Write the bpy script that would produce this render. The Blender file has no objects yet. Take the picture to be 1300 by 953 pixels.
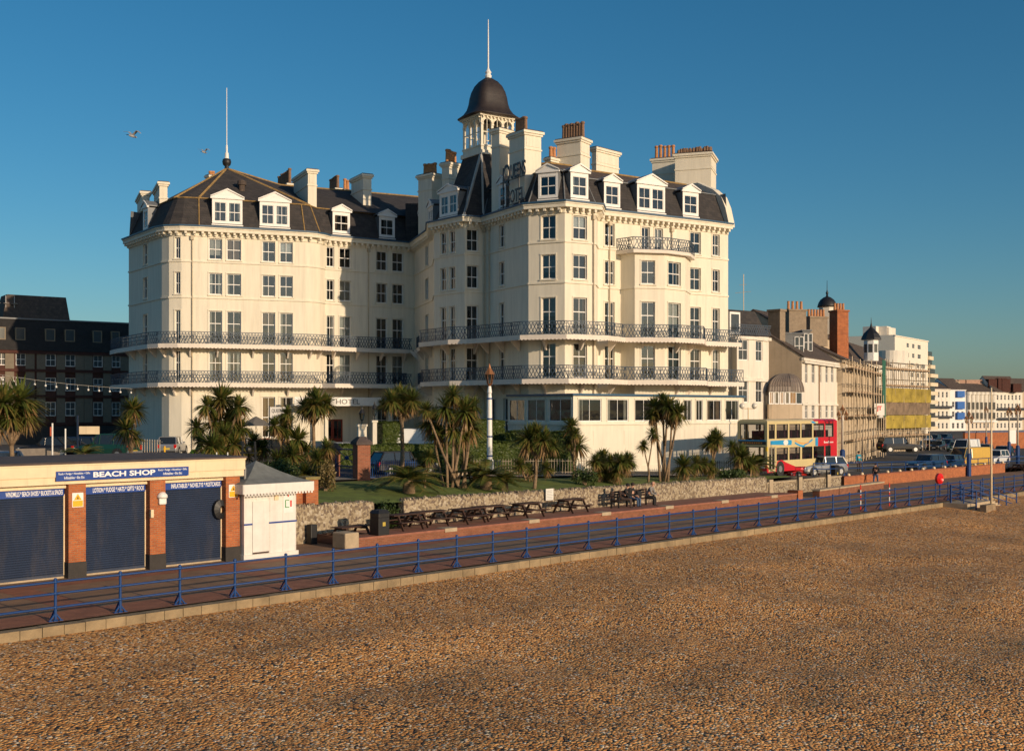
import bpy, math, random
from mathutils import Vector, Matrix
random.seed(7)
R = math.radians
SC = bpy.context.scene
COL = SC.collection
# ---------------------------------------------------------------- camera, world, sun
CAMZ, FP, HZ = 5.8, 1450.0, 521.0
cd = bpy.data.cameras.new('camera'); cam = bpy.data.objects.new('camera', cd); COL.objects.link(cam)
cam.location = (0, 0, CAMZ); cam.rotation_euler = (R(90), 0, 0)
cd.sensor_width = 36; cd.lens = 36 * FP / 1300; cd.shift_y = (HZ - 476.5) / 1300
cd.clip_start = 0.5; cd.clip_end = 6000
SC.camera = cam
SUN_EL = 13.0
sx, sy = 0.70, -0.714            # horizontal direction towards the sun
w = bpy.data.worlds.new('World'); SC.world = w; w.use_nodes = True
nt = w.node_tree
sky = nt.nodes.new('ShaderNodeTexSky'); sky.sky_type = 'NISHITA'; sky.sun_disc = False
sky.sun_elevation = R(SUN_EL); sky.sun_rotation = math.atan2(sx, sy)
sky.air_density = 1.0; sky.dust_density = 0.9; sky.ozone_density = 6.0; sky.altitude = 0
bg = nt.nodes['Background']; bg.inputs[1].default_value = 0.098
hs = nt.nodes.new('ShaderNodeHueSaturation'); hs.inputs['Saturation'].default_value = 1.12
tn = nt.nodes.new('ShaderNodeMix'); tn.data_type = 'RGBA'; tn.blend_type = 'MULTIPLY'; tn.inputs[0].default_value = 1; tn.inputs[7].default_value = (1.5, 1.28, .98, 1)
nt.links.new(sky.outputs[0], hs.inputs['Color']); nt.links.new(hs.outputs[0], tn.inputs[6]); nt.links.new(tn.outputs[2], bg.inputs[0])
sl = bpy.data.lights.new('sun', 'SUN'); so = bpy.data.objects.new('sun', sl); COL.objects.link(so)
sl.energy = 4.0; sl.angle = R(0.5); sl.color = (1.0, 0.77, 0.53)
sd = Vector((sx, sy, math.tan(R(SUN_EL)))).normalized()
so.rotation_euler = sd.to_track_quat('Z', 'Y').to_euler(); so.location = (40, -40, 60)
SC.view_settings.view_transform = 'Standard'; SC.view_settings.look = 'None'
SC.view_settings.exposure = 0.0; SC.view_settings.gamma = 1.0
SC.view_settings.use_curve_mapping = False

# ---------------------------------------------------------------- measuring helpers
def at(px, D): return ((px - 650) / FP * D, D)
def zt(py, D): return CAMZ + (HZ - py) / FP * D
def gp(px, py, z):
    D = (CAMZ - z) * FP / (py - HZ); return at(px, D)
AX, AY = -12.5, 31.4
DX, DY = 0.693, 0.721
NX, NY = -0.721, 0.693
def W(s, t): return (AX + s * DX + t * NX, AY + s * DY + t * NY)
def ST(x, y):
    dx, dy = x - AX, y - AY
    return dx * DX + dy * DY, dx * NX + dy * NY
def lerp_table(tb, v):
    if v <= tb[0][0]: return tb[0][1]
    for (a, b), (c, d) in zip(tb, tb[1:]):
        if v <= c: return b + (d - b) * (v - a) / (c - a)
    return tb[-1][1]
def zprom(s): return lerp_table([(95, 0), (200, -0.9), (330, -1.7)], s)
def zroad(s, t=19):
    z = lerp_table([(0, 2.3), (26, 1.9), (40, 1.6), (58, 1.03), (84, .4), (120, 0.1), (200, -.8), (330, -1.5)], s)
    if s < 70: z += max(0, min(t, 60) - 19) * 0.0125 * min(1, (70 - s) / 20)
    return z
def tf(s): return lerp_table([(26, 18.9), (56, 13.2), (58, 10.6)], s)
def ztop(s): return lerp_table([(10, 1.75), (54, 1.32), (57, 1.3), (60, .9), (66, .85), (90, .9)], s)
def zg(x, y):
    s, t = ST(x, y)
    if t < 10.3: return zprom(s)
    f = tf(s)
    if t >= f: return zroad(s, t)
    k = (t - 10.3) / (f - 10.3)
    a = ztop(s) - 0.14
    return a + (zroad(s, f) - a) * k

# ---------------------------------------------------------------- materials
MATS = {}
def new_mat(name):
    m = bpy.data.materials.new(name); m.use_nodes = True
    MATS[name] = m
    return m, m.node_tree, m.node_tree.nodes['Principled BSDF']
def M(name, col, rough=.8, var=.12, scale=3.0, bump=0.0, bscale=20.0, metal=0.0, spec=None, stretch=None, coat=0):
    if name in MATS: return MATS[name]
    m, t, b = new_mat(name)
    N, L = t.nodes.new, t.links.new
    b.inputs['Roughness'].default_value = rough; b.inputs['Metallic'].default_value = metal
    if spec is not None: b.inputs['Specular IOR Level'].default_value = spec
    if coat: b.inputs['Coat Weight'].default_value = coat * .5; b.inputs['Coat Roughness'].default_value = .05
    tc = N('ShaderNodeTexCoord'); src = tc.outputs['Object']
    if stretch:
        mp = N('ShaderNodeMapping'); mp.inputs['Scale'].default_value = stretch; L(src, mp.inputs[0]); src = mp.outputs[0]
    if var > 0:
        n = N('ShaderNodeTexNoise'); n.inputs['Scale'].default_value = scale; n.inputs['Detail'].default_value = 6
        n.inputs['Roughness'].default_value = .65
        L(src, n.inputs['Vector'])
        r = N('ShaderNodeValToRGB'); L(n.outputs['Fac'], r.inputs[0])
        r.color_ramp.elements[0].position = .32; r.color_ramp.elements[1].position = .68
        r.color_ramp.elements[0].color = [max(0, c * (1 - var)) for c in col] + [1]
        r.color_ramp.elements[1].color = [min(1, c * (1 + var)) for c in col] + [1]
        L(r.outputs[0], b.inputs['Base Color'])
    else: b.inputs['Base Color'].default_value = (*col, 1)
    if bump:
        n2 = N('ShaderNodeTexNoise'); n2.inputs['Scale'].default_value = bscale; n2.inputs['Detail'].default_value = 5
        L(src, n2.inputs['Vector'])
        bp = N('ShaderNodeBump'); bp.inputs['Strength'].default_value = bump; bp.inputs['Distance'].default_value = .05
        L(n2.outputs['Fac'], bp.inputs['Height']); L(bp.outputs[0], b.inputs['Normal'])
    return m
def brick_mat(name, c1, c2, mortar, ang=0.0, bw=.225, bh=.075, ms=.01, bump=.4):
    m, t, b = new_mat(name); N, L = t.nodes.new, t.links.new
    b.inputs['Roughness'].default_value = .9
    tc = N('ShaderNodeTexCoord'); g = N('ShaderNodeVectorRotate'); g.rotation_type = 'Z_AXIS'
    g.inputs['Angle'].default_value = -ang; L(tc.outputs['Object'], g.inputs['Vector'])
    sp = N('ShaderNodeSeparateXYZ'); L(g.outputs[0], sp.inputs[0])
    ad = N('ShaderNodeMath'); L(sp.outputs[0], ad.inputs[0]); L(sp.outputs[1], ad.inputs[1])
    cb = N('ShaderNodeCombineXYZ'); L(ad.outputs[0], cb.inputs[0]); L(sp.outputs[2], cb.inputs[1])
    br = N('ShaderNodeTexBrick'); L(cb.outputs[0], br.inputs['Vector'])
    br.inputs['Scale'].default_value = 1; br.inputs['Brick Width'].default_value = bw; br.inputs['Row Height'].default_value = bh
    br.inputs['Mortar Size'].default_value = ms; br.inputs['Mortar Smooth'].default_value = .2
    br.inputs['Color1'].default_value = (*c1, 1); br.inputs['Color2'].default_value = (*c2, 1); br.inputs['Mortar'].default_value = (*mortar, 1)
    n = N('ShaderNodeTexNoise'); n.inputs['Scale'].default_value = 2.5; n.inputs['Detail'].default_value = 5; L(tc.outputs['Object'], n.inputs['Vector'])
    mr = N('ShaderNodeMapRange'); mr.inputs[3].default_value = .6; mr.inputs[4].default_value = 1.35; L(n.outputs['Fac'], mr.inputs[0])
    mx = N('ShaderNodeMix'); mx.data_type = 'RGBA'; mx.blend_type = 'MULTIPLY'; mx.inputs[0].default_value = 1
    L(br.outputs['Color'], mx.inputs[6]); L(mr.outputs[0], mx.inputs[7]); L(mx.outputs[2], b.inputs['Base Color'])
    bp = N('ShaderNodeBump'); bp.inputs['Strength'].default_value = bump; bp.inputs['Distance'].default_value = .02; bp.invert = True
    L(br.outputs['Fac'], bp.inputs['Height']); L(bp.outputs[0], b.inputs['Normal'])
    return m
def voro_mat(name, cols, scale, rough=.85, bump=.6, dist=.05, big=.12, bigscale=.25):
    """cells of many stones: random colour per cell plus raised stones"""
    m, t, b = new_mat(name); N, L = t.nodes.new, t.links.new
    b.inputs['Roughness'].default_value = rough
    tc = N('ShaderNodeTexCoord'); v = N('ShaderNodeTexVoronoi'); v.inputs['Scale'].default_value = scale
    ds = N('ShaderNodeTexNoise'); ds.inputs['Scale'].default_value = scale * .7; L(tc.outputs['Object'], ds.inputs['Vector'])
    va = N('ShaderNodeVectorMath'); va.operation = 'MULTIPLY_ADD'; va.inputs[1].default_value = (.6 / scale,) * 3
    L(ds.outputs['Color'], va.inputs[0]); L(tc.outputs['Object'], va.inputs[2]); L(va.outputs[0], v.inputs['Vector'])
    sp = N('ShaderNodeSeparateColor'); L(v.outputs['Color'], sp.inputs[0])
    r = N('ShaderNodeValToRGB'); L(sp.outputs[0], r.inputs[0]); r.color_ramp.interpolation = 'CONSTANT'
    while len(r.color_ramp.elements) < len(cols): r.color_ramp.elements.new(.5)
    for i, (p, c) in enumerate(cols):
        r.color_ramp.elements[i].position = p; r.color_ramp.elements[i].color = (*c, 1)
    n = N('ShaderNodeTexNoise'); n.inputs['Scale'].default_value = bigscale; n.inputs['Detail'].default_value = 5; L(tc.outputs['Object'], n.inputs['Vector'])
    mr = N('ShaderNodeMapRange'); mr.inputs[1].default_value = .3; mr.inputs[2].default_value = .7
    mr.inputs[3].default_value = 1 - big; mr.inputs[4].default_value = 1 + big; L(n.outputs['Fac'], mr.inputs[0])
    mx = N('ShaderNodeMix'); mx.data_type = 'RGBA'; mx.blend_type = 'MULTIPLY'; mx.inputs[0].default_value = 1
    L(r.outputs[0], mx.inputs[6]); L(mr.outputs[0], mx.inputs[7]); L(mx.outputs[2], b.inputs['Base Color'])
    bp = N('ShaderNodeBump'); bp.inputs['Strength'].default_value = bump; bp.inputs['Distance'].default_value = dist; bp.invert = True
    L(v.outputs['Distance'], bp.inputs['Height']); L(bp.outputs[0], b.inputs['Normal'])
    return m
def glass_mat(name, tint=(.55, .6, .62), dark=.35, rough=.03):
    m, t, b = new_mat(name); N, L = t.nodes.new, t.links.new
    tr = N('ShaderNodeBsdfTransparent'); tr.inputs[0].default_value = (*tint, 1)
    gl = N('ShaderNodeBsdfGlossy'); gl.inputs['Roughness'].default_value = rough; gl.inputs[0].default_value = (.9, .92, .95, 1)
    fr = N('ShaderNodeFresnel'); fr.inputs[0].default_value = 1.9
    n = N('ShaderNodeTexNoise'); n.inputs['Scale'].default_value = 1.3; tc = N('ShaderNodeTexCoord'); L(tc.outputs['Object'], n.inputs['Vector'])
    bp = N('ShaderNodeBump'); bp.inputs['Strength'].default_value = .06; bp.inputs['Distance'].default_value = .1; L(n.outputs['Fac'], bp.inputs['Height'])
    L(bp.outputs[0], gl.inputs['Normal']); 
    mx = N('ShaderNodeMixShader'); L(fr.outputs[0], mx.inputs[0]); L(tr.outputs[0], mx.inputs[1]); L(gl.outputs[0], mx.inputs[2])
    L(mx.outputs[0], t.nodes['Material Output'].inputs[0])
    return m
def leaf_mat(name, col, col2, trans=.25, scale=2.0):
    m, t, b = new_mat(name); N, L = t.nodes.new, t.links.new
    tc = N('ShaderNodeTexCoord'); n = N('ShaderNodeTexNoise'); n.inputs['Scale'].default_value = scale; n.inputs['Detail'].default_value = 4
    L(tc.outputs['Object'], n.inputs['Vector'])
    r = N('ShaderNodeValToRGB'); L(n.outputs['Fac'], r.inputs[0])
    r.color_ramp.elements[0].position = .35; r.color_ramp.elements[1].position = .65
    r.color_ramp.elements[0].color = (*col, 1); r.color_ramp.elements[1].color = (*col2, 1)
    L(r.outputs[0], b.inputs['Base Color']); b.inputs['Roughness'].default_value = .5
    b.inputs['Specular IOR Level'].default_value = .35
    tl = N('ShaderNodeBsdfTranslucent'); L(r.outputs[0], tl.inputs[0])
    mx = N('ShaderNodeMixShader'); mx.inputs[0].default_value = trans
    L(b.outputs[0], mx.inputs[1]); L(tl.outputs[0], mx.inputs[2]); L(mx.outputs[0], t.nodes['Material Output'].inputs[0])
    return m

SANG = math.atan2(DY, DX)
stucco = M('cream_stucco', (.745, .685, .555), .75, .075, 1.3, .08, 12, stretch=(1.6, 1.6, .22))
stucco_tan = M('tan_render', (.5, .39, .27), .85, .1, .8, .1, 20)
white_wall = M('white_render', (.74, .68, .58), .8, .08, .7, .05, 20, stretch=(1, 1, .4))
white_p = M('white_paint', (.78, .76, .72), .5, .05, 4)
def streaks(m, amt=.16, sc=(3.2, 3.2, .13)):
    """rain streaks and grime with a shape of their own on a painted wall"""
    t = m.node_tree; N, L = t.nodes.new, t.links.new; b = t.nodes['Principled BSDF']; src = b.inputs['Base Color'].links[0].from_socket
    tc = N('ShaderNodeTexCoord'); mp = N('ShaderNodeMapping'); mp.inputs['Scale'].default_value = sc; L(tc.outputs['Object'], mp.inputs[0])
    n = N('ShaderNodeTexNoise'); n.inputs['Scale'].default_value = 1; n.inputs['Detail'].default_value = 7; n.inputs['Roughness'].default_value = .7; L(mp.outputs[0], n.inputs['Vector'])
    r = N('ShaderNodeMapRange'); r.inputs[1].default_value = .5; r.inputs[2].default_value = .74; r.inputs[3].default_value = 0; r.inputs[4].default_value = amt; L(n.outputs['Fac'], r.inputs[0])
    mx = N('ShaderNodeMix'); mx.data_type = 'RGBA'; L(r.outputs[0], mx.inputs[0]); L(src, mx.inputs[6]); mx.inputs[7].default_value = (.2, .15, .09, 1); L(mx.outputs[2], b.inputs['Base Color'])
streaks(stucco); streaks(white_wall, .3); streaks(stucco_tan, .3)
slate = brick_mat('slate', (.035, .032, .033), (.055, .048, .046), (.016, .015, .015), R(33), .35, .22, .008, .5)
slate_b = brick_mat('slate_brown', (.075, .055, .045), (.11, .08, .062), (.03, .025, .02), R(20), .35, .22, .008, .5)
lichen = M('lichen_ridge', (.3, .19, .07), .95, .35, 4, .3, 20)
lead = M('lead_sheet', (.16, .17, .18), .5, .15, 2)
gutter_blue = M('blue_gutter', (.03, .09, .16), .5, .1, 3)
iron_blue = M('blue_grey_ironwork', (.03, .055, .09), .55, .1, 5)
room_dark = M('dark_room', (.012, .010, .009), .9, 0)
curtain_m = M('curtain_cloth', (.62, .57, .5), .9, .15, 6)
curtain_b = M('brown_curtain', (.28, .18, .12), .9, .2, 6); curtain_c = M('white_net_curtain', (.72, .7, .66), .9, .15, 8)
terracotta = M('terracotta_pot', (.48, .22, .09), .85, .2, 6)
dark_pot = M('sooty_pot', (.22, .13, .08), .9, .2, 6)
glass = glass_mat('window_glass')
glass_d = M('dark_glazing', (.02, .022, .026), .06, 0, spec=.9)
red_brick = brick_mat('orange_brick', (.47, .13, .035), (.33, .085, .028), (.32, .18, .1), SANG)
dull_brick = brick_mat('dull_brick', (.27, .09, .04), (.2, .065, .03), (.24, .14, .09), SANG)
brown_brick = brick_mat('brown_brick', (.1, .028, .018), (.07, .022, .015), (.07, .04, .03), R(8))  # brick colour lowered to deepen the shade on the left hotel
slate_c = brick_mat('shade_dark_slate', (.022, .02, .02), (.03, .027, .026), (.01, .01, .01), R(8), .35, .22, .008, .4)  # darker slate copy, shade of the left hotel put into the colour
flint = voro_mat('flint_wall', [(0, (.22, .165, .105)), (.25, (.33, .26, .17)), (.5, (.16, .12, .09)), (.68, (.38, .31, .21)), (.9, (.45, .38, .28))], 9, .9, .7, .05)
shingle = voro_mat('shingle', [(0, (.64, .28, .07)), (.18, (.4, .175, .045)), (.36, (.8, .41, .13)), (.54, (.5, .21, .055)), (.7, (.05, .035, .025)), (.81, (.74, .43, .18)), (.95, (.8, .66, .46))], 14, .8, 1.0, .06, .22, .22)
prom_m = M('promenade_asphalt', (.27, .16, .09), .85, .24, .9, .15, 40)
prom_red = M('red_paving', (.3, .12, .065), .85, .25, 2, .15, 30)
concrete = M('concrete', (.42, .33, .22), .9, .15, 2.5, .25, 18)
asphalt = M('road_asphalt', (.06, .055, .05), .9, .15, .8, .1, 40)
pavement_m = M('pavement_slabs', (.28, .23, .18), .9, .12, 1)
grass_m = M('lawn_grass', (.13, .17, .024), .95, .35, 1.5, .2, 60)
blue_rail = M('blue_paint', (.003, .045, .18), .55, .15, 6)
sign_blue = M('sign_blue', (.008, .05, .27), .4, .03, 3)
shutter_m = M('navy_shutter', (.018, .031, .066), .6, .12, 1.2)
cream_p = M('cream_paint', (.78, .62, .4), .65, .07, 1.5); streaks(cream_p, .25); streaks(shutter_m, .18, (2, 2, .4))
timber_white = M('white_boards', (.72, .69, .64), .6, .06, 3); streaks(timber_white, .2)
roof_felt = M('grey_felt', (.17, .18, .17), .9, .2, 3, .3, 40)
roof_dark = M('dark_felt', (.085, .065, .06), .9, .25, 1.2, .2, 30)
black_p = M('black_paint', (.015, .015, .016), .5, .1, 5)
dark_wood = M('dark_stained_wood', (.055, .024, .014), .7, .3, 5, stretch=(1, 1, 8))
steel = M('galvanised_steel', (.27, .22, .16), .5, .1, 5, metal=.6)
bark = M('palm_bark', (.25, .17, .1), .95, .3, 6, .6, 30, stretch=(1, 1, 3))
rubber = M('tyre_rubber', (.02, .02, .02), .8, .1, 5)
rim_m = M('wheel_rim', (.45, .45, .45), .35, .1, 5, metal=.7)
palm_g = leaf_mat('sword_leaf', (.085, .115, .024), (.15, .175, .036), .35)
palm_o = leaf_mat('sword_leaf_ochre', (.15, .135, .03), (.28, .21, .06), .35)
palm_dead = leaf_mat('dead_leaf', (.23, .14, .06), (.32, .2, .09), .2)
frond_g = leaf_mat('frond_leaf', (.06, .09, .02), (.12, .14, .03), .3)
hedge_m = leaf_mat('hedge_leaf', (.05, .08, .014), (.09, .12, .022), .25, 3)
bush_m = leaf_mat('shrub_leaf', (.03, .06, .015), (.07, .1, .025), .25, 2)
fawn_bush = leaf_mat('fawn_shrub_leaf', (.14, .11, .04), (.24, .17, .07), .25, 2)

# ---------------------------------------------------------------- mesh helpers
ORG = {}
class Fr:
    """frame on a wall: u along it, w outwards, z up"""
    def __init__(s, p0, p1, z=0):
        s.o = Vector((p0[0], p0[1], z)); d = Vector((p1[0] - p0[0], p1[1] - p0[1], 0)); s.L = d.length
        s.u = d.normalized(); s.n = Vector((s.u.y, -s.u.x, 0))
    def P(s, u, w, z): return s.o + s.u * u + s.n * w + Vector((0, 0, z))
    def upx(s, px):
        k = (px - 650) / FP
        return (k * s.o.y - s.o.x) / (s.u.x - k * s.u.y)
def frame_at(x, y, z=0, ang=0):
    f = Fr((x, y), (x + math.cos(ang), y + math.sin(ang)), z); return f
WORLD = Fr((0, 0), (1, 0)); WORLD.n = Vector((0, 1, 0))
class MB:
    def __init__(s): s.v = []; s.f = []; s.m = []
    def poly(s, pts, mi=0):
        b = len(s.v); s.v += [tuple(p) for p in pts]; s.f.append(tuple(range(b, b + len(pts)))); s.m.append(mi)
    def hexa(s, c, mi=0):
        b = len(s.v); s.v += [tuple(p) for p in c]
        for q in ((0, 3, 2, 1), (4, 5, 6, 7), (0, 1, 5, 4), (1, 2, 6, 5), (2, 3, 7, 6), (3, 0, 4, 7)):
            s.f.append(tuple(b + i for i in q)); s.m.append(mi)
    def box(s, F, u0, u1, w0, w1, z0, z1, mi=0):
        P = F.P
        s.hexa([P(u0, w0, z0), P(u1, w0, z0), P(u1, w1, z0), P(u0, w1, z0), P(u0, w0, z1), P(u1, w0, z1), P(u1, w1, z1), P(u0, w1, z1)], mi)
    def beam(s, p0, p1, r, mi=0, r2=None):
        s.tube(p0, p1, r * 1.2, r2 and r2 * 1.2, 4, mi)
    def tube(s, p0, p1, r0, r1=None, n=8, mi=0, cap=True):
        p0, p1 = Vector(p0), Vector(p1); r1 = r0 if r1 is None else r1
        d = (p1 - p0)
        if d.length < 1e-6: return
        d.normalize(); a = d.cross(Vector((0, 0, 1)))
        if a.length < .01: a = Vector((1, 0, 0))
        a.normalize(); c = d.cross(a); b = len(s.v)
        for i in range(n):
            t = 2 * math.pi * (i + .5) / n; o = a * math.cos(t) + c * math.sin(t)
            s.v.append(tuple(p0 + o * r0)); s.v.append(tuple(p1 + o * r1))
        for i in range(n):
            j = (i + 1) % n; s.f.append((b + 2 * i, b + 2 * j, b + 2 * j + 1, b + 2 * i + 1)); s.m.append(mi)
        if cap:
            s.f.append(tuple(b + 2 * i for i in range(n))[::-1]); s.m.append(mi)
            s.f.append(tuple(b + 2 * i + 1 for i in range(n))); s.m.append(mi)
    def path(s, pts, rs, n=7, mi=0):
        for i in range(len(pts) - 1):
            s.tube(pts[i], pts[i + 1], rs[i], rs[i + 1], n, mi)
    def lathe(s, c, prof, n=16, mi=0, sq=False, ang=0):
        cx, cy, cz = c; b = len(s.v)
        for r, z in prof:
            for i in range(n):
                t = 2 * math.pi * i / n + ang; s.v.append((cx + r * math.cos(t), cy + r * math.sin(t), cz + z))
        for k in range(len(prof) - 1):
            for i in range(n):
                j = (i + 1) % n; q = b + k * n
                s.f.append((q + i, q + j, q + n + j, q + n + i)); s.m.append(mi)
        s.f.append(tuple(b + i for i in range(n))[::-1]); s.m.append(mi)
        q = b + (len(prof) - 1) * n; s.f.append(tuple(q + i for i in range(n))); s.m.append(mi)
    def prism(s, pts, z0, z1, mi=0, mtop=None):
        n = len(pts)
        z0f = z0 if callable(z0) else (lambda p: z0)
        for i in range(n):
            a, c = pts[i], pts[(i + 1) % n]
            s.poly([(a[0], a[1], z0f(a)), (c[0], c[1], z0f(c)), (c[0], c[1], z1), (a[0], a[1], z1)], mi)
        s.poly([(p[0], p[1], z1) for p in pts], mi if mtop is None else mtop)
        s.poly([(p[0], p[1], z0f(p)) for p in pts][::-1], mi)
    def ball(s, c, r, n=8, mi=0, sz=1):
        prof = [(r * math.sin(math.pi * k / n) + 1e-4, -r * sz * math.cos(math.pi * k / n)) for k in range(n + 1)]
        s.lathe(c, prof, max(6, n + 2), mi)
    def build(s, name, mats, parent=None, org=None, smooth=False, bevel=0):
        if parent is not None and org is None: org = ORG.get(parent.name, Vector((0, 0, 0)))
        org = Vector(org) if org is not None else Vector((0, 0, 0))
        me = bpy.data.meshes.new(name)
        me.from_pydata([(v[0] - org.x, v[1] - org.y, v[2] - org.z) for v in s.v], [], s.f)
        if not isinstance(mats, (list, tuple)): mats = [mats]
        for m in mats: me.materials.append(m)
        if len(mats) > 1: me.polygons.foreach_set('material_index', s.m)
        if smooth: me.polygons.foreach_set('use_smooth', [True] * len(s.f))
        me.update()
        ob = bpy.data.objects.new(name, me); COL.objects.link(ob)
        if parent is not None: ob.parent = parent
        else: ob.location = org
        ORG[ob.name] = org
        if bevel:
            bm = ob.modifiers.new('bevel', 'BEVEL'); bm.width = bevel; bm.segments = 2; bm.limit_method = 'ANGLE'; bm.angle_limit = R(40)
        return ob
def thing(name, label, cat, loc=(0, 0, 0), group=None, rotz=0):
    o = bpy.data.objects.new(name, None); COL.objects.link(o); o.location = loc; o.rotation_euler.z = rotz
    o.empty_display_size = .3
    ORG[o.name] = Vector(loc)
    return tag(o, label, cat, group)
def tag(o, label, cat, group=None, kind=None):
    o['label'] = label; o['category'] = cat
    if group: o['group'] = group
    if kind: o['kind'] = kind
    return o
def struct(o, kind='structure'):
    o['kind'] = kind; return o
def copy_tree(o, parent=None):
    c = o.copy(); COL.objects.link(c); c.parent = parent
    for ch in o.children: copy_tree(ch, c)
    return c
def clone(o, loc, rotz, label, group=None, scale=None):
    c = copy_tree(o); c.location = loc; c.rotation_euler.z = rotz; c['label'] = label
    if group: c['group'] = group
    if scale: c.scale = (scale,) * 3
    return c
def lettering(s, F, u0, u1, z0, z1, w, mat, parent, name='lettering', depth=.01, bold=.0, spacing=1.0, free=None):
    cu = bpy.data.curves.new('t', 'FONT'); cu.body = s; cu.extrude = .5; cu.offset = bold; cu.space_character = spacing; cu.resolution_u = 3
    to = bpy.data.objects.new('t', cu); COL.objects.link(to)
    bpy.context.view_layer.update()
    dg = bpy.context.evaluated_depsgraph_get(); me = bpy.data.meshes.new_from_object(to.evaluated_get(dg))
    bpy.data.objects.remove(to); bpy.data.curves.remove(cu)
    xs = [v.co.x for v in me.vertices]; ys = [v.co.y for v in me.vertices]
    x0, x1, y0, y1 = min(xs), max(xs), min(ys), max(ys)
    org = ORG.get(parent.name, Vector()) if parent else Vector()
    for v in me.vertices:
        u = u0 + (v.co.x - x0) / (x1 - x0) * (u1 - u0); z = z0 + (v.co.y - y0) / (y1 - y0) * (z1 - z0)
        ww = w + (depth if v.co.z > 0 else 0)
        v.co = F.P(u, ww, z) - org
    me.materials.clear(); me.materials.append(mat); me.name = name
    ob = bpy.data.objects.new(name, me); COL.objects.link(ob); ob.parent = parent; ORG[ob.name] = org
    return ob
def offs(pts, d):
    """offset an open plan polyline outwards (camera side) by d"""
    out = []
    n = len(pts)
    for i in range(n):
        def nrm(a, b):
            dx, dy = b[0] - a[0], b[1] - a[1]; l = math.hypot(dx, dy) or 1; return dy / l, -dx / l
        if i == 0: nx, ny = nrm(pts[0], pts[1]); k = 1
        elif i == n - 1: nx, ny = nrm(pts[-2], pts[-1]); k = 1
        else:
            a = nrm(pts[i - 1], pts[i]); b = nrm(pts[i], pts[i + 1]); nx, ny = a[0] + b[0], a[1] + b[1]
            l = math.hypot(nx, ny) or 1; nx /= l; ny /= l; k = min(2.0, 1 / max(.35, nx * a[0] + ny * a[1]))
        out.append((pts[i][0] + nx * d * k, pts[i][1] + ny * d * k))
    return out
def ribbon(mb, inner, outer, z0, z1, mi=0, zo0=None, zo1=None):
    """solid band between two polylines"""
    zo0 = z0 if zo0 is None else zo0; zo1 = z1 if zo1 is None else zo1
    n = len(inner)
    for i in range(n - 1):
        a, b, c, d = inner[i], inner[i + 1], outer[i + 1], outer[i]
        mb.poly([(*a, z1), (*d, zo1), (*c, zo1), (*b, z1)], mi)
        mb.poly([(*a, z0), (*b, z0), (*c, zo0), (*d, zo0)], mi)
        mb.poly([(*d, zo0), (*c, zo0), (*c, zo1), (*d, zo1)], mi)
    for i in (0, n - 1):
        mb.poly([(*inner[i], z0), (*outer[i], zo0), (*outer[i], zo1), (*inner[i], z1)], mi)
def wallgrid(mb, F, z0, z1, wins, mi=0, rev=.2, room=1, L=None, u0=0.0):
    L = L or F.L
    us = sorted({u0, L} | {round(a, 4) for w_ in wins for a in w_[:2]}); zs = sorted({z0, z1} | {round(a, 4) for w_ in wins for a in w_[2:4]})
    us = [u for u in us if u0 - 1e-4 <= u <= L + 1e-4]; zs = [z for z in zs if z0 - 1e-4 <= z <= z1 + 1e-4]
    for i in range(len(us) - 1):
        for k in range(len(zs) - 1):
            uc, zc = (us[i] + us[i + 1]) / 2, (zs[k] + zs[k + 1]) / 2
            if any(w_[0] < uc < w_[1] and w_[2] < zc < w_[3] for w_ in wins): continue
            mb.poly([F.P(us[i], 0, zs[k]), F.P(us[i + 1], 0, zs[k]), F.P(us[i + 1], 0, zs[k + 1]), F.P(us[i], 0, zs[k + 1])], mi)
    for w_ in wins:
        a, b, c, d = w_[:4]; P = F.P
        mb.poly([P(a, 0, c), P(a, 0, d), P(a, -rev, d), P(a, -rev, c)], mi); mb.poly([P(b, 0, c), P(b, -rev, c), P(b, -rev, d), P(b, 0, d)], mi)
        mb.poly([P(a, 0, d), P(b, 0, d), P(b, -rev, d), P(a, -rev, d)], mi); mb.poly([P(a, 0, c), P(a, -rev, c), P(b, -rev, c), P(b, 0, c)], mi)
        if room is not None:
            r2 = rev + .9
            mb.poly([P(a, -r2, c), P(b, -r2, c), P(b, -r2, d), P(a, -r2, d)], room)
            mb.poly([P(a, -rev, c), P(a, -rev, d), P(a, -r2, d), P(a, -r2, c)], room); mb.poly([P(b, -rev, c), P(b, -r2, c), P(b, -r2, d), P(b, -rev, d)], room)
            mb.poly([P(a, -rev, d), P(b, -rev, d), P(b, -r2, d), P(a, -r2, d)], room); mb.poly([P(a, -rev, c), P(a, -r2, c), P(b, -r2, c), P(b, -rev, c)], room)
def trim(mb, F, w_, t=.1, pr=.05, sill=True, mi=0):
    a, b, c, d = w_[:4]
    mb.box(F, a - t, a, 0.004, pr, c, d, mi); mb.box(F, b, b + t, 0.004, pr, c, d, mi); mb.box(F, a - t, b + t, 0.004, pr + .02, d, d + t, mi)
    if sill: mb.box(F, a - t - .03, b + t + .03, 0.004, pr + .06, c - .1, c, mi)
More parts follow.
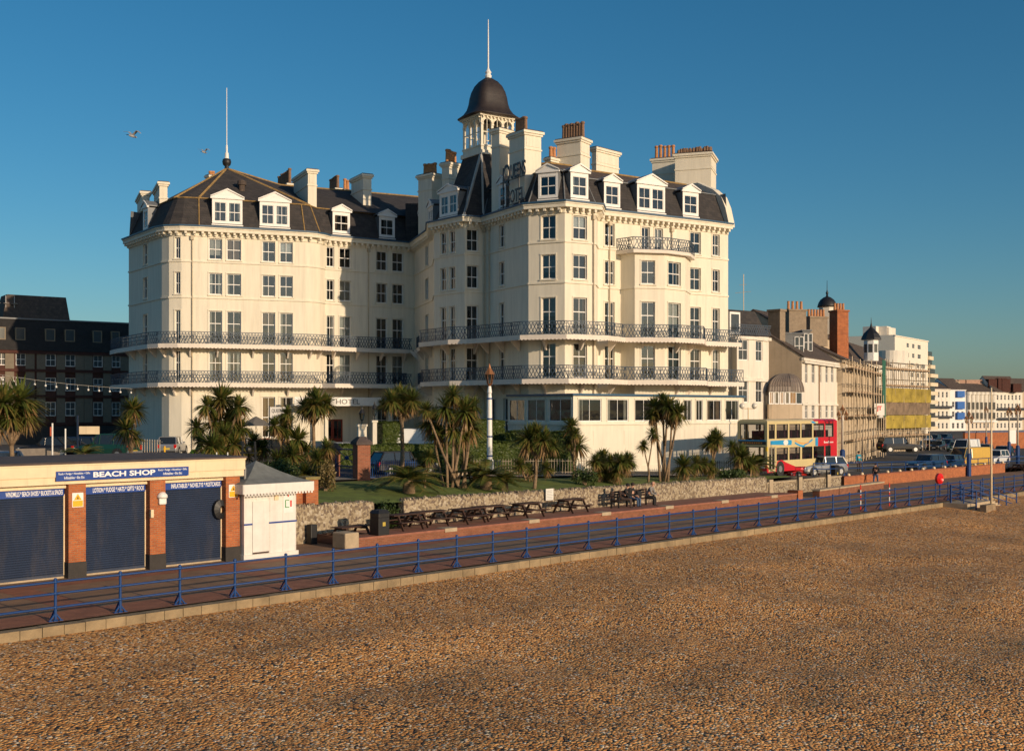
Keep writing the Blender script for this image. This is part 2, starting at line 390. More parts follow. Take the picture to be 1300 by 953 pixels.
def window(F, w_, parent, name='window', rev=.2, curtains=True, frame_mat=None, gm=None, bar=True, split=.5, fw=.07):
    a, b, c, d = w_[:4]; mb = MB(); f0, f1 = -rev + .01, -rev + .07
    mb.box(F, a, a + fw, f0, f1, c, d); mb.box(F, b - fw, b, f0, f1, c, d)
    mb.box(F, a + fw, b - fw, f0, f1, c, c + fw * 1.4); mb.box(F, a + fw, b - fw, f0, f1, d - fw, d)
    m = c + (d - c) * split; mb.box(F, a + fw, b - fw, f0 + .003, f1 - .004, m - .035, m + .035)
    if bar:
        u = (a + b) / 2; mb.box(F, u - .02, u + .02, f0 + .006, f1 - .012, c + fw, m - .035); mb.box(F, u - .02, u + .02, f0 + .006, f1 - .012, m + .035, d - fw)
    ob = mb.build(name, frame_mat or white_p, parent)
    e1, e2, e3 = (random.uniform(-.012, .012) for _ in range(3)); mz = (c + d) / 2
    g = MB(); g.poly([F.P(a + .02, f0 + .02, c + .02), F.P(b - .02, f0 + .02 + e1, c + .02), F.P(b - .02, f0 + .02 + e1, mz), F.P(a + .02, f0 + .02, mz)]); g.poly([F.P(a + .02, f0 + .02 + e2, mz), F.P(b - .02, f0 + .02, mz), F.P(b - .02, f0 + .02 + e3, d - .02), F.P(a + .02, f0 + .02 + e2 + e3, d - .02)])
    g.build('pane', gm or glass, ob)
    if curtains:
        r = random.random(); cb = MB(); wd = b - a; q = -rev - .12
        def drape(u0, u1, z0, z1):
            n = 6
            for i in range(n):
                x0 = u0 + (u1 - u0) * i / n; x1 = u0 + (u1 - u0) * (i + 1) / n
                cb.poly([F.P(x0, q + .05 * (i % 2), z0), F.P(x1, q + .05 * ((i + 1) % 2), z0), F.P(x1, q + .05 * ((i + 1) % 2), z1), F.P(x0, q + .05 * (i % 2), z1)])
        if r < .62:
            k = random.uniform(.16, .34) * wd
            drape(a, a + k, c, d)
            if random.random() < .7: drape(b - k * random.uniform(.5, 1), b, c, d)
        elif r < .8: drape(a, b, c + (d - c) * random.uniform(.2, .6), d)
        elif r < .9: drape(a, b, c, d)
        if cb.f: cb.build('curtain', random.choice((curtain_m, curtain_m, curtain_b, curtain_c)), ob)
    return ob
def railing_lattice(mb, pts, z, h=1.0, step=.2, r=.012):
    """lattice ironwork panel along a plan polyline"""
    for i in range(len(pts) - 1):
        a, b = Vector((*pts[i], 0)), Vector((*pts[i + 1], 0)); L = (b - a).length
        if L < .1: continue
        d = (b - a) / L; nseg = max(1, round(L / step))
        F = Fr((a.x, a.y), (b.x, b.y), 0)
        for zz, t in ((z + .06, .02), (z + h - .2, .018), (z + h, .03)): mb.box(F, 0, L, -t, t, zz - t, zz + t)
        st = L / nseg; zb, ze = z + .08, z + h - .22; H = ze - zb
        for k in range(nseg + 1):
            u = k * st
            if k % 5 == 0: mb.box(F, max(0, u - .02), min(L, u + .02), -.022, .022, z, z + h)
            for sg in (1, -1):
                u1 = u + sg * H * .5
                if 0 <= u1 <= L:
                    q = Vector((0, 0, 0)); e = .03
                    P = F.P
                    mb.hexa([P(u - e, -.008 * sg - .006, zb), P(u + e, -.008 * sg - .006, zb), P(u + e, -.008 * sg + .006, zb), P(u - e, -.008 * sg + .006, zb),
                             P(u1 - e, -.008 * sg - .006, ze), P(u1 + e, -.008 * sg - .006, ze), P(u1 + e, -.008 * sg + .006, ze), P(u1 - e, -.008 * sg + .006, ze)])
            if k < nseg: mb.box(F, u + st * .3, u + st * .7, -.01, .01, z + h - .15, z + h - .06)
# ================================================================ HOTEL
F4, F3, F2, F1 = (18.97, 20.8), (15.9, 17.8), (11.62, 14.5), (8.27, 11.0)
hotel = thing('seafront_hotel', 'large cream Victorian hotel with two blue iron balconies, slate mansard roof and black domed cupola', 'hotel', (0, 98, 1.2))
def bez(a, c, b, n): return [tuple((1 - t) ** 2 * a[i] + 2 * t * (1 - t) * c[i] + t * t * b[i] for i in (0, 1)) for t in [k / n for k in range(n + 1)]]
LW = [(-35.9, 107.0)] + bez((-30.6, 99.8), (-29.58, 98.41), (-27.2, 99.3), 3) + bez((-18.6, 102.5), (-17.4, 103.0), (-17.1, 104.6), 3) + [(-9.37, 109.5)]
MAIN = [(-9.37, 109.5), (-7.0, 101.4), (-6.65, 97.4), (-3.9, 94.2), (-2.36, 95.0), (1.28, 88.6), (4.04, 87.4), (6.5, 88.8), (6.84, 91.1), (16.2, 96.6), (18.6, 98.3)]
BAY = [(8.7, 92.3), (9.8, 91.2), (12.25, 91.7), (14.15, 93.3), (14.9, 95.7)]
BACK = [(9.3, 112.0), (-2, 126), (-26, 122), (-35.9, 107.0)]
wins = {   # facet -> list of (px0, px1)
 ('LW', 2): [(222, 235.4)],
 ('LW', 4): [(265.2, 282), (288, 306), (332.8, 349.3), (355.3, 371.6)],
 ('LW', 8): [(410.5, 424.2), (431, 445.6), (477.7, 491.5), (498, 512)],
 ('LW', 0): [(182, 187)],
 ('M', 0): [(541, 548)], ('M', 2): [(559.5, 566), (571, 577.7)], ('M', 3): [(592.6, 607)], ('M', 4): [(633.8, 640.5)],
 ('M', 5): [(687.4, 705.4)], ('M', 6): [(727.6, 745)], ('M', 8): [(767.7, 780), (876, 889.5)], ('M', 9): [(905.5, 912.4)],
}
FR = {}
wall = MB(); det = MB(); wl = []
allw = []
def facets(tagn, pts, zb, ztop_, floors=(F4, F3, F2, F1)):
    for i in range(len(pts) - 1):
        F = Fr(pts[i], pts[i + 1]); FR[(tagn, i)] = F; ws = []
        for (a, b) in wins.get((tagn, i), []):
            ua, ub = F.upx(a), F.upx(b)
            if tagn == 'M' and i == 0: ua, ub = F.L * .62, F.L * .62 + 1.15
            if tagn == 'M' and i == 2: pass
            if ub - ua < .8 and tagn != 'LW': m = (ua + ub) / 2; ua, ub = m - .42, m + .42
            ua = max(.12, ua); ub = min(F.L - .1, ub)
            for k, fl in enumerate(floors): ws.append((ua, ub, fl[0], fl[1], k))
        if tagn == 'M' and i == 8:
            ws = [w_ for w_ in ws if not (w_[4] > 0 and w_[0] < 0)]
            for (a, b) in ((814.5, 824.8), (831, 841.4)): ws.append((F.upx(a), F.upx(b), 18.85, 20.8, 9))
        if tagn == 'LW' and i == 4:
            for (a, b) in ((265.2, 282), (288, 306), (332.8, 349.3), (355.3, 371.6)): ws.append((F.upx(a), F.upx(b), 3.4, 7.0, 4))
        if tagn == 'M' and i == 3: ws.append((.3, 1.3, 3.2, 6.8, 4))
        if tagn == 'M' and i == 4:
            for u in (1.2, 3.4, 5.4): ws.append((u, u + .9, 3.2, 6.8, 4))
        if tagn == 'LW' and i == 8:
            ws.append((F.upx(410), F.upx(435.5), 2.7, 5.0, 7))
            for (a, b) in ((478, 492), (499, 512)): ws.append((F.upx(a), F.upx(b), 3.2, 6.6, 4))
        ws = [w_ for w_ in ws]
        wallgrid(wall, F, zb, ztop_, ws)
        for w_ in ws:
            if w_[4] != 7: trim(det, F, w_, .09, .035, w_[4] in (0, 1, 4))
            allw.append((F, w_))
facets('LW', LW, 1.0, 21.5); facets('M', MAIN, 0.2, 21.5)
# front bay, three storeys under its own balcony
for i in range(len(BAY) - 1):
    F = Fr(BAY[i], BAY[i + 1]); ws = []
    pxs = {1: (814, 831.5), 2: (848, 864)}.get(i)
    if pxs:
        for k, fl in enumerate((F3, F2, F1)): ws.append((F.upx(pxs[0]), F.upx(pxs[1]), fl[0], fl[1], k + 1))
    wallgrid(wall, F, 0.4, 18.35, ws)
    for w_ in ws: trim(det, F, w_, .09, .035, w_[4] == 1); allw.append((F, w_))
wall.poly([(*p, 18.35) for p in BAY])
bk = [MAIN[-1]] + BACK
for i in range(len(bk) - 1): wallgrid(wall, Fr(bk[i], bk[i + 1]), 0.2, 21.5, [])
wob = wall.build('wall', [stucco, room_dark], hotel)
for F, w_ in allw:
    k = w_[4]
    if k in (2, 3): window(F, w_, hotel, 'french_window', split=.62)
    elif k == 9: window(F, w_, hotel, 'balcony_door', split=.6)
    elif k == 7:
        dm = MB(); mid = (w_[0] + w_[1]) / 2; dred = M('dark_red_door', (.2, .03, .015), .4, .1, 3)
        for a, b in ((w_[0], mid - .01), (mid + .01, w_[1])):
            dm = MB(); dm.box(F, a, a + .13, -.15, -.1, w_[2], w_[3]); dm.box(F, b - .13, b, -.15, -.1, w_[2], w_[3])
            dm.box(F, a, b, -.15, -.1, w_[2], w_[2] + .55); dm.box(F, a, b, -.15, -.1, w_[3] - .15, w_[3])
            dm.box(F, (a + b) / 2 - .02, (a + b) / 2 + .02, -.15, -.11, w_[2] + .5, w_[3])
            d_ = dm.build('entrance_door', dred, hotel)
            g = MB(); g.poly([F.P(a + .1, -.13, w_[2] + .5), F.P(b - .1, -.13, w_[2] + .5), F.P(b - .1, -.13, w_[3] - .1), F.P(a + .1, -.13, w_[3] - .1)]); g.build('pane', glass, d_)
    else: window(F, w_, hotel, 'sash_window')
# string courses, pilaster strips, cornice, gutter
for pts in (LW, MAIN):
    for z in (18.68, 15.55, 7.45): ribbon(det, offs(pts, .002), offs(pts, .09), z, z + .13)
    ribbon(det, offs(pts, .002), offs(pts, .07), 20.92, 21.3)
ribbon(det, offs(BAY, .002), offs(BAY, .09), 15.55, 15.68)
det.build('moulding', stucco, hotel)
cor = MB(); gut = MB()
for pts in (LW, MAIN):
    ribbon(cor, offs(pts, -.02), offs(pts, .55), 21.32, 21.58)
    ribbon(cor, offs(pts, -.02), offs(pts, .62), 21.582, 21.7)
    ribbon(gut, offs(pts, .40), offs(pts, .72), 21.702, 21.82)
    for i in range(len(pts) - 1):
        F = Fr(pts[i], pts[i + 1]); n = max(1, int(F.L / .52))
        for k in range(n):
            u = (k + .5) * F.L / n
            cor.box(F, u - .1, u + .1, .07, .48, 21.1, 21.32); cor.box(F, u - .07, u + .07, .07, .25, 20.95, 21.1)
cor.build('cornice', stucco, hotel); gut.build('gutter', gutter_blue, hotel)
# downpipes
pipe_m = M('painted_pipe', (.5, .42, .3), .6, .1, 4)
for F, u in ((FR[('LW', 3)], .9), (FR[('LW', 8)], 4.3), (FR[('M', 4)], .35), (FR[('M', 4)], 1.1), (FR[('M', 8)], 1.1), (FR[('M', 6)], 2.6), (FR[('M', 8)], 7.4)):
    dp = MB(); dp.tube(F.P(u, .1, 1.5), F.P(u, .1, 20.9), .055, n=8)
    dp.box(F, u - .13, u + .13, .03, .26, 20.6, 20.95); dp.build('downpipe', pipe_m, hotel)
# ---- balconies
bal_up = [(-38.6, 109.6), (-36.6, 106.0)] + offs(LW, 1.35)[1:8] + [(-9.4, 107.9)]
bal_main = [(-9.0, 106.5), (-8.1, 101.0), (-7.9, 96.6), (-5.2, 92.6), (-3.6, 91.9), (.6, 86.9), (4.1, 85.9), (7.3, 87.4), (8.9, 89.8), (12.9, 90.1), (15.5, 91.9), (16.1, 94.7), (19.5, 96.9)]
bal_main_in = [(-9.0, 109.0), (-7.1, 101.4), (-6.7, 97.4), (-3.9, 94.3), (-2.5, 95.1), (1.28, 88.7), (4.04, 87.5), (6.4, 88.8), (8.8, 92.2), (12.25, 91.8), (14.1, 93.4), (14.8, 95.9), (18.6, 98.4)]
bal_up_in = [(-35.6, 108.8), (-35.6, 106.8)] + offs(LW, -.05)[1:8] + [(-9.4, 109.4)]
low_out = [p for p in bal_up]; 
Fe = FR[('LW', 8)]
i9 = len(low_out) - 1
e0, e1, e2, e3 = Fe.P(-.5, 1.4, 0), Fe.P(-.6, 3.6, 0), Fe.P(6.6, 3.6, 0), Fe.P(7.2, 1.4, 0)
low_out = low_out[:i9 - 1] + [(e1.x, e1.y), (e2.x, e2.y), (e3.x, e3.y)] + [low_out[-1]]
low_in = bal_up_in[:i9 - 1] + [Fe.P(.1, -.05, 0).to_2d()[:], Fe.P(6.0, -.05, 0).to_2d()[:], Fe.P(7.2, -.05, 0).to_2d()[:]] + [bal_up_in[-1]]
low_in = [tuple(p) for p in low_in]
fascia_m = M('balcony_fascia', (.72, .64, .55), .6, .06, 2)
for nm, inn, out, zb in (('balcony', bal_up_in, bal_up, 11.2), ('balcony', low_in, low_out, 7.85), ('balcony', bal_main_in, bal_main, 11.2), ('balcony', bal_main_in, [(x + (0.15), y - .25) for x, y in bal_main], 7.85)):
    s_ = MB(); ribbon(s_, inn, out, zb + .18, zb + .34, zo0=zb, zo1=zb + .34)
    # little drop valance under the fascia
    for i in range(len(out) - 1):
        F = Fr(out[i], out[i + 1]); n = max(1, int(F.L / .3))
        for k in range(n): s_.box(F, (k + .25) * F.L / n, (k + .75) * F.L / n, -.03, .02, zb - .05, zb)
    # brackets under the slab
    for i in range(len(out) - 1):
        F = Fr(inn[i], inn[i + 1]) if Vector((inn[i + 1][0] - inn[i][0], inn[i + 1][1] - inn[i][1])).length > .5 else None
        if F is None: continue
        n = max(1, int(F.L / 2.4))
        for k in range(n):
            u = (k + .5) * F.L / n
            P = F.P
            s_.hexa([P(u - .07, .05, zb - .75), P(u + .07, .05, zb - .75), P(u + .07, .18, zb - .75), P(u - .07, .18, zb - .75), P(u - .07, .05, zb + .17), P(u + .07, .05, zb + .17), P(u + .07, 1.0, zb + .17), P(u - .07, 1.0, zb + .17)])
    b_ = s_.build(nm, fascia_m, hotel)
    rm = MB(); ro = offs(out, -.1); railing_lattice(rm, ro, zb + .34, 1.02, .27)
    rm.build('iron_railing', iron_blue, b_)
s_ = MB(); tb = offs(BAY, .45); ribbon(s_, offs(BAY, -.05), tb, 18.36, 18.62); s_.poly([(*p, 18.6) for p in BAY])
b_ = s_.build('balcony', fascia_m, hotel); rm = MB(); railing_lattice(rm, offs(BAY, .38), 18.62, .98, .27); rm.build('iron_railing', iron_blue, b_)
# ---- mansard
def mansard(pts, z0=21.8, z1=24.45, ins=1.15, name='mansard_roof'):
    a = offs(pts, .05); b = offs(pts, -ins); m = MB()
    for i in range(len(pts) - 1): m.poly([(*a[i], z0), (*a[i + 1], z0), (*b[i + 1], z1), (*b[i], z1)])
    m.build(name, slate, hotel)
    l = MB(); c = offs(pts, -ins + .06)
    for i in range(len(pts) - 1): l.tube((*c[i], z1 + .02), (*c[i + 1], z1 + .02), .06, n=6)
    for i in ((4, 5, 7) if pts is LW else (3, 4, 5, 6, 8)): l.tube((*a[i], z0), (*c[i], z1), .055, n=6)
    l.build('roof_ridge', lichen if pts is LW else lead, hotel)
    return b
lb = mansard(LW); mb_ = mansard(MAIN)
top = MB(); top.poly([(*p, 24.43) for p in lb[:-1]] + [(-8.6, 111, 24.43), (-11, 120.5, 24.43), (-26, 120.5, 24.43)]); top.poly([(*p, 24.42) for p in mb_] + [(8.0, 111, 24.42), (-2, 122, 24.42), (-11, 120.5, 24.42)])
m_in = offs(bk, -.3)
for i in range(len(bk) - 1): top.poly([(*bk[i], 21.5), (*bk[i + 1], 21.5), (*m_in[i + 1], 24.43), (*m_in[i], 24.43)])
top.build('flat_roof', lead, hotel)
fb = MB(); fb.box(WORLD, -10.2, -3.5, 109.3, 121, 21.4, 25.6); fb.build('roof_link', slate, hotel)
ap = (-26.6, 106.5, 28.35)
r = MB()
for i in range(0, 7): r.poly([(*lb[i], 24.45), (*lb[i + 1], 24.45), ap])
rg0, rg1 = (-22.5, 111.0, 27.7), (-5.0, 120.5, 27.9); xb = (-4.0, 112.8, 24.45)
q1 = lb[7]; q2 = lb[8]
r.poly([(*lb[7], 24.45), (*lb[8], 24.45), xb, rg1, rg0]); r.poly([(*lb[7], 24.45), rg0, ap])
r.poly([(-12, 122, 24.4), (-26, 120.5, 24.4), rg0, rg1]); r.poly([(*lb[0], 24.45), ap, rg0, (-26, 120.5, 24.4)]); r.poly([xb, (-12, 122, 24.4), rg1])
r.build('hipped_roof', slate, hotel)
hl = MB()
for p in (lb[1], lb[4], lb[7]): hl.tube((*p, 24.5), ap, .1, n=6)
hl.tube(rg0, rg1, .1, n=6); hl.tube(ap, rg0, .1, n=6)
hl.build('hip_ridge', lichen, hotel)
ms = MB(); ms.lathe((ap[0], ap[1], ap[2] - .2), [(.28, 0), (.2, .3), (.16, .35), (.36, .55), (.42, .8), (.36, 1.05), (.12, 1.15)], 12, 0)
ms2 = ms.build('finial', black_p, hotel, smooth=True)
ms = MB(); ms.lathe((ap[0], ap[1], ap[2] + .9), [(.2, 0), (.18, .5), (.1, .6), (.09, 1.2), (.045, 1.3), (.03, 6.6)], 10); ms.build('flagpole', white_p, hotel)
v = MB(); vx = at(307, 103.5); v.lathe((vx[0], vx[1], 25.6), [(.28, 0), (.28, .6), (.42, .6), (.4, .95), (.15, 1.1)], 12); v.build('roof_ventilator', slate_b, hotel, smooth=False)
# main upper roof
rp = [(.6, 94.2), (3.1, 93.2), (4.8, 94.2), (5.4, 95.4), (13.3, 100.6), (15.6, 102.2)]
rb = mb_[5:]
r = MB()
for i in range(5): r.poly([(*rb[i], 24.45), (*rb[i + 1], 24.45), (*rp[i + 1], 25.95), (*rp[i], 25.95)])
r.poly([(*p, 25.95) for p in rp] + [(11.5, 107, 25.95), (-1, 103, 25.95)])
r.poly([(*rb[0], 24.44), (*rp[0], 25.95), (-1, 103, 25.95), (-3, 99, 24.44)])
r.poly([(*rb[-1], 24.44), (16, 105, 24.44), (11.5, 107, 25.95), (*rp[-1], 25.95)]); r.poly([(-1, 103, 25.95), (11.5, 107, 25.95), (10, 110, 24.4), (-2, 106, 24.4)])
r.build('upper_roof', slate_b, hotel)
l = MB()
for i in range(5): l.tube((*rp[i], 25.98), (*rp[i + 1], 25.98), .09, n=6)
l.build('roof_ridge', lichen, hotel)
# right party wall that follows the roof
pw = MB(); F = Fr((18.95, 98.35), (18.95 - .57 * 8, 98.35 + .82 * 8)); P = F.P
prof = [(-.3, 21.8), (.1, 23.2), (.6, 24.2), (1.6, 25.0), (3.5, 25.9), (8, 26.0), (8, 21.5), (-.3, 21.5)]
for w_ in (0, .7): pw.poly([P(u, w_ - .7, z) for u, z in prof])
for i in range(len(prof)): a, b = prof[i], prof[(i + 1) % len(prof)]; pw.poly([P(a[0], -.7, a[1]), P(b[0], -.7, b[1]), P(b[0], 0, b[1]), P(a[0], 0, a[1])])
pw.build('parapet_wall', stucco, hotel)
# ---- dormers
def dormer(F, px0, px1, n=1, big=False, z0=22.0, parent=None, narrow=None):
    u0, u1 = F.upx(px0), F.upx(px1)
    if narrow: m = (u0 + u1) / 2; u0, u1 = m - narrow / 2, m + narrow / 2
    zt_, za = (24.35, 25.15) if big else (24.15, 24.75)
    wv = -.12; F2_ = Fr(F.P(u0, wv, 0).to_2d()[:], F.P(u1, wv, 0).to_2d()[:]); L = F2_.L; m = MB(); P = F2_.P
    ww = (L - .36 - .22 * (n - 1)) / n; ws = []
    for k in range(n): a = .18 + k * (ww + .22); ws.append((a, a + ww, z0 + .35, zt_ - .3))
    wallgrid(m, F2_, z0, zt_, ws, rev=.1, room=1)
    dback = 2.6
    m.poly([P(0, 0, z0), P(0, 0, zt_), P(0, -dback, zt_), P(0, -dback, z0)], 2); m.poly([P(L, 0, z0), P(L, -dback, z0), P(L, -dback, zt_), P(L, 0, zt_)], 2)
    o = .16
    m.box(F2_, -o, L + o, -.05, .14, zt_ - .02, zt_ + .14, 0)
    # pediment and roof
    m.poly([P(-o, .1, zt_ + .14), P(L + o, .1, zt_ + .14), P(L / 2, .1, za)])
    for sgn in (0, 1):
        a = -o if sgn == 0 else L + o
        m.hexa([P(a, .17, zt_ + .1), P(L / 2, .17, za), P(L / 2, -dback, za), P(a, -dback, zt_ + .1), P(a, .17, zt_ + .19), P(L / 2, .17, za + .1), P(L / 2, -dback, za + .1), P(a, -dback, zt_ + .19)], 2)
        m.hexa([P(a, .12, zt_ + .14), P(L / 2, .12, za - .02), P(L / 2, .2, za - .02), P(a, .2, zt_ + .14), P(a, .12, zt_ + .22), P(L / 2, .12, za + .11), P(L / 2, .2, za + .11), P(a, .2, zt_ + .22)], 0)
    m.box(F2_, -.05, L + .05, .003, .1, z0, z0 + .1, 0)
    d_ = m.build('dormer', [white_p, room_dark, lead], hotel)
    for w_ in ws: window(F2_, w_, d_, 'sash_window', rev=.1, fw=.05)
dormer(FR[('LW', 4)], 269.5, 308, 2, True); dormer(FR[('LW', 4)], 330, 368, 2, True)
dormer(FR[('LW', 8)], 423, 445); dormer(FR[('LW', 8)], 482, 502)
dormer(FR[('LW', 0)], 176, 190, narrow=1.3)
dormer(FR[('M', 0)], 526, 540, narrow=1.2); dormer(FR[('M', 2)], 556, 580, 2, narrow=2.5); dormer(FR[('M', 4)], 631, 641, narrow=1.2)
dormer(FR[('M', 0)], 538, 552, narrow=1.9, n=2)
dormer(FR[('M', 5)], 682.5, 707.5); dormer(FR[('M', 6)], 725.5, 748)
dormer(FR[('M', 8)], 768, 788.5); dormer(FR[('M', 8)], 810, 845.5, 2, True); dormer(FR[('M', 8)], 868, 888)
# ---- cupola tower
b0, b1, b2, b3, b4 = (-6.4, 100.2), (-3.95, 94.3), (-2.4, 95.1), (1.0, 89.8), (3.4, 103.0)
DC = 97.0; c0 = Vector((-2.62, DC)); dl = Vector((-.57, .82)); dr = Vector((.84, .54)); LL = 2.9
c3 = c0 + dl * LL; c1 = c0 + dr * 3.3; c2 = c3 + dr * 3.3
ZC = 27.7; t = MB(); z = 21.9
Q = lambda p, zz: (p[0], p[1], zz)
t.poly([Q(b0, z), Q(b1, z), Q(c0, ZC), Q(c3, ZC)]); t.poly([Q(b1, z), Q(b2, z), Q(c0, ZC)]); t.poly([Q(b2, z), Q(b3, z), Q(c1, ZC), Q(c0, ZC)])
t.poly([Q(b3, z), Q(b4, z), Q(c2, ZC), Q(c1, ZC)]); t.poly([Q(b4, z), Q(b0, z), Q(c3, ZC), Q(c2, ZC)])
t.build('tower_roof', slate, hotel)
h_ = MB(); h_.beam(Q(b1, z), Q(c0, ZC), .1); h_.beam(Q(b2, z), Q(c0 + Vector((.05, 0)), ZC), .1); h_.build('hip_flashing', M('pale_lead', (.42, .4, .36), .6, .1, 3), hotel)
lan = MB(); cs = [c3, c0, c1, c2, c3]
ce = (c0 + c2) / 2
def arch_face(mb, F, L, n, z0, z1, zs, za, th=.18, pier=.22):
    bw = (L - pier) / n
    P = F.P
    for k in range(n):
        a, b = k * bw + pier, (k + 1) * bw; a = k * bw + pier; b = (k + 1) * bw
        mb.box(F, k * bw, a, -th, 0, z0, z1)
        mb.box(F, a, b, -th, 0, z0, zs)
        r_ = (b - a) / 2; cz = za - r_; N = 8
        for i in range(N):
            t0, t1 = math.pi * i / N, math.pi * (i + 1) / N
            x0, x1 = (a + b) / 2 - r_ * math.cos(t0), (a + b) / 2 - r_ * math.cos(t1); y0, y1 = cz + r_ * math.sin(t0), cz + r_ * math.sin(t1)
            for w_ in (0, -th): mb.poly([P(x0, w_, y0), P(x1, w_, y1), P(x1, w_, z1), P(x0, w_, z1)])
            mb.poly([P(x0, 0, y0), P(x1, 0, y1), P(x1, -th, y1), P(x0, -th, y0)])
        # sash bars of the lantern window
        m = (a + b) / 2; mb.box(F, a, b, -.1, -.05, (zs + za) / 2 - .04, (zs + za) / 2 + .04); mb.box(F, m - .025, m + .025, -.1, -.05, zs, za)
        # raised archivolt
        for i in range(N):
            t0, t1 = math.pi * i / N, math.pi * (i + 1) / N
            q = lambda t_, rr, w_: P((a + b) / 2 - rr * math.cos(t_), w_, cz + rr * math.sin(t_))
            mb.hexa([q(t0, r_ + .02, .004), q(t1, r_ + .02, .004), q(t1, r_ + .02, .05), q(t0, r_ + .02, .05), q(t0, r_ + .1, .004), q(t1, r_ + .1, .004), q(t1, r_ + .1, .05), q(t0, r_ + .1, .05)])
        mb.box(F, k * bw - .02 if k else 0, a + .02, .004, .05, cz - .12, cz)
    mb.box(F, L - pier, L, -th, 0, z0, z1)
for i in range(4):
    F = Fr(cs[i], cs[i + 1]); arch_face(lan, F, F.L, 3, ZC, 31.05, 28.45, 30.65)
    lan.box(F, -.15, F.L + .15, .005, .15, ZC - .1, ZC + .25); lan.box(F, -.06, F.L + .06, .005, .07, 28.3, 28.42)
    lan.box(F, -.2, F.L + .2, .005, .22, 30.86, 31.03)
    for k in range(9): lan.box(F, .1 + k * F.L / 9, .22 + k * F.L / 9, .005, .18, 30.7, 30.85)
lan.poly([Q(c0, 28.0), Q(c1, 28.0), Q(c2, 28.0), Q(c3, 28.0)])
lan.build('cupola', stucco, hotel)
dm = MB()
prof = [(1.45, 0), (1.36, .1), (1.18, .35), (1.02, .75), (.93, 1.25), (.88, 1.8), (.8, 2.3), (.66, 2.8), (.46, 3.2), (.22, 3.5), (.08, 3.62)]
H_ = 1.62; ax = dr; ay = Vector((-.54, .84)); NN = 32; bidx = len(dm.v)
for rr, zz in prof:
    for i in range(NN):
        t_ = 2 * math.pi * i / NN; c_, s__ = math.cos(t_), math.sin(t_); e = .5 if rr > .3 else .8
        X = math.copysign(abs(c_) ** e, c_); Y = math.copysign(abs(s__) ** e, s__)
        p = ce + ax * (X * rr * H_) + ay * (Y * rr * H_ * .95); dm.v.append((p.x, p.y, 31.05 + zz))
for k in range(len(prof) - 1):
    for i in range(NN):
        j = (i + 1) % NN; dm.f.append((k * NN + i, k * NN + j, (k + 1) * NN + j, (k + 1) * NN + i)); dm.m.append(0)
dm.f.append(tuple(range(NN))[::-1]); dm.m.append(0)
dm.build('cupola_dome', M('dark_copper_dome', (.028, .02, .017), .55, .3, 2, .3, 9), hotel, smooth=True)
fp = MB(); fp.lathe((ce.x, ce.y, 34.6), [(.25, 0), (.3, .2), (.2, .35), (.28, .5), (.12, .75), (.07, .9), (.055, 3.4), (.03, 5.1)], 10); fp.build('flagpole', white_p, hotel)
# ---- chimneys
def chimney(px0, pm, px1, ytop, D, zb, pots=0, ph=1.3, mat=None, cap=True, side=True, dark=False, front_ang=.8, potmat=None):
    cx, cy = at(pm, D); va = front_ang
    vr = (math.cos(va), math.sin(va)); vl = (-math.sin(va), math.cos(va))
    k0 = (px0 - 650) / FP; k1 = (px1 - 650) / FP
    L1 = (cx - k0 * D) / (-vl[0] + vl[1] * k0) if pm - px0 > 1 else .9
    L2 = (k1 * D - cx) / (vr[0] - vr[1] * k1) if px1 - pm > 1 else .9
    L1 = max(.5, min(L1, 5)); L2 = max(.5, min(L2, 4)); zt_ = zt(ytop, D)
    F = Fr((cx, cy), (cx + vr[0] * L2, cy + vr[1] * L2)); m = MB()
    m.box(F, 0, L2, -L1, 0, zb, zt_ - .35)
    if cap:
        m.box(F, -.06, L2 + .06, -L1 - .06, .06, zt_ - 1.5, zt_ - 1.38)
        m.box(F, -.1, L2 + .1, -L1 - .1, .1, zt_ - .36, zt_ - .2); m.box(F, -.2, L2 + .2, -L1 - .2, .2, zt_ - .2, zt_)
        for w0, w1 in ((.15, L2 - .15),):
            if L2 > .7: m.box(F, w0, w1, .003, .03, zt_ - 1.25, zt_ - .5)
    else: m.box(F, 0, L2, -L1, 0, zt_ - .36, zt_)
    c_ = m.build('chimney', mat or stucco, hotel)
    if cap:
        tm = MB(); tm.box(F, -.12, L2 + .12, -L1 - .12, .12, zt_, zt_ + .09); tm.build('chimney_cap', roof_dark, c_)
    for i in range(pots):
        q = MB(); long_ = L1 > L2; L = max(L1, L2); s_ = (i + .5) / pots * (L - .2) + .1
        p = F.P(L2 / 2, -s_, zt_) if long_ else F.P(s_, -L1 / 2, zt_)
        h = ph * random.uniform(.93, 1.05)
        q.lathe((p.x, p.y, p.z), [(.2, 0), (.17, .15), (.14, h - .2), (.19, h - .18), (.19, h - .05), (.15, h)], 10)
        q.build('chimney_pot', potmat or terracotta, c_, smooth=False)
    return c_
chimney(169, 180, 190, 243, 108, 20, front_ang=.4); chimney(192, 202.5, 212.5, 231, 103.5, 21, front_ang=.4)
chimney(371, 391, 402, 215, 105, 24, front_ang=.45); chimney(446, 461, 471.5, 221, 110, 24.4, front_ang=.5)
chimney(350, 366, 371, 233, 114, 25, pots=8, ph=1.55, front_ang=.45, potmat=dark_pot); chimney(416, 427, 431, 239, 119, 25, pots=7, ph=1.4, front_ang=.5, potmat=dark_pot)
chimney(435, 437, 446, 241, 119, 25, pots=2, ph=1.2); chimney(264, 266, 275, 222.5, 112, 24, pots=2, ph=.5)
chimney(531, 548, 561, 220, 105, 22, pots=6, ph=1.15); chimney(561, 570, 584, 206, 104, 22, pots=5, ph=1.25)
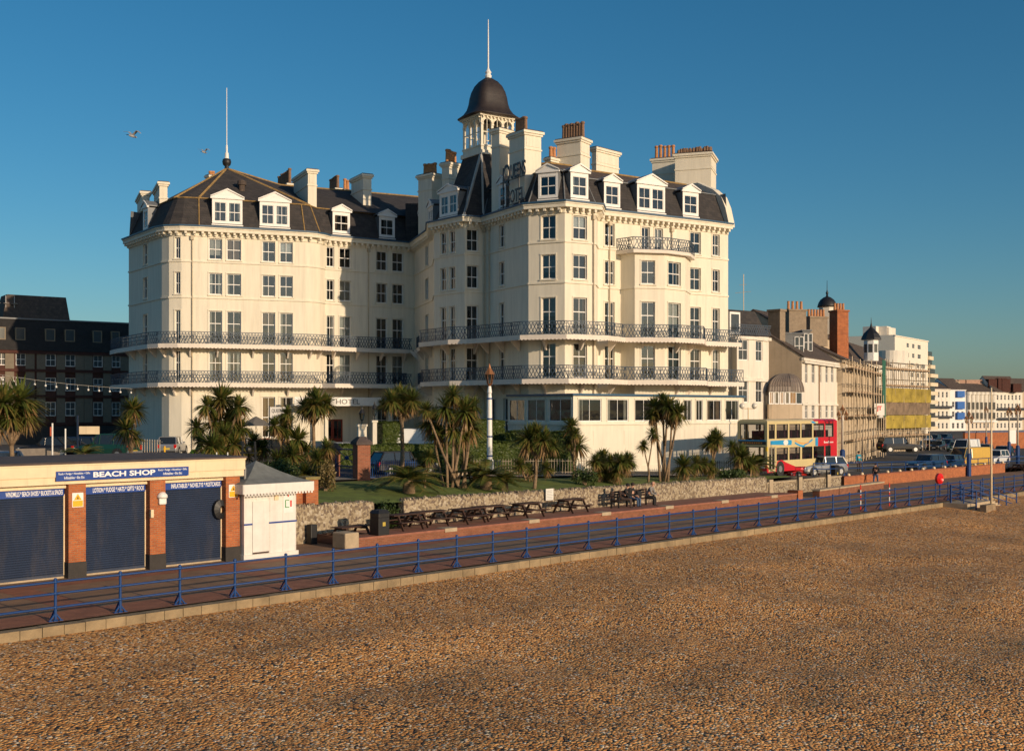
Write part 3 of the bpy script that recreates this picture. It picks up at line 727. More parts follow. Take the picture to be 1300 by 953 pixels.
chimney(633, 634, 650, 163, 93, 22); chimney(646.5, 666, 687, 165, 89.6, 21.9, front_ang=.6)
chimney(652, 666.5, 671, 170, 93.5, 24, pots=7, ph=1.5, potmat=dark_pot)
chimney(697, 699, 709, 200, 98, 24, pots=2, ph=1.0); chimney(707, 737, 748.5, 174, 97.5, 24, pots=8, ph=1.5, potmat=dark_pot, front_ang=1.0)
chimney(753.5, 757, 785.5, 187, 100, 24); chimney(828, 857, 860, 200, 108, 24, pots=5, ph=1.35, front_ang=1.2)
cH = chimney(857, 902.5, 909, 193, 103.5, 23, front_ang=1.25)
bp = MB()
for i in range(26):
    x, y = at(902 - i * 1.55, 103.8 + i * .04); bp.lathe((x + random.uniform(-.12, .12), y, zt(193, 104.3)), [(.16, 0), (.15, .2), (.12, random.uniform(.25, .45))], 6)
bp.build('chimney_pot', dark_pot, cH)
# ---- roof-top sign
sg = thing('rooftop_sign', 'black rooftop letters reading QUEENS HOTEL above the shaded side of the hotel', 'sign', (0.2, 90.6, 21.9))
Fs = Fr((-1.75, 93.2), (.98, 88.5))
fr_ = MB()
for u in (1.9, 4.4): fr_.box(Fs, u, u + .07, -.12, -.05, 21.8, 25.2)
for zz in (24.0, 22.05): fr_.box(Fs, 1.6, Fs.L, -.05, -.01, zz, zz + .06)
fr_.build('frame', black_p, sg)
sgm = M('sign_black', (.012, .016, .022), .5, .05, 5)
ua, ub = Fs.upx(640.5), Fs.upx(664)
lettering('Q', Fs, Fs.upx(639.5), Fs.upx(648), 23.55, 25.35, .02, sgm, sg, depth=.05, bold=.008); lettering('UEENS', Fs, Fs.upx(649), Fs.upx(668), 24.05, 25.2, .02, sgm, sg, depth=.05, bold=.008)
lettering('HOTEL', Fs, Fs.upx(643.5), Fs.upx(666), 22.15, 23.2, .02, sgm, sg, depth=.05, bold=.008)
# ---- conservatory along the front (part of the hotel)
CV = [(-.3, 90.0), (4.46, 83.2), (19.2, 95.3), (19.9, 98.0)]
cw = MB(); cwin = []
pxs = {0: [(646, 666), (669, 692), (697, 725)], 1: [(734, 763.3), (771, 797.5), (806, 829), (835, 846), (851, 862), (868, 878), (883.7, 892), (897.5, 915.5), (921, 937.8)]}
for i in range(3):
    F = Fr(CV[i], CV[i + 1]); ws = [(F.upx(a), F.upx(b), 4.98, 6.66) for a, b in pxs.get(i, [])]
    wallgrid(cw, F, .2, 6.9, ws, rev=.1)
    for w_ in ws: cwin.append((F, w_)); trim(cw, F, w_, .08, .03, False)
    cw.box(F, 0, F.L, .004, .1, 4.72, 4.84); cw.box(F, 0, F.L, .004, .06, .3, 1.6)
    if i == 1:
        for u in (2, 5.2, 8.3, 12): cw.box(F, u, u + 1.6, .004, .02, 3.2, 4.3)
cvb = cw.build('conservatory', [stucco, room_dark], hotel)
for F, w_ in cwin: window(F, w_, cvb, 'conservatory_window', rev=.1, split=.985 if True else .5, fw=.06)
cr = MB(); cr.poly([(*p, 7.0) for p in offs(CV, .15)] + [(16.5, 97.4, 7.0), (1.0, 90.5, 7.0)]); cr.build('conservatory_roof', roof_dark, hotel)
ce_ = MB(); ribbon(ce_, offs(CV, .0), offs(CV, .2), 6.9, 7.05); ce_.build('roof_edge', gutter_blue, hotel)
# ---- entrance canopy with its sign
can = MB(); F = Fe
can.box(F, F.upx(366), 5.3, 0.004, 3.3, 6.2, 6.3); can.box(F, Fr(Fe.P(0, 3.4, 0).to_2d()[:], Fe.P(8, 3.4, 0).to_2d()[:]).upx(374), 5.4, 3.3, 3.36, 6.25, 6.98)
can.build('entrance_canopy', white_p, hotel)
F2_ = Fr(Fe.P(0, 3.4, 0).to_2d()[:], Fe.P(8, 3.4, 0).to_2d()[:])
for s_, (a, b) in (('QUEENS', (F2_.upx(384), F2_.upx(420))), ('HOTEL', (F2_.upx(427), F2_.upx(457)))): lettering(s_, F, a, b, 6.38, 6.82, 3.365, M('grey_lettering', (.1, .1, .1), .6, 0), hotel, depth=.02, bold=.004)
for u in (-1.4, 3.4, 4.9): cl = MB(); cl.box(F, u, u + .3, 2.95, 3.25, 2.0, 6.2); cl.build('canopy_column', stucco, hotel)
stp = MB(); stp.box(F, -1.6, 6.3, .01, 3.3, 1.9, 2.4); stp.box(F, -1, 5.7, .01, 2.6, 2.4, 2.68); stp.build('entrance_step', concrete, hotel)
from mathutils import noise as mnoise
# ================================================================ GROUND, BEACH, PROMENADE
def zbeach(s, t):
    a = -t
    z = -.27 + zprom(s) - .055 * min(a, 60)
    z += .35 * mnoise.noise(Vector((s * .07, a * .13, 3.1))) * min(1, a / 6) + .16 * mnoise.noise(Vector((s * .3, a * .38, 7))) * min(1, a / 4) + .07 * mnoise.noise(Vector((s * .9, a * 1.1, 1))) * min(1, a / 2)
    return z
def grid(ss, ts, zf, name, mat):
    m = MB(); n = len(ts)
    for s in ss:
        for t in ts:
            x, y = W(s, t); m.v.append((x, y, zf(s, t)))
    for i in range(len(ss) - 1):
        for j in range(n - 1):
            a = i * n + j; m.f.append((a, a + n, a + n + 1, a + 1)); m.m.append(0)
    return m.build(name, mat, smooth=True)
def rng(a, b, st):
    n = max(1, round((b - a) / st)); return [a + (b - a) * i / n for i in range(n + 1)]
struct(grid(rng(-45, 110, .5) + rng(112, 420, 6), rng(-70, -.42, .6), zbeach, 'beach', shingle))
struct(grid([-45, 0, 95, 200, 330, 420], [-.02, 10.28], lambda s, t: zprom(s), 'promenade', prom_m))
struct(grid([-45, 0, 95, 200, 330, 420], [.0, 1.5], lambda s, t: zprom(s) + .004, 'red_paving_band', prom_red))
struct(grid([-45, 0, 80], [6.2, 7.4], lambda s, t: zprom(s) + .004, 'red_paving_edge', prom_red))
for k in range(22):
    s0 = 1 + k * 7.6
    m = MB(); q = [(s0, 1.5), (s0 + 1.0, 1.5), (s0 + 1.0, 6.2), (s0, 6.2)]
    m.poly([(*W(*p), zprom(p[0]) + .006) for p in q]); struct(m.build('paving_stripe', prom_red))
# low sea wall: coping blocks
kb = MB(); s = -45.0
while s < 300:
    L = .6; F = Fr(W(s + .008, 0), W(s + L - .008, 0), zprom(s)); kb.box(F, 0, F.L, .02, .42 + random.uniform(-.008, .008), -1.4, -.03 + random.uniform(-.006, .006)); s += L
struct(kb.build('sea_wall', M('sea_wall_stone', (.27, .2, .115), .95, .3, 1.2, .4, 14)))
struct(grid([-120, -45, 0, 26, 30, 35, 40, 45, 50, 54, 56, 57, 58, 60, 66, 75, 84, 100, 120, 160, 200, 260, 330, 460], [0, .5, 1], lambda s, t: 0, 'road', asphalt))
rd = bpy.data.objects['road'].data; ss = [-120, -45, 0, 26, 30, 35, 40, 45, 50, 54, 56, 57, 58, 60, 66, 75, 84, 100, 120, 160, 200, 260, 330, 460]; k = 0
for s in ss:
    f = tf(s)
    for t in (f, max(f + 2, 60), 170):
        x, y = W(s, t); rd.vertices[k].co = (x, y, zroad(s, t) if t < 100 else zroad(s, 60)); k += 1
lg = MB(); ls = rng(-45, 57, 1.5); ks = [0, .1, .2, .35, .5, .65, .8, .92, 1]
for s in ls:
    for kk in ks:
        t = 10.42 + (tf(s) - 10.42) * kk; x, y = W(s, t); a = ztop(s) - .14; b = zroad(s, tf(s)) + .02
        lg.v.append((x, y, a + (b - a) * kk + .12 * math.sin(kk * math.pi) + .03 * math.sin(s * .8 + kk * 5)))
for i in range(len(ls) - 1):
    for j in range(len(ks) - 1): a = i * len(ks) + j; lg.f.append((a, a + len(ks), a + len(ks) + 1, a + 1)); lg.m.append(0)
struct(lg.build('lawn', grass_m, smooth=True))
bgm = MB(); bgm.poly([(-3000, -200, -4), (3000, -200, -4), (3000, 5000, -4), (-3000, 5000, -4)]); struct(bgm.build('ground', M('warm_bounce_ground', (.42, .3, .18), .95, .2, .05)))  # mostly unseen ground, sandy colour chosen to bounce warm light into shade
# pavement and kerb beside the road, forecourt pavement before the hotel
def strip(name, s_list, t0, t1, dz, mat):
    m = MB()
    for a, b in zip(s_list, s_list[1:]):
        m.poly([(*W(a, t0(a)), zroad(a, t0(a)) + dz), (*W(b, t0(b)), zroad(b, t0(b)) + dz), (*W(b, t1(b)), zroad(b, t1(b)) + dz), (*W(a, t1(a)), zroad(a, t1(a)) + dz)])
    return struct(m.build(name, mat))
sl_ = [-45, 0, 26, 40, 50, 57]; strip('pavement', sl_, lambda s: tf(s), lambda s: tf(s) + 2, .12, pavement_m)
# kerbs
km = MB()
for a, b in zip(sl_, sl_[1:]):
    p, q = W(a, tf(a) + 2), W(b, tf(b) + 2); F = Fr(p, q); z = min(zroad(a, tf(a) + 2), zroad(b, tf(b) + 2))
    P = F.P
    za, zb_ = zroad(a, tf(a) + 2), zroad(b, tf(b) + 2)
    km.hexa([P(0, 0, za - .1), P(F.L, 0, zb_ - .1), P(F.L, .15, zb_ - .1), P(0, .15, za - .1), P(0, 0, za + .125), P(F.L, 0, zb_ + .125), P(F.L, .15, zb_ + .125), P(0, .15, za + .125)])
struct(km.build('kerb', concrete))
# white line markings on the far road
for k in range(16):
    s0 = 62 + k * 7
    m = MB(); m.poly([(*W(a, t), zroad(a, t) + .006) for a, t in ((s0, 16.9), (s0 + 3, 16.9), (s0 + 3, 17.05), (s0, 17.05))]); struct(m.build('road_marking', white_p))
m = MB()
for a, b in zip([60, 84, 120], [84, 120, 170]): m.poly([(*W(s, t), zroad(s, t) + .006) for s, t in ((a, 22.5), (b, 22.5), (b, 22.75), (a, 22.75))])
struct(m.build('road_edge_line', white_p))
# scattered real pebbles on the near beach (uncountable)
pm = [MB() for _ in range(4)]
rnd = random.Random(3)
for i in range(15000):
    y = 21 + 34 * rnd.random() ** 1.8; x = rnd.uniform(-.47, .47) * y; s, t = ST(x, y)
    if t > -.6: continue
    z = zbeach(s, t); r_ = rnd.uniform(.018, .045); m = pm[rnd.randrange(4)]; b = len(m.v); a0 = rnd.random() * 3; e = rnd.uniform(.6, 1)
    for k in range(5):
        q = a0 + k * 1.2566; m.v.append((x + r_ * math.cos(q), y + r_ * e * math.sin(q), z + r_ * .1))
    m.v.append((x + rnd.uniform(-.3, .3) * r_, y, z + r_ * .65)); 
    for k in range(5): m.f.append((b + k, b + (k + 1) % 5, b + 5)); m.m.append(0)
cols = [(.5, .33, .18), (.3, .19, .1), (.62, .52, .4), (.14, .1, .07)]
allp = MB()
for k, m in enumerate(pm):
    b = len(allp.v); allp.v += m.v; allp.f += [tuple(b + i for i in f) for f in m.f]; allp.m += [k] * len(m.f)
struct(allp.build('pebbles', [M('pebble_tone', cols[0], .7, .2, 30), M('pebble_brown', cols[1], .7, .2, 30), M('pebble_pale', cols[2], .7, .2, 30), M('pebble_dark', cols[3], .7, .2, 30)], smooth=True), 'stuff')

# ================================================================ BLUE RAILING
rail_len = 112.0
rl = thing('railing', 'long blue three-bar railing running along the sea side of the promenade', 'railing', (*W(0, 0), 0))
px_s = [0.0]
s = -26.6; posts = []
while s < 99.8: posts.append(s); s += 1.9
def rail_post(s, t=0.12, parent=None, h=1.12, foot=True, F=None):
    m = MB(); x, y = W(s, t); z = zprom(s)
    m.tube((x, y, z), (x, y, z + h), .042, .036, 8); m.ball((x, y, z + h + .02), .055, 6)
    for q in (.38, .76, 1.08): m.ball((x, y, z + q), .058, 6)
    m.lathe((x, y, z), [(.08, 0), (.08, .03), (.05, .05)], 8)
    if foot:
        for e in (-.15, .15):
            a = (x + DX * e, y + DY * e, z + .03); m.tube(a, (x, y, z + .22), .026, n=6); m.box(frame_at(a[0], a[1], z, SANG), -.05, .05, -.05, .05, 0, .03)
        a = (x + NX * .3, y + NY * .3, z + .02); m.tube(a, (x, y, z + .38), .024, n=6)
    return m.build('post', blue_rail, parent, smooth=False)
for s in posts: rail_post(s, parent=rl)
for q in (.38, .76, 1.08):
    m = MB(); a, b = posts[0] - 1, posts[-1]
    m.tube((*W(a, .12), q), (*W(95, .12), q), .034, n=8); m.tube((*W(95, .12), q), (*W(b, .12), q + zprom(b)), .034, n=8); m.build('rail', blue_rail, rl, smooth=True)
# railing beyond the steps, on the far stretch
rl2 = thing('railing', 'blue railing of the far beach stretch beyond the timber groyne post and steps', 'railing', (*W(101, 0), 0))
for k in range(26): rail_post(101.5 + k * 2.4, parent=rl2)
for q in (.38, .76, 1.08):
    m = MB(); m.tube((*W(101.5, .12), q + zprom(101.5)), (*W(161.5, .12), q + zprom(161.5)), .028, n=6); m.build('rail', blue_rail, rl2, smooth=True)
# stair railings at the beach steps
def stair_rail(s0, t0, s1, t1, z0, z1, label, n=3):
    r_ = thing('stair_railing', label, 'railing', (*W(s0, t0), z0), 'railings of the beach steps')
    for k in range(n):
        f = k / (n - 1); x, y = W(s0 + (s1 - s0) * f, t0 + (t1 - t0) * f); z = z0 + (z1 - z0) * f
        m = MB(); m.tube((x, y, z - .6), (x, y, z + 1.1), .045, n=8); m.ball((x, y, z + 1.12), .06, 6); m.build('post', blue_rail, r_)
    for q in (.35, .72, 1.06):
        m = MB(); m.tube((*W(s0, t0), z0 + q), (*W(s1, t1), z1 + q), .03, n=8); m.build('rail', blue_rail, r_)
stair_rail(57.2, -.75, 60.6, -.75, -.05, -.05, 'blue railing along the top landing of the beach steps by the red lifebuoy')
stair_rail(60.7, -.75, 62.6, -2.2, -.05, -.9, 'sloping blue handrail going down the beach steps, nearer of the pair')
stair_rail(62.4, -.6, 65.2, -1.9, -.05, -.9, 'sloping blue handrail going down the beach steps, farther of the pair')
stair_rail(57.2, -.8, 57.4, -2.3, -.05, -.35, 'short blue side railing running out over the beach at the steps')
stp = thing('beach_steps', 'concrete steps going down from the promenade onto the shingle between blue handrails', 'steps', (*W(61, -1.4), -.4))
F = Fr(W(60.9, -.45), W(66, -.45))
for k in range(7): m = MB(); m.box(F, k * .45, k * .45 + .46, 0.0, 1.5, -1.6, -.06 - k * .14); m.build('step', concrete, stp)
m = MB(); m.box(F, -4, -.01, 0, 1.5, -1.2, -.02); m.build('landing', concrete, stp)
bx = thing('beach_post', 'tall thin pale pole rising from a concrete block at the edge of the shingle', 'pole', (*gp(1258.5, 641, -.1), -.3))
px, py = gp(1258.5, 641, -.1); m = MB(); m.tube((px, py, -.3), (px, py, zt(492, py)), .07, .045, 10); m.build('pole', cream_p, bx, smooth=True)
m = MB(); m.box(frame_at(px, py, 0, SANG), -1.3, .2, -.2, .2, -.9, -.02); m.build('base_block', M('groyne_timber', (.25, .18, .11), .9, .3), bx)
# red lifebuoy housing
def lifebuoy():
    x, y = gp(1193, 630, 0); t_ = thing('lifebuoy_housing', 'bright red lifebuoy housing on a post beside the promenade railing', 'lifebuoy', (x, y, 0)); F = frame_at(x, y, 0, .5)
    m = MB(); m.tube((x, y, 0), (x, y, 1.5), .045, n=8); m.build('post', blue_rail, t_)
    m = MB(); red = M('lifebuoy_red', (.75, .02, .015), .35, .05, 4)
    n = 20
    for i in range(n):
        a0, a1 = 2 * math.pi * i / n, 2 * math.pi * (i + 1) / n; q = lambda a, r_, w_: F.P(r_ * math.cos(a), w_, 1.2 + r_ * math.sin(a) * 1.15)
        m.poly([q(a0, .32, .06), q(a1, .32, .06), q(a1, .16, .2), q(a0, .16, .2)]); m.poly([q(a0, .16, .2), q(a1, .16, .2), q(0, 0, .14)]); m.poly([q(a0, .32, -.12), q(a1, .32, -.12), q(a1, .32, .06), q(a0, .32, .06)]); m.poly([q(a0, .32, -.12), q(a1, .32, -.12), q(0, 0, -.12)])
    m.build('housing', red, t_, smooth=False)
lifebuoy()
def depth_pole(px, ybase, h, lab):
    x, y = gp(px, ybase, 0); t_ = thing('marker_post', lab, 'marker post', (x, y, 0), 'red and white marker posts at the railing')
    for k in range(5):
        m = MB(); m.tube((x, y, k * h / 5), (x, y, (k + 1) * h / 5), .036, n=8); m.build('band', white_p if k % 2 else M('signal_red', (.7, .04, .02), .4, .05), t_)
depth_pole(1092.5, 648, 1.5, 'red and white banded marker post at the railing, left of the pair'); depth_pole(1129, 642, 1.4, 'red and white banded marker post at the railing, right of the pair')

# ================================================================ BEACH SHOP
SH = 7.6    # distance of the shop front from the railing
shop = thing('beach_shop', 'single-storey beach shop with brick pillars, closed navy roller shutters and cream fascia', 'shop', (*W(0, SH), 0))
SF = Fr(W(-26, SH + .3), W(11, SH + .3)); S0 = 26.0
def su(px, off=0): return Fr(W(-26, SH + off), W(11, SH + off)).upx(px)
pil = [(82.5, 109), (183, 210), (281, 304.5)]
Ff = Fr(W(-26, SH), W(11, SH))
dark_base = M('tarred_brick', (.03, .025, .022), .7, .2, 3)
pu = [(Ff.upx(a + 12.5) , Ff.upx(b)) for a, b in pil]
w_p = .62
ends = [u1 for _, u1 in pu]; step_ = ends[1] - ends[0]
allp_ = [ends[0] - step_ * k for k in range(5, 0, -1)] + ends
for u1 in allp_:
    if u1 < .6: continue
    m = MB(); m.box(Ff, u1 - w_p, u1, -.62, 0, .55, 3.26); m.build('brick_pillar', red_brick, shop)
    m = MB(); m.box(Ff, u1 - w_p - .02, u1 + .02, -.64, .02, 0, .55); m.build('pillar_base', dark_base, shop)
UE = ends[-1]
m = MB(); F = Ff
m.box(F, -1, UE, -6, -.7, 0, 3.3); m.build('wall', M('shop_inner_wall', (.25, .2, .15), .9, .1), shop)
m = MB(); m.box(F, -1.5, UE + .12, -.35, .1, 3.27, 3.52); m.box(F, -1.5, UE + .14, -.35, .16, 3.522, 3.9); m.box(F, -1.5, UE + .16, -.3, .19, 3.902, 3.96)
m.build('fascia', cream_p, shop)
m = MB(); m.box(F, -1.5, UE + .1, -6.2, -.35, 3.3, 3.95); m.box(F, -1.5, UE + .2, -6.3, .22, 3.962, 4.03); m.build('flat_roof', roof_dark, shop)
# shutters between the pillars
signs = [None] * 4 + ['WINDMILLS * BEACH SHOES * BUCKETS & SPADES', 'LOTION * FUDGE * HATS * GIFTS * ROCK', 'INFLATABLES * NOVELTYS * POSTCARDS']
lw = M('white_lettering', (.85, .85, .85), .5, 0)
for k in range(len(allp_) - 1):
    a, b = allp_[k] + .03, allp_[k + 1] - w_p - .03
    if a < 0: continue
    m = MB(); n = 34; z0, z1 = .16, 2.86
    for i in range(n):
        za, zb_ = z0 + (z1 - z0) * i / n, z0 + (z1 - z0) * (i + 1) / n
        P = F.P; zm = za + (zb_ - za) * .5
        m.poly([P(a, -.36, za), P(b, -.36, za), P(b, -.33, zm), P(a, -.33, zm)]); m.poly([P(a, -.33, zm), P(b, -.33, zm), P(b, -.36, zb_), P(a, -.36, zb_)])
    m.box(F, a, b, -.38, -.31, .06, .16)
    sh = m.build('roller_shutter', shutter_m, shop)
    m = MB(); m.box(F, a, b, -.4, -.28, 0, .06); m.build('shutter_sill', concrete, shop)
    m = MB(); m.box(F, b - .01, b + .04, -.42, -.3, .1, 2.9); m.box(F, a - .04, a + .01, -.42, -.3, .1, 2.9); m.build('shutter_guide', cream_p, sh)
    m = MB(); m.box(F, a - .02, b + .02, -.34, -.18, 3.12, 3.26); m.build('lintel_board', cream_p, shop)
    sb = MB(); sb.box(F, a, b, -.34, -.28, 2.85, 3.118); sob = sb.build('sign_board', sign_blue, shop)
    if k >= 2 and signs[k]: lettering(signs[k], F, a + (.36 if k > 2 else -.1), b - .05, 2.9, 3.07, -.278, lw, sob, depth=.006, bold=.012)
a, b = Ff.upx(68), Ff.upx(236)
m = MB(); m.box(F, a, b, .165, .2, 3.39, 3.72); sob = m.build('sign_board', sign_blue, shop)
u0, u1 = Ff.upx(115), Ff.upx(193.5); lettering('BEACH SHOP', F, u0, u1, 3.47, 3.66, .2, lw, sob, depth=.01, bold=.03)
for q0, q1 in ((a + .08, u0 - .12), (u1 + .12, b - .08)):
    lettering('Rock \u2022 Fudge \u2022 Novelties \u2022 Gifts', F, q0, q1, 3.58, 3.67, .2, lw, sob, depth=.008, bold=.01)
    lettering('Inflatables \u2022 Etc Etc', F, q0 + .2, q1 - .2, 3.45, 3.54, .2, lw, sob, depth=.008, bold=.01)
yel = M('warning_yellow', (.8, .42, .01), .5, .05)
for u in (ends[0], ends[2]):
    m = MB(); m.box(F, u - .5, u - .1, .003, .02, 2.45, 2.95); so_ = m.build('warning_sign', white_p, shop)
    m = MB(); m.box(F, u - .48, u - .12, .021, .026, 2.47, 2.68); m.poly([F.P(u - .44, .024, 2.7), F.P(u - .16, .024, 2.7), F.P(u - .3, .024, 2.92)]); m.build('warning_panel', yel, so_)
    m = MB(); m.poly([F.P(u - .33, .028, 2.73), F.P(u - .27, .028, 2.73), F.P(u - .3, .028, 2.85)]); m.build('warning_mark', black_p, so_)
def onwall(name, u0, u1, w0, w1, z0, z1, mat, par=shop, bev=.02): m = MB(); m.box(F, u0, u1, w0, w1, z0, z1); return m.build(name, mat, par, bevel=bev)
onwall('alarm_box', ends[1] - .3, ends[1] + .0, .003, .12, 2.35, 2.62, white_p, bev=.05); 
m = MB(); m.lathe((F.P(ends[1] - .16, .06, 0).x, F.P(ends[1] - .16, .06, 0).y, 2.6), [(.2, 0), (.19, .1), (.1, .2), (.01, .22)], 12); m.build('alarm_cover', white_p, shop, smooth=True)
onwall('wall_box', ends[1] - w_p - .02, ends[1] - w_p + .1, .003, .12, 1.9, 2.2, cream_p)
m = MB(); p = F.P(ends[2] - w_p - .16, -.2, 1.95); 
for i in range(14):
    a0, a1 = 2 * math.pi * i / 14, 2 * math.pi * (i + 1) / 14; q = lambda a, r_, w_: F.P(ends[2] - w_p - .12 + r_ * math.cos(a), w_ - .25, 2.0 + 1.25 * r_ * math.sin(a))
    m.poly([q(a0, .3, .1), q(a1, .3, .1), q(a1, .12, .18), q(a0, .12, .18)]); m.poly([q(a0, .3, -.05), q(a1, .3, -.05), q(a1, .3, .1), q(a0, .3, .1)])
m.build('hose_reel', black_p, shop)
m = MB(); F = Ff; m.tube(F.P(UE + .05, .05, 3.8), F.P(UE + .3, -.1, 3.5), .06, n=8); m.tube(F.P(UE + .3, -.1, 3.5), F.P(UE + .3, -.3, 0), .05, n=8); m.build('downpipe', M('grey_pipe', (.25, .25, .24), .6, .1), shop)
# ================================================================ WHITE KIOSK
ks0, ks1 = Ff.upx(308) , Ff.upx(376.5)
Fk = Fr(W(-26, SH - .15), W(11, SH - .15)); ks0, ks1 = Fk.upx(309.5), Fk.upx(375.5)
kio = thing('white_kiosk', 'small white boarded kiosk with grey hipped roof and scalloped fascia beside the shop', 'kiosk', Fk.P((ks0 + ks1) / 2, -1, 0))
KD = 2.2; m = MB(); m.box(Fk, ks0, ks1, -KD, 0, .16, 2.6)
n = 12
for i in range(n + 1):
    u = ks0 + (ks1 - ks0) * i / n; 
    if i % 3 == 0: m.box(Fk, u - .03 if i else u, u + .03 if i < n else u, .002, .02, .1, 2.6)
for i in range(13): m.box(Fk, ks0 + .01, ks1 - .01, .001, .008 , .3 + i * .17, .3 + i * .17 + .15)
kio_wall = m.build('wall', timber_white, kio)
m = MB(); m.box(Fk, ks0 - .05, ks1 + .08, -KD - .05, .08, .0, .18); m.build('plinth', timber_white, kio)
m = MB(); m.box(Fk, ks0 + .38, ks0 + 1.12, .012, .045, .22, 2.25); dk = m.build('door', timber_white, kio)
m = MB(); m.box(Fk, ks0 + .38, ks0 + 1.12, .046, .06, .2, .26); m.build('door_bar', dark_wood, dk)
m = MB(); m.box(Fk, ks0 + 1.14, ks1 + .02, .022, .05, 1.34, 1.4); m.build('blue_batten', sign_blue, kio)
m = MB(); m.box(Fk, ks0 - .01, ks0 + .36, .022, .05, 1.34, 1.4); m.build('blue_batten', sign_blue, kio)
m = MB(); m.box(Fk, ks1 - .62, ks1 - .16, .022, .035, 1.72, 2.5); nb = m.build('notice', M('notice_paper', (.75, .75, .72), .6, .05), kio)
m = MB()
for k, (q0, q1, z0, z1) in enumerate(((.08, .12, 1.95, 2.2), (.08, .28, 1.92, 1.95), (.08, .28, 2.2, 2.23))): m.box(Fk, ks1 - .62 + q0, ks1 - .62 + q1, .036, .04, z0, z1)
m.build('notice_green_mark', M('notice_green', (.03, .25, .05), .6, 0), nb)
m = MB(); m.box(Fk, ks1 - .3, ks1 - .22, .036, .04, 1.95, 2.2); m.box(Fk, ks1 - .42, ks1 - .36, .036, .04, 2.35, 2.45); m.build('notice_red_mark', M('notice_red', (.6, .05, .03), .6, 0), nb)
m = MB(); m.box(Fk, ks1 - 1.05, ks1 - .85, .022, .05, 2.25, 2.45); m.build('vent', cream_p, kio)
u0, u1, w0, w1 = ks0 - .3, ks1 + .52, -KD - .3, .45; m = MB(); P = Fk.P
m.box(Fk, u0, u1, w1, w1 + .03, 2.58, 2.95); m.box(Fk, u1, u1 + .03, w0, w1 + .03, 2.58, 2.95); m.box(Fk, u0 - .03, u0, w0, w1, 2.58, 2.95)
n = 22
for i in range(n): m.box(Fk, u0 + (i + .2) * (u1 - u0) / n, u0 + (i + .8) * (u1 - u0) / n, w1 + .002, w1 + .028, 2.5, 2.58)
m.build('scalloped_fascia', timber_white, kio)
m = MB(); ax_, aw = ks0 + 1.35, -1.2; prof = [(1, 2.95), (.7, 3.13), (.42, 3.36), (.18, 3.6), (.0, 3.78)]
def rp_(u, w_, f): return (ax_ + (u - ax_) * f, aw + (w_ - aw) * f)
for (fa, za), (fb, zb_) in zip(prof, prof[1:]):
    cs_ = [(u0, w1), (u1, w1), (u1, w0), (u0, w0)]
    for i in range(4):
        p, q = cs_[i], cs_[(i + 1) % 4]; a = rp_(*p, fa); b = rp_(*q, fa); c = rp_(*q, fb); d = rp_(*p, fb)
        m.poly([P(*a, za), P(*b, za), P(*c, zb_), P(*d, zb_)])
m.build('roof', roof_felt, kio)

# ================================================================ BRICK GATE PIER, BINS, LOW WALL, STONE WALL
x, y = gp(391, 687, 0); bw_ = thing('brick_wall', 'orange brick wall with end pier beside the white kiosk, opening towards the picnic tables', 'wall', (x, y, 0)); F = frame_at(x, y, 0, SANG)
m = MB(); m.box(F, -.35, .3, -.35, .35, 0, 2.75); m.build('pier', red_brick, bw_)
m = MB(); m.box(F, -.42, .37, -.42, .42, 2.752, 2.88); m.build('coping', M('mossy_coping', (.2, .16, .06), .95, .3, 4), bw_)
m = MB(); m.box(F, -3.4, -.36, -.2, .1, 0, 2.7); m.build('wall_panel', red_brick, bw_)
def stone_block(px, yb, wd, dp_, h, lab, mat=None, cat='block'):
    x, y = gp(px, yb, 0); F = frame_at(x, y, 0, SANG); m = MB(); m.box(F, -wd / 2, wd / 2, -dp_ / 2, dp_ / 2, 0, h)
    return tag(m.build('stone_block' if mat is None else 'storage_box', mat or concrete, org=(x, y, 0), bevel=.04), lab, cat)
stone_block(404, 686, .85, .6, .75, 'buff concrete block standing beside the brick pier', None)
stone_block(396, 690, .35, .35, .85, 'low black box against the foot of the brick pier', black_p, 'box')
def bin_(x, y, z, lab, mat, h=1.15, r_=.3, ang=SANG):
    t_ = thing('litter_bin', lab, 'litter bin', (x, y, z), 'litter bins'); F = frame_at(x, y, z, ang)
    m = MB(); m.box(F, -r_, r_, -r_, r_, .06, h * .72); m.box(F, -r_ * .85, r_ * .85, -r_ * .85, r_ * .85, 0, .06); m.box(F, -r_, -r_ + .05, -r_, r_, h * .72, h * .88); m.box(F, r_ - .05, r_, -r_, r_, h * .72, h * .88); m.box(F, -r_ + .05, r_ - .05, r_ - .05, r_, h * .72, h * .88)
    m.build('body', mat, t_, bevel=.015)
    m = MB(); P = F.P; q = r_ + .03
    m.hexa([P(-q, -q, h * .88), P(q, -q, h * .88), P(q, q, h * .88), P(-q, q, h * .88), P(-q * .7, -q * .7, h), P(q * .7, -q * .7, h), P(q * .7, q * .7, h), P(-q * .7, q * .7, h)]); m.build('lid', mat, t_)
    m = MB(); m.box(F, -.08, .08, .0, .0, 0, 0) if 0 else m.poly([F.P(-.08, r_ + .004, h * .4), F.P(.08, r_ + .004, h * .4), F.P(.08, r_ + .004, h * .55), F.P(-.08, r_ + .004, h * .55)]); m.build('badge', M('gold_badge', (.45, .33, .05), .5, 0), t_)
    return t_
x, y = gp(482, 688, .1); bin_(x, y, .36, 'black litter bin with gold badge at the near end of the picnic tables', black_p)
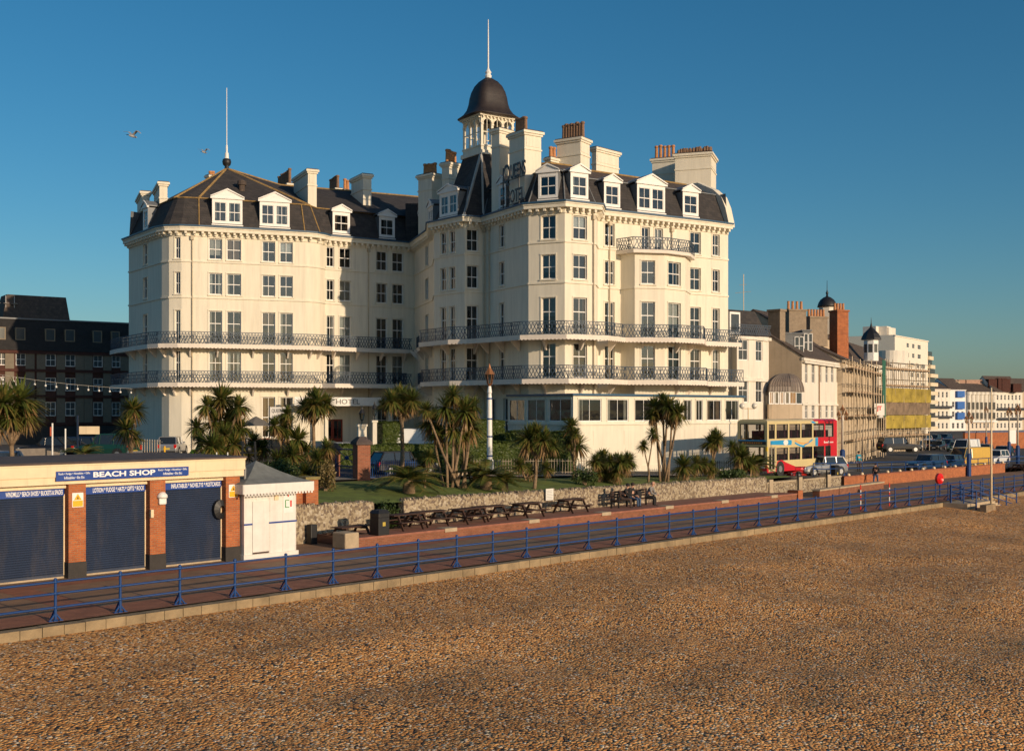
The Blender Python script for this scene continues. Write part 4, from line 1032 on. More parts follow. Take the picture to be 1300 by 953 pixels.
# low brick retaining wall with stone pads
lwall = thing('low_brick_wall', 'long low red brick wall with pale stone pads, in front of the picnic tables', 'wall', (*W(16, 7.4), 0))
m = MB(); Fl = Fr(W(16.3, 7.4), W(52.5, 7.4)); m.box(Fl, 0, Fl.L, -.4, 0, 0, .33); m.build('brick_course', dull_brick, lwall)
m = MB(); m.box(Fl, 0, Fl.L, -1.25, .04, .332, .42); m.build('coping', M('red_coping', (.3, .12, .075), .9, .2, 3, .3, 20), lwall)
for u in [5 + 5.6 * k for k in range(6)]: m = MB(); m.box(Fl, u, u + .75, -.55, .06, .28, .45); m.build('stone_pad', concrete, lwall)
m = MB(); m.box(Fl, -.75, -.01, -.75, .15, 0, .68); m.build('end_block', concrete, lwall, bevel=.05)
m = MB(); m.box(Fl, Fl.L + .01, Fl.L + .6, -.7, .1, 0, .6); m.build('end_block', red_brick, lwall)
lw2 = thing('low_brick_wall', 'low red brick wall section beyond the gap, opposite the bus', 'wall', (*W(56, 7.5), 0)); F = Fr(W(55.3, 7.3), W(66.5, 8.2))
m = MB(); m.box(F, 0, F.L, -.5, 0, 0, .42); m.build('brick_course', dull_brick, lw2); m = MB(); m.box(F, -.05, F.L + .05, -.55, .05, .422, .52); m.build('coping', concrete, lw2)
m = MB(); m.box(Fr(W(16.35, 7.9), W(52.4, 7.9)), 0, 36, -2.36, .06, .02, .36); struct(m.build('terrace', M('terrace_paving', (.26, .13, .085), .9, .2, 1, .2)))
# flint wall with jagged top
sw = thing('flint_wall', 'long rough flint garden wall with jagged top behind the picnic tables', 'wall', (*W(18, 10.3), 0))
rw = random.Random(5)
for (a, b) in ((13.0, 19.6), (21.4, 53.6)):
    m = MB(); Fw = Fr(W(a, 10.3), W(b, 10.3)); n = int(Fw.L / .5)
    for i in range(n):
        u0, u1 = Fw.L * i / n, Fw.L * (i + 1) / n; sa = a + u0; z = ztop(sa) - .1; sb_ = ztop(a + u1) - .1; P = Fw.P
        m.hexa([P(u0, -.45, 0), P(u1, -.45, 0), P(u1, 0, 0), P(u0, 0, 0), P(u0, -.4, z), P(u1, -.4, sb_), P(u1, -.03, sb_), P(u0, -.03, z)])
    m.build('wall_face', flint, sw)
    m = MB(); u = .05
    while u < Fw.L - .1:
        wd = rw.uniform(.07, .17); h = rw.uniform(.09, .19); z = ztop(a + u) - .12; P = Fw.P; e = rw.uniform(-.05, .05)
        for row in (0, 1):
            w0 = -.2 * row - .02 + rw.uniform(-.03, .03); hh = h * rw.uniform(.7, 1.1)
            m.hexa([P(u, w0 - .18, z), P(u + wd, w0 - .18, z), P(u + wd, w0, z), P(u, w0, z), P(u + .03 + e, w0 - .14, z + hh), P(u + wd - .04 + e, w0 - .13, z + hh), P(u + wd - .03 + e, w0 - .05, z + hh * .9), P(u + .04 + e, w0 - .04, z + hh * .85)])
        u += wd * .95
    m.build('coping_flints', flint, sw, smooth=False)
# square end of the wall, then the lower wall by the bus
sw2 = thing('flint_wall', 'lower flint wall with stone piers, between the tall garden wall and the bus', 'wall', (*W(54, 10.3), 0))
m = MB(); Fw = Fr(W(53.6, 10.3), W(64.5, 10.6)); m.box(Fw, 0, Fw.L, -.45, 0, 0, .85); m.build('wall_face', flint, sw2)
m = MB(); m.box(Fw, -.02, Fw.L, -.5, .05, .852, .95); m.build('coping', concrete, sw2)
for u in (0.2, 4.3, 8.6): m = MB(); m.box(Fw, u, u + .5, -.55, .1, 0, 1.12); m.build('pier', concrete, sw2)
for u in (4.1, 8.4): m = MB(); m.box(Fw, u - .1, u - .02, .11, .19, 0, 1.5); m.build('iron_post', black_p, sw2)
# orange brick wall along the road with white globe stones
ow = thing('orange_brick_wall', 'long orange brick wall with small white capstones between promenade and parked cars', 'wall', (*W(66, 10.6), 0))
m = MB(); Fo = Fr(W(65.0, 10.6), W(95.5, 10.2)); m.box(Fo, 0, Fo.L, -.35, 0, -.1, .78); m.build('brick_face', red_brick, ow)
m = MB(); m.box(Fo, -.05, Fo.L + .05, -.4, .05, .782, .86); m.build('coping', M('orange_coping', (.3, .1, .05), .9, .2, 3), ow)
for k in range(15): m = MB(); p = Fo.P(1 + k * 2.1, -.18, 0); m.lathe((p.x, p.y, .86), [(.13, 0), (.14, .08), (.1, .16), (.02, .19)], 8); m.build('capstone', cream_p, ow, smooth=True)
ow2 = thing('brick_wall', 'dark brown brick wall section at the right edge beyond the picnic benches', 'wall', (*W(108, 11), 0))
m = MB(); Fo2 = Fr(W(106, 10.4), W(128, 12.6)); m.box(Fo2, 0, Fo2.L, -.35, 0, -.5, .75); m.build('brick_face', red_brick, ow2); m = MB(); m.box(Fo2, 0, Fo2.L, -.4, .05, .752, .83); m.build('coping', concrete, ow2)
# blue low rail behind the orange wall
br = thing('railing', 'thin blue railing behind the orange brick wall beside the parked cars', 'railing', (*W(66, 11.4), .7)); Fb = Fr(W(62, 11.5), W(112, 12.0))
for k in range(20): m = MB(); p = Fb.P(k * 2.6, 0, 0); z = zroad(62 + k * 2.6, 12); m.tube((p.x, p.y, z), (p.x, p.y, z + 1.0), .035, n=6); m.build('post', blue_rail, br)
for q in (.55, .98):
    m = MB()
    for k in range(19): p, p2 = Fb.P(k * 2.6, 0, 0), Fb.P(k * 2.6 + 2.6, 0, 0); m.tube((p.x, p.y, zroad(62 + k * 2.6, 12) + q), (p2.x, p2.y, zroad(64.6 + k * 2.6, 12) + q), .035, n=6)
    m.build('rail', blue_rail, br)

# ================================================================ PICNIC TABLES
def picnic():
    t_ = thing('picnic_table', 'x', 'picnic table', (0, 0, 0), 'dark wooden picnic tables along the flint wall'); F = frame_at(0, 0, 0, 0)
    for k in range(5): m = MB(); m.box(F, -.9, .9, -.36 + k * .147, -.36 + k * .147 + .135, .72, .76); m.build('table_board', dark_wood, t_)
    for s_ in (-1, 1):
        m = MB(); m.box(F, -.9, .9, s_ * .72 - .14, s_ * .72 - .01, .42, .46); m.box(F, -.9, .9, s_ * .72 + .01, s_ * .72 + .14, .42, .46); m.build('seat', dark_wood, t_)
        for e in (-.62, .62):
            m = MB(); m.hexa([F.P(e - .03, s_ * .72 - .06, 0), F.P(e + .03, s_ * .72 - .06, 0), F.P(e + .03, s_ * .72 + .06, 0), F.P(e - .03, s_ * .72 + .06, 0), F.P(e - .03, s_ * .28 - .06, .72), F.P(e + .03, s_ * .28 - .06, .72), F.P(e + .03, s_ * .28 + .06, .72), F.P(e - .03, s_ * .28 + .06, .72)]); m.build('leg', dark_wood, t_)
    for e in (-.56, .56): m = MB(); m.box(F, e - .03, e + .03, -.85, .85, .33, .418); m.box(F, e - .03, e + .03, -.34, .34, .62, .718); m.build('cross_beam', dark_wood, t_)
    return t_
pic = picnic()
pl = ['beside the black litter bin', 'second along from the litter bin', 'third along from the litter bin', 'fourth along from the litter bin, middle of the row', 'fifth along from the litter bin', 'sixth along, below the white notice on the wall', 'farthest one, at the end of the row before the seated people']
pics = [(446, 8.9, .1), (512, 8.7, .05), (545, 9.0, -.05), (592, 8.8, .08), (622, 9.0, -.1), (668, 8.9, .03), (725, 9.0, 0)]
for i, (px, t0, da) in enumerate(pics):
    F = Fr(W(-26, t0), W(11, t0)); u = F.upx(px); p = F.P(u, 0, 0)
    lab = 'dark wooden picnic table, ' + (pl[i - 1] if i else 'left of the black litter bin, nearest the kiosk')
    o = pic if i == 0 else copy_tree(pic)
    o.location = (p.x, p.y, .36 if i else 0); o.rotation_euler.z = SANG + da; o['label'] = lab
# two more far benches at the right
for i, (s, t0) in enumerate(((97.5, 9.6), (101.0, 9.8), (104.2, 9.9))):
    clone(pic, (*W(s, t0), zprom(s)), SANG, 'dark picnic table at the far end of the orange wall, ' + ('nearest of three', 'middle of three', 'farthest of three')[i], 'picnic tables at the end of the orange wall')
# white notice on wall
x, y = at(697, 60.9); F = Fr(W(13, 10.22), W(53, 10.22)); u = F.upx(697)
m = MB(); m.box(F, u - .3, u + .3, .02, .05, 1.0, 1.62); nb = tag(m.build('notice_board', M('notice_white', (.7, .68, .62), .6, .05), org=F.P(u, 0, 1.0)), 'white notice board fixed on the flint wall above the picnic tables', 'notice')
m = MB()
for k in range(6): m.box(F, u - .24, u + random.uniform(.1, .24), .051, .054, 1.08 + k * .085, 1.1 + k * .085)
m.build('printed_lines', M('print_grey', (.25, .25, .25), .7, 0), nb)
# ================================================================ VEGETATION
def rosette_mesh(name, seed, n=230, up=.15, skirt=26, wmul=1.0):
    """round head of sword leaves, unit radius"""
    rd_ = random.Random(seed); m = MB()
    for i in range(n + skirt):
        dead = i >= n
        z = rd_.uniform(-.35, 1.0) if not dead else rd_.uniform(-.95, -.5)
        a = rd_.uniform(0, 6.283); c_ = math.sqrt(max(0, 1 - z * z)); d = Vector((c_ * math.cos(a), c_ * math.sin(a), z))
        L = rd_.uniform(.75, 1.05) * (.8 if dead else 1); wd = .042 * rd_.uniform(.8, 1.3) * wmul
        side = d.cross(Vector((0, 0, 1))); side = side.normalized() if side.length > .05 else Vector((1, 0, 0))
        droop = rd_.uniform(.05, .3) + (.2 if z < .2 else 0)
        pts = []
        for k in range(4):
            f = k / 3; p = d * (L * f) + Vector((0, 0, -droop * f * f)); pts.append(p)
        ws = [wd * .6, wd, wd * .8, .003]; b = len(m.v)
        for p, w_ in zip(pts, ws): m.v.append(tuple(p - side * w_)); m.v.append(tuple(p + side * w_))
        mi = 2 if dead else (1 if rd_.random() < .22 + (.25 if z < .1 else 0) else 0)
        for k in range(3): q = b + 2 * k; m.f.append((q, q + 1, q + 3, q + 2)); m.m.append(mi)
    me = bpy.data.meshes.new(name); me.from_pydata(m.v, [], m.f)
    for q in (palm_g, palm_o, palm_dead): me.materials.append(q)
    me.polygons.foreach_set('material_index', m.m); me.update(); return me
ROS = [rosette_mesh('crown', s) for s in (1, 2, 3)]
ROSL = [rosette_mesh('crown', s, n=170, skirt=40) for s in (11, 12)]
rp_ = random.Random(21)
def wall_D(px, t=11.6):
    F = Fr(W(-26, t), W(11, t)); p = F.P(F.upx(px), 0, 0); return p.y
def place_crown(par, x, y, z, r_, loose=False, name='crown', sq=1.0):
    o = bpy.data.objects.new(name, rp_.choice(ROSL if loose else ROS)); COL.objects.link(o); o.parent = par
    org = ORG[par.name]; o.location = (x - org.x, y - org.y, z - org.z); o.rotation_euler = (rp_.uniform(-.2, .2), rp_.uniform(-.2, .2), rp_.uniform(0, 6.28)); o.scale = (r_, r_, r_ * sq)
    return o
def cordyline(label, D, base, heads, px_trunk=None, tr=.13, fork=.45, group='cabbage palms on the promenade lawn', cat='palm tree', stems=1):
    """base=(px, py) foot; heads=[(px, py, radius_px)]"""
    D = max(D, wall_D(base[0])); bx, by = at(base[0], D); bz = max(zt(base[1], D), zg(bx, by) - .3) if base[1] else zg(bx, by)
    bz = min(bz, zg(bx, by) + .4)
    t_ = thing('cabbage_palm', label, cat, (bx, by, bz), group)
    m = MB(); hs_ = []
    for hpx, hpy, hr in heads:
        d_ = D + rp_.uniform(-.7, .7); hx, hy = at(hpx, d_); hs_.append((hx, hy, zt(hpy, d_), hr / FP * D))
    mz = min(h[2] for h in hs_); fz = bz + (mz - bz) * fork; fx = bx + (sum(h[0] for h in hs_) / len(hs_) - bx) * .3
    if stems == 1: m.path([(bx, by, bz - .1), (bx + (fx - bx) * .5 + .05, by, (bz + fz) / 2), (fx, by, fz)], [tr * 1.35, tr, tr * .9], 8)
    for i, (hx, hy, hz, hr) in enumerate(hs_):
        if stems == 1: s0 = (fx, by, fz); r0 = tr * .8
        else: s0 = (bx + (i - len(hs_) / 2) * .12, by + rp_.uniform(-.2, .2), bz - .1); r0 = tr
        mid = ((s0[0] * .45 + hx * .55), (s0[1] + hy) / 2, s0[2] * .5 + (hz - hr * .1) * .5)
        m.path([s0, mid, (hx, hy, hz)], [r0, r0 * .8, r0 * .65], 7)
        place_crown(t_, hx, hy, hz, hr * 1.38, i % 2 == 1)
    m.build('trunk', bark, t_, smooth=True)
    return t_
cordyline('tall forked cabbage palm at the left edge above the shop roof', 58, (14, 590), [(4, 512, 26), (27, 508, 29), (34, 528, 20), (-6, 532, 20), (14, 530, 17)], tr=.12, fork=.5)
cordyline('slim two-headed cabbage palm in front of the left corner of the hotel', 72, (166, 584), [(169, 520, 17), (161, 545, 19), (171, 556, 12)], tr=.12)
cordyline('dense many-headed cabbage palm standing before the rounded hotel corner', 62, (276, 584), [(281, 507, 21), (262, 515, 15), (304, 516, 16), (250, 542, 14), (290, 535, 19), (272, 535, 17), (306, 543, 16)], tr=.12, fork=.35)
cordyline('low bushy cabbage palm at the foot of the dense palm by the hotel corner', 60, (283, 592), [(270, 566, 20), (298, 564, 19), (285, 552, 17), (254, 560, 12), (284, 578, 17)], tr=.1, fork=.3)
cordyline('tall cabbage palm with broad head hiding part of the entrance sign', 66, (397, 608), [(401, 514, 21), (387, 517, 16), (414, 513, 15), (398, 505, 14)], tr=.1, fork=.75)
cordyline('cluster of short cabbage palms left of the tall palm by the entrance', 62, (371, 606), [(362, 543, 19), (349, 540, 14), (378, 558, 18), (372, 578, 18), (353, 585, 16), (389, 574, 16), (364, 525, 12)], tr=.1, fork=.3)
cordyline('spreading low cabbage palm behind the kiosk roof', 57, (385, 616), [(404, 583, 16), (415, 568, 13), (388, 600, 15), (409, 602, 14)], tr=.1, fork=.3)
cordyline('single round headed cabbage palm with a straight bare trunk right of the entrance', 66, (510, 612), [(497, 509, 16), (509, 503, 18), (523, 508, 16), (512, 516, 15), (487, 514, 10), (530, 517, 9)], tr=.12, fork=.88)
cordyline('big clump of cabbage palms with five bare leaning stems left of the lamp column', 61, (580, 629), [(548, 535, 20), (566, 517, 18), (590, 522, 20), (576, 502, 15), (598, 543, 18), (556, 548, 17), (575, 544, 18), (601, 515, 14), (541, 520, 12), (588, 553, 13)], tr=.085, stems=5)
cordyline('cabbage palm with hanging dead leaves in front of the conservatory corner', 62, (678, 622), [(671, 557, 20), (690, 559, 18), (681, 549, 14), (703, 566, 11)], tr=.09, fork=.7)
cordyline('slender cabbage palm with three stacked heads below the conservatory corner', 68, (728, 606), [(725, 541, 13), (734, 565, 15), (722, 562, 9), (731, 550, 9)], tr=.08, fork=.5)
cordyline('tall three-stemmed cabbage palm in front of the conservatory windows', 65, (845, 612), [(832, 519, 17), (848, 516, 16), (861, 524, 15), (841, 508, 12), (853, 531, 13), (828, 528, 10)], tr=.085, stems=3)
cordyline('small thin cabbage palm left of the three-stemmed palm', 66, (823, 610), [(817, 566, 9), (829, 551, 10)], tr=.06, fork=.4)
cordyline('two-headed cabbage palm between the conservatory and the bus', 70, (905, 606), [(902, 562, 13), (912, 557, 12), (907, 552, 10)], tr=.08, fork=.5)
cordyline('ragged brownish cabbage palm covering the front of the bus', 70, (944, 606), [(940, 580, 17), (930, 567, 11), (953, 588, 14), (935, 594, 11)], tr=.1, fork=.3)
cordyline('low spiky cabbage palm on the ground right of the three-stemmed palm', 66, (872, 607), [(868, 592, 17), (884, 588, 13)], tr=.1, fork=.2)
cordyline('leaning cabbage palm low in front of the entrance hedge, right of the gate pier', 60, (538, 626), [(536, 590, 13), (545, 580, 12)], tr=.07, fork=.3)
cordyline('short twin-headed cabbage palm under the parasol', 64, (330, 596), [(322, 560, 14), (334, 568, 15), (312, 575, 12)], tr=.08, fork=.3)
cordyline('bushy cabbage palm below the big clump of five stems', 62, (598, 622), [(592, 585, 13), (604, 596, 12)], tr=.07, fork=.3)
cordyline('low cabbage palm behind the palm with hanging dead leaves', 66, (664, 612), [(660, 590, 12), (672, 596, 12), (694, 594, 11)], tr=.07, fork=.3)
# feather palms
def frond_mesh(seed, nf=26):
    rd_ = random.Random(seed); m = MB()
    for i in range(nf):
        a = rd_.uniform(0, 6.283); el = rd_.uniform(.15, 1.35); L = rd_.uniform(.8, 1.05)
        h = Vector((math.cos(a), math.sin(a), 0)); side = Vector((-h.y, h.x, 0)); pts = []
        for k in range(8):
            f = k / 7; pts.append(h * (L * f * math.cos(el) + .25 * f * f * math.sin(el)) + Vector((0, 0, L * (f * math.sin(el) - .55 * f * f))))
        for k in range(7): m.tube(pts[k], pts[k + 1], .012 * (1 - k / 8), n=4, cap=False, mi=1)
        for k in range(26):
            f = .15 + .85 * k / 26; q = f * 7; j = min(6, int(q)); p = pts[j].lerp(pts[j + 1], q - j); d = (pts[j + 1] - pts[j]).normalized()
            ll = .24 * math.sin(math.pi * min(1, f * .85 + .12)) + .03
            for sg_ in (-1, 1):
                tip = p + side * sg_ * ll * .8 + d * ll * .5 + Vector((0, 0, -ll * .25)); w_ = d * .018
                m.poly([p - w_, p + w_, tip], 0 if rd_.random() < .8 else 1)
    me = bpy.data.meshes.new('frond_crown'); me.from_pydata(m.v, [], m.f)
    for q in (frond_g, palm_o): me.materials.append(q)
    me.polygons.foreach_set('material_index', m.m); me.update(); return me
FRO = [frond_mesh(5), frond_mesh(6)]
def feather_palm(label, D, px, pyb, pyc, rpx, tr=.28):
    D = max(D, wall_D(px)); x, y = at(px, D); z = zg(x, y); t_ = thing('feather_palm', label, 'palm tree', (x, y, z), 'feather palms on the promenade lawn'); zc = max(z + .3, zt(pyc, D))
    m = MB(); m.lathe((x, y, z - .1), [(tr * .9, 0), (tr * 1.15, .2), (tr * 1.1, zc - z), (tr * .5, zc - z + .25)], 12); m.build('trunk', bark, t_, smooth=True)
    o = bpy.data.objects.new('crown', rp_.choice(FRO)); COL.objects.link(o); o.parent = t_; o.location = (0, 0, zc - z); r_ = rpx / FP * D * 1.3; o.scale = (r_, r_, r_); o.rotation_euler.z = rp_.uniform(0, 6)
feather_palm('arching feather palm with a thick stump by the wall opening', 57, 519, 632, 612, 42)
feather_palm('bushy feather palm at the foot of the lamp column', 61, 617, 622, 605, 38)
feather_palm('small feather palm right of the lamp column', 61, 640, 628, 612, 26, .2)
feather_palm('feather palm with brown leaves covering the bus wheel', 72, 960, 604, 590, 24, .2)
feather_palm('low yellowish feather palm above the shop roof', 60, 106, 588, 578, 26, .2)
# leafy bushes and hedges
def leaf_cloud(m, pts_r, n, size, rd_, mi=0):
    for c, rr in pts_r:
        for i in range(n):
            v_ = Vector((rd_.gauss(0, 1), rd_.gauss(0, 1), rd_.gauss(0, 1))).normalized(); p = Vector(c) + Vector((v_.x * rr[0], v_.y * rr[1], v_.z * rr[2])) * rd_.uniform(.55, 1.03)
            a = Vector((rd_.gauss(0, 1), rd_.gauss(0, 1), rd_.gauss(0, 1))).normalized(); b = v_.cross(a).normalized(); s_ = size * rd_.uniform(.6, 1.3); a = b.cross((v_ + a * .6).normalized())
            m.poly([p - a * s_, p + b * s_ * .45, p + a * s_, p - b * s_ * .45], mi)
def bush(label, D, px, pyt, pyb, wpx, mat, name='shrub', n=900, leaf=.09, group='garden shrubs', lobes=6, dz=None):
    D = max(D, wall_D(px)) if 'break' not in label else wall_D(px, 10.15); x, y = at(px, D); z = zg(x, y); w_ = wpx / FP * D / 2; h = max(.4, zt(pyt, D) - z); rd_ = random.Random(int(px * 7 + pyt)); m = MB(); cl_ = []
    for k in range(lobes):
        cl_.append(((x + rd_.uniform(-.6, .6) * w_, y + rd_.uniform(-.5, .5) * w_, z + h * rd_.uniform(.3, .6)), (w_ * rd_.uniform(.4, .65), w_ * rd_.uniform(.4, .6), h * rd_.uniform(.33, .45))))
    t_ = thing(name, label, name, (x, y, z), group); leaf_cloud(m, cl_, n // lobes, leaf, rd_); m.build('foliage', mat, t_)
    m = MB()
    for k in range(4): a = cl_[k % lobes][0]; m.path([(x + rd_.uniform(-.1, .1), y, z - .05), (x * .6 + a[0] * .4, y, z + h * .3), a], [.05, .035, .015], 5)
    m.build('stem', bark, t_)
bush('dark rounded shrub growing through the break in the flint wall', 55.5, 489, 626, 660, 36, bush_m, n=1500, leaf=.07, lobes=7)
bush('broad green shrub mass behind the kiosk and brick pier', 61, 368, 580, 618, 70, bush_m, n=2200, leaf=.09, lobes=9)
bush('dense green shrub at the foot of the five-stemmed clump', 63, 556, 592, 618, 46, bush_m, n=1500, leaf=.08)
bush('fawn dry shrub beside the stone column stump near the brick pier', 56, 414, 580, 606, 34, fawn_bush, n=900, leaf=.08)
bush('leafy green shrub at the right end of the garden next to the bus', 70, 925, 592, 606, 50, bush_m, n=1200, leaf=.09)
bush('dark green shrub filling the gap behind the kiosk roof', 60, 345, 578, 610, 60, bush_m, n=1600, leaf=.09, lobes=8)
bush('dark shrub below the slender palm near the conservatory', 66, 742, 590, 606, 34, bush_m, n=800, leaf=.08)
bush('fawn shrub under the cluster of short palms', 58, 392, 592, 618, 30, fawn_bush, n=700, leaf=.08)
bush('green shrub on the hotel balcony above the entrance', 104, 422, 470, 488, 1, bush_m, n=10) if 0 else None
DS_ = wall_D(780, 12); x, y = at(780, DS_)
t_ = thing('spiky_shrub', 'large dark spiky shrub beside the lawn in front of the cream wall', 'shrub', (x, y, zg(x, y)), 'garden shrubs')
for k in range(16):
    hx, hy = at(rp_.uniform(753, 812), DS_ + rp_.uniform(-1, 1)); place_crown(t_, hx, hy, zt(rp_.uniform(581, 604), DS_), rp_.uniform(.65, .9), True, 'leaf_rosette')
DS_ = wall_D(890, 12); x, y = at(890, DS_)
t_ = thing('spiky_shrub', 'low spiky shrub between the three-stemmed palm and the two-headed palm', 'shrub', (x, y, zg(x, y)), 'garden shrubs')
for k in range(6):
    hx, hy = at(rp_.uniform(868, 905), DS_ + rp_.uniform(-.6, .6)); place_crown(t_, hx, hy, zt(rp_.uniform(586, 600), DS_), rp_.uniform(.5, .7), True, 'leaf_rosette')
def hedge(label, p0, p1, z0, z1, th, n=5000, name='hedge'):
    F = Fr(p0, p1); m = MB(); rd_ = random.Random(int(abs(p0[0] * 31)))
    nu = max(2, int(F.L / .5))
    m.box(F, .06, F.L - .06, -th + .06, -.06, z0 - .5, z1 - .08)
    for i in range(n):
        f = rd_.random(); u = rd_.uniform(0, F.L)
        if f < .55: c = F.P(u, rd_.uniform(-.08, .06), rd_.uniform(z0, z1)); nn = F.n
        elif f < .9: c = F.P(u, -rd_.uniform(0, th), z1 + rd_.uniform(-.08, .09) + .05 * math.sin(u * 1.7)); nn = Vector((0, 0, 1))
        else: c = F.P(rd_.choice((0, F.L)) + rd_.uniform(-.06, .06), -rd_.uniform(0, th), rd_.uniform(z0, z1)); nn = F.u
        a = Vector((rd_.gauss(0, 1), rd_.gauss(0, 1), rd_.gauss(0, 1))).normalized(); d = (nn + a * .7).normalized(); b = d.cross(Vector((.3, .2, 1))).normalized(); e = b.cross(d); s_ = rd_.uniform(.06, .13)
        m.poly([c - b * s_, c + e * s_ * .5, c + b * s_, c - e * s_ * .5])
    c = (Vector((*p0, 0)) + Vector((*p1, 0))) / 2
    return tag(m.build(name, hedge_m, org=(c.x, c.y, z0)), label, 'hedge', 'clipped hedges in front of the hotel')
# hedges stand between road and hotel
hedge('long low clipped hedge running across in front of the hotel entrance', at(424, 77), at(560, 80), 1.9, zt(566, 77), 1.2, 7000)
hedge('low clipped hedge continuing past the lamp column towards the conservatory', at(562, 76), at(672, 79.5), 1.6, zt(563, 77), 1.2, 6000)
hedge('tall dark hedge behind the lamp column in front of the shaded hotel wall', at(600, 84), at(641, 85.5), 1.6, zt(534, 84.5), 1.6, 4500)
hedge('dark hedge below the side windows of the conservatory', at(641, 84), at(722, 81), 1.4, zt(549, 82), 1.2, 5000)
hedge('tall narrow hedge block beside the white van by the entrance', at(486, 96), at(512, 97), 1.9, zt(537, 96), 1.4, 2500)
# ================================================================ GATE, PIERS, FENCES
x, y = at(459, 63.5); z = zg(x, y)
def brick_pier(px, D, label, h, w_=.75):
    x, y = at(px, D); z = zg(x, y); t_ = thing('gate_pier', label, 'gate pier', (x, y, z), 'brick gate piers of the garden'); F = frame_at(x, y, z, SANG - .3)
    m = MB(); m.box(F, -w_ / 2, w_ / 2, -w_ / 2, w_ / 2, -.1, h - .35); m.build('shaft', M('x', (0, 0, 0)) if 0 else brick_pier_m, t_)
    m = MB(); q = w_ / 2 + .1; m.box(F, -q, q, -q, q, h - .35, h - .2); P = F.P; q2 = w_ / 4
    m.hexa([P(-q, -q, h - .199), P(q, -q, h - .199), P(q, q, h - .199), P(-q, q, h - .199), P(-q2, -q2, h + .1), P(q2, -q2, h + .1), P(q2, q2, h + .1), P(-q2, q2, h + .1)]); m.build('cap', roof_dark, t_)
    return x, y, z
brick_pier_m = brick_mat('pier_brick', (.33, .1, .05), (.24, .075, .04), (.28, .17, .11), SANG - .3)
p1 = brick_pier(459, 63.5, 'dark capped brick gate pier at the right of the blue garden gate', 2.35)
p0 = brick_pier(422, 66, 'shorter brick gate pier at the left of the blue garden gate, half hidden by palms', 1.9, .7)
gt = thing('garden_gate', 'blue iron garden gate with crossed bars between the brick piers', 'gate', p0); F = Fr(p0[:2], p1[:2], p1[2]); a, b = .4, F.L - .4
m = MB(); 
for u in (a, b): m.tube(F.P(u, 0, .05), F.P(u, 0, 1.75), .035, n=6)
for q in (.1, .75, 1.7): m.tube(F.P(a, 0, q), F.P(b, 0, q), .035, n=6)
m.build('frame', blue_rail, gt)
m = MB(); m.tube(F.P(a, 0, .78), F.P(b, 0, 1.68), .025, n=6); m.tube(F.P(b, 0, .78), F.P(a, 0, 1.68), .025, n=6); c = F.P((a + b) / 2, 0, 1.22); m.ball(c, .13, 6); m.build('cross_bars', blue_rail, gt)
m = MB(); n = int((b - a) / .13)
for k in range(n): u = a + (b - a) * (k + .5) / n; m.tube(F.P(u, 0, .1), F.P(u, 0, .75), .014, n=5)
m.build('bars', blue_rail, gt)
def picket(label, pts, h, mat, step=.16, r_=.018, cat='fence'):
    c = pts[0]; t_ = thing('picket_railing', label, cat, (c[0], c[1], zg(*c)), 'garden railings along the road')
    m = MB(); rm = MB(); 
    for i in range(len(pts) - 1):
        F = Fr(pts[i], pts[i + 1]); z0, z1 = zg(*pts[i]), zg(*pts[i + 1]); n = max(1, int(F.L / step))
        for k in range(n):
            u = F.L * k / n; z = z0 + (z1 - z0) * k / n; m.box(F, u - r_, u + r_, -r_, r_, z, z + h)
        for q in (.15, h - .15): rm.tube(F.P(0, 0, z0 + q), F.P(F.L, 0, z1 + q), .025, n=4)
    m.build('pickets', mat, t_); rm.build('rail', mat, t_)
iron_d = M('dark_ironwork', (.02, .022, .03), .5, .1)
picket('dark blue picket railing right of the brick gate pier', [at(470, 64.5), at(512, 66.5), at(545, 68)], 1.1, blue_rail)
picket('long pale picket fence behind the lawn in front of the conservatory', [at(590, 71), at(700, 77), at(790, 82)], 1.05, M('weathered_picket', (.3, .24, .17), .8, .2), .26, .02)
picket('thin dark railing by the road below the conservatory wall at the right', [at(860, 86), at(930, 90)], .95, iron_d, .25)
picket('pale railing by the left corner of the hotel above the shop roof', [at(168, 92), at(206, 90)], 1.3, M('pale_railing', (.45, .38, .3), .6, .1), .3, .03)
# low planter wall along the lawn back
m = MB(); F = Fr(at(560, 69.5), at(672, 76)); m.box(F, 0, F.L, -.2, 0, 1.2, zg(*at(615, 72)) + .25); tag(m.build('garden_kerb_wall', concrete, org=F.P(0, 0, 1.4)), 'low pale edging wall behind the lawn under the picket fence', 'edging wall')
# stone column stump by the brick pier
x, y = at(411, 57); t_ = thing('stone_urn', 'round brown stone pedestal with dry plant on the lawn beside the brick pier', 'pedestal', (x, y, zg(x, y)))
m = MB(); m.lathe((x, y, zg(x, y)), [(.42, -.1), (.4, .1), (.32, .2), (.31, .9), (.36, 1.0), (.4, 1.02)], 16); m.build('pedestal', M('brown_stone', (.22, .13, .08), .9, .25, 4, .3), t_, smooth=False)
m = MB(); m.lathe((x, y, zg(x, y) + 1.0), [(.3, 0), (.5, .15), (.55, .3), (.5, .32)], 16); m.build('bowl', concrete, t_)
c_ = place_crown(t_, x, y, zg(x, y) + 1.35, .65, True, 'dry_plant')
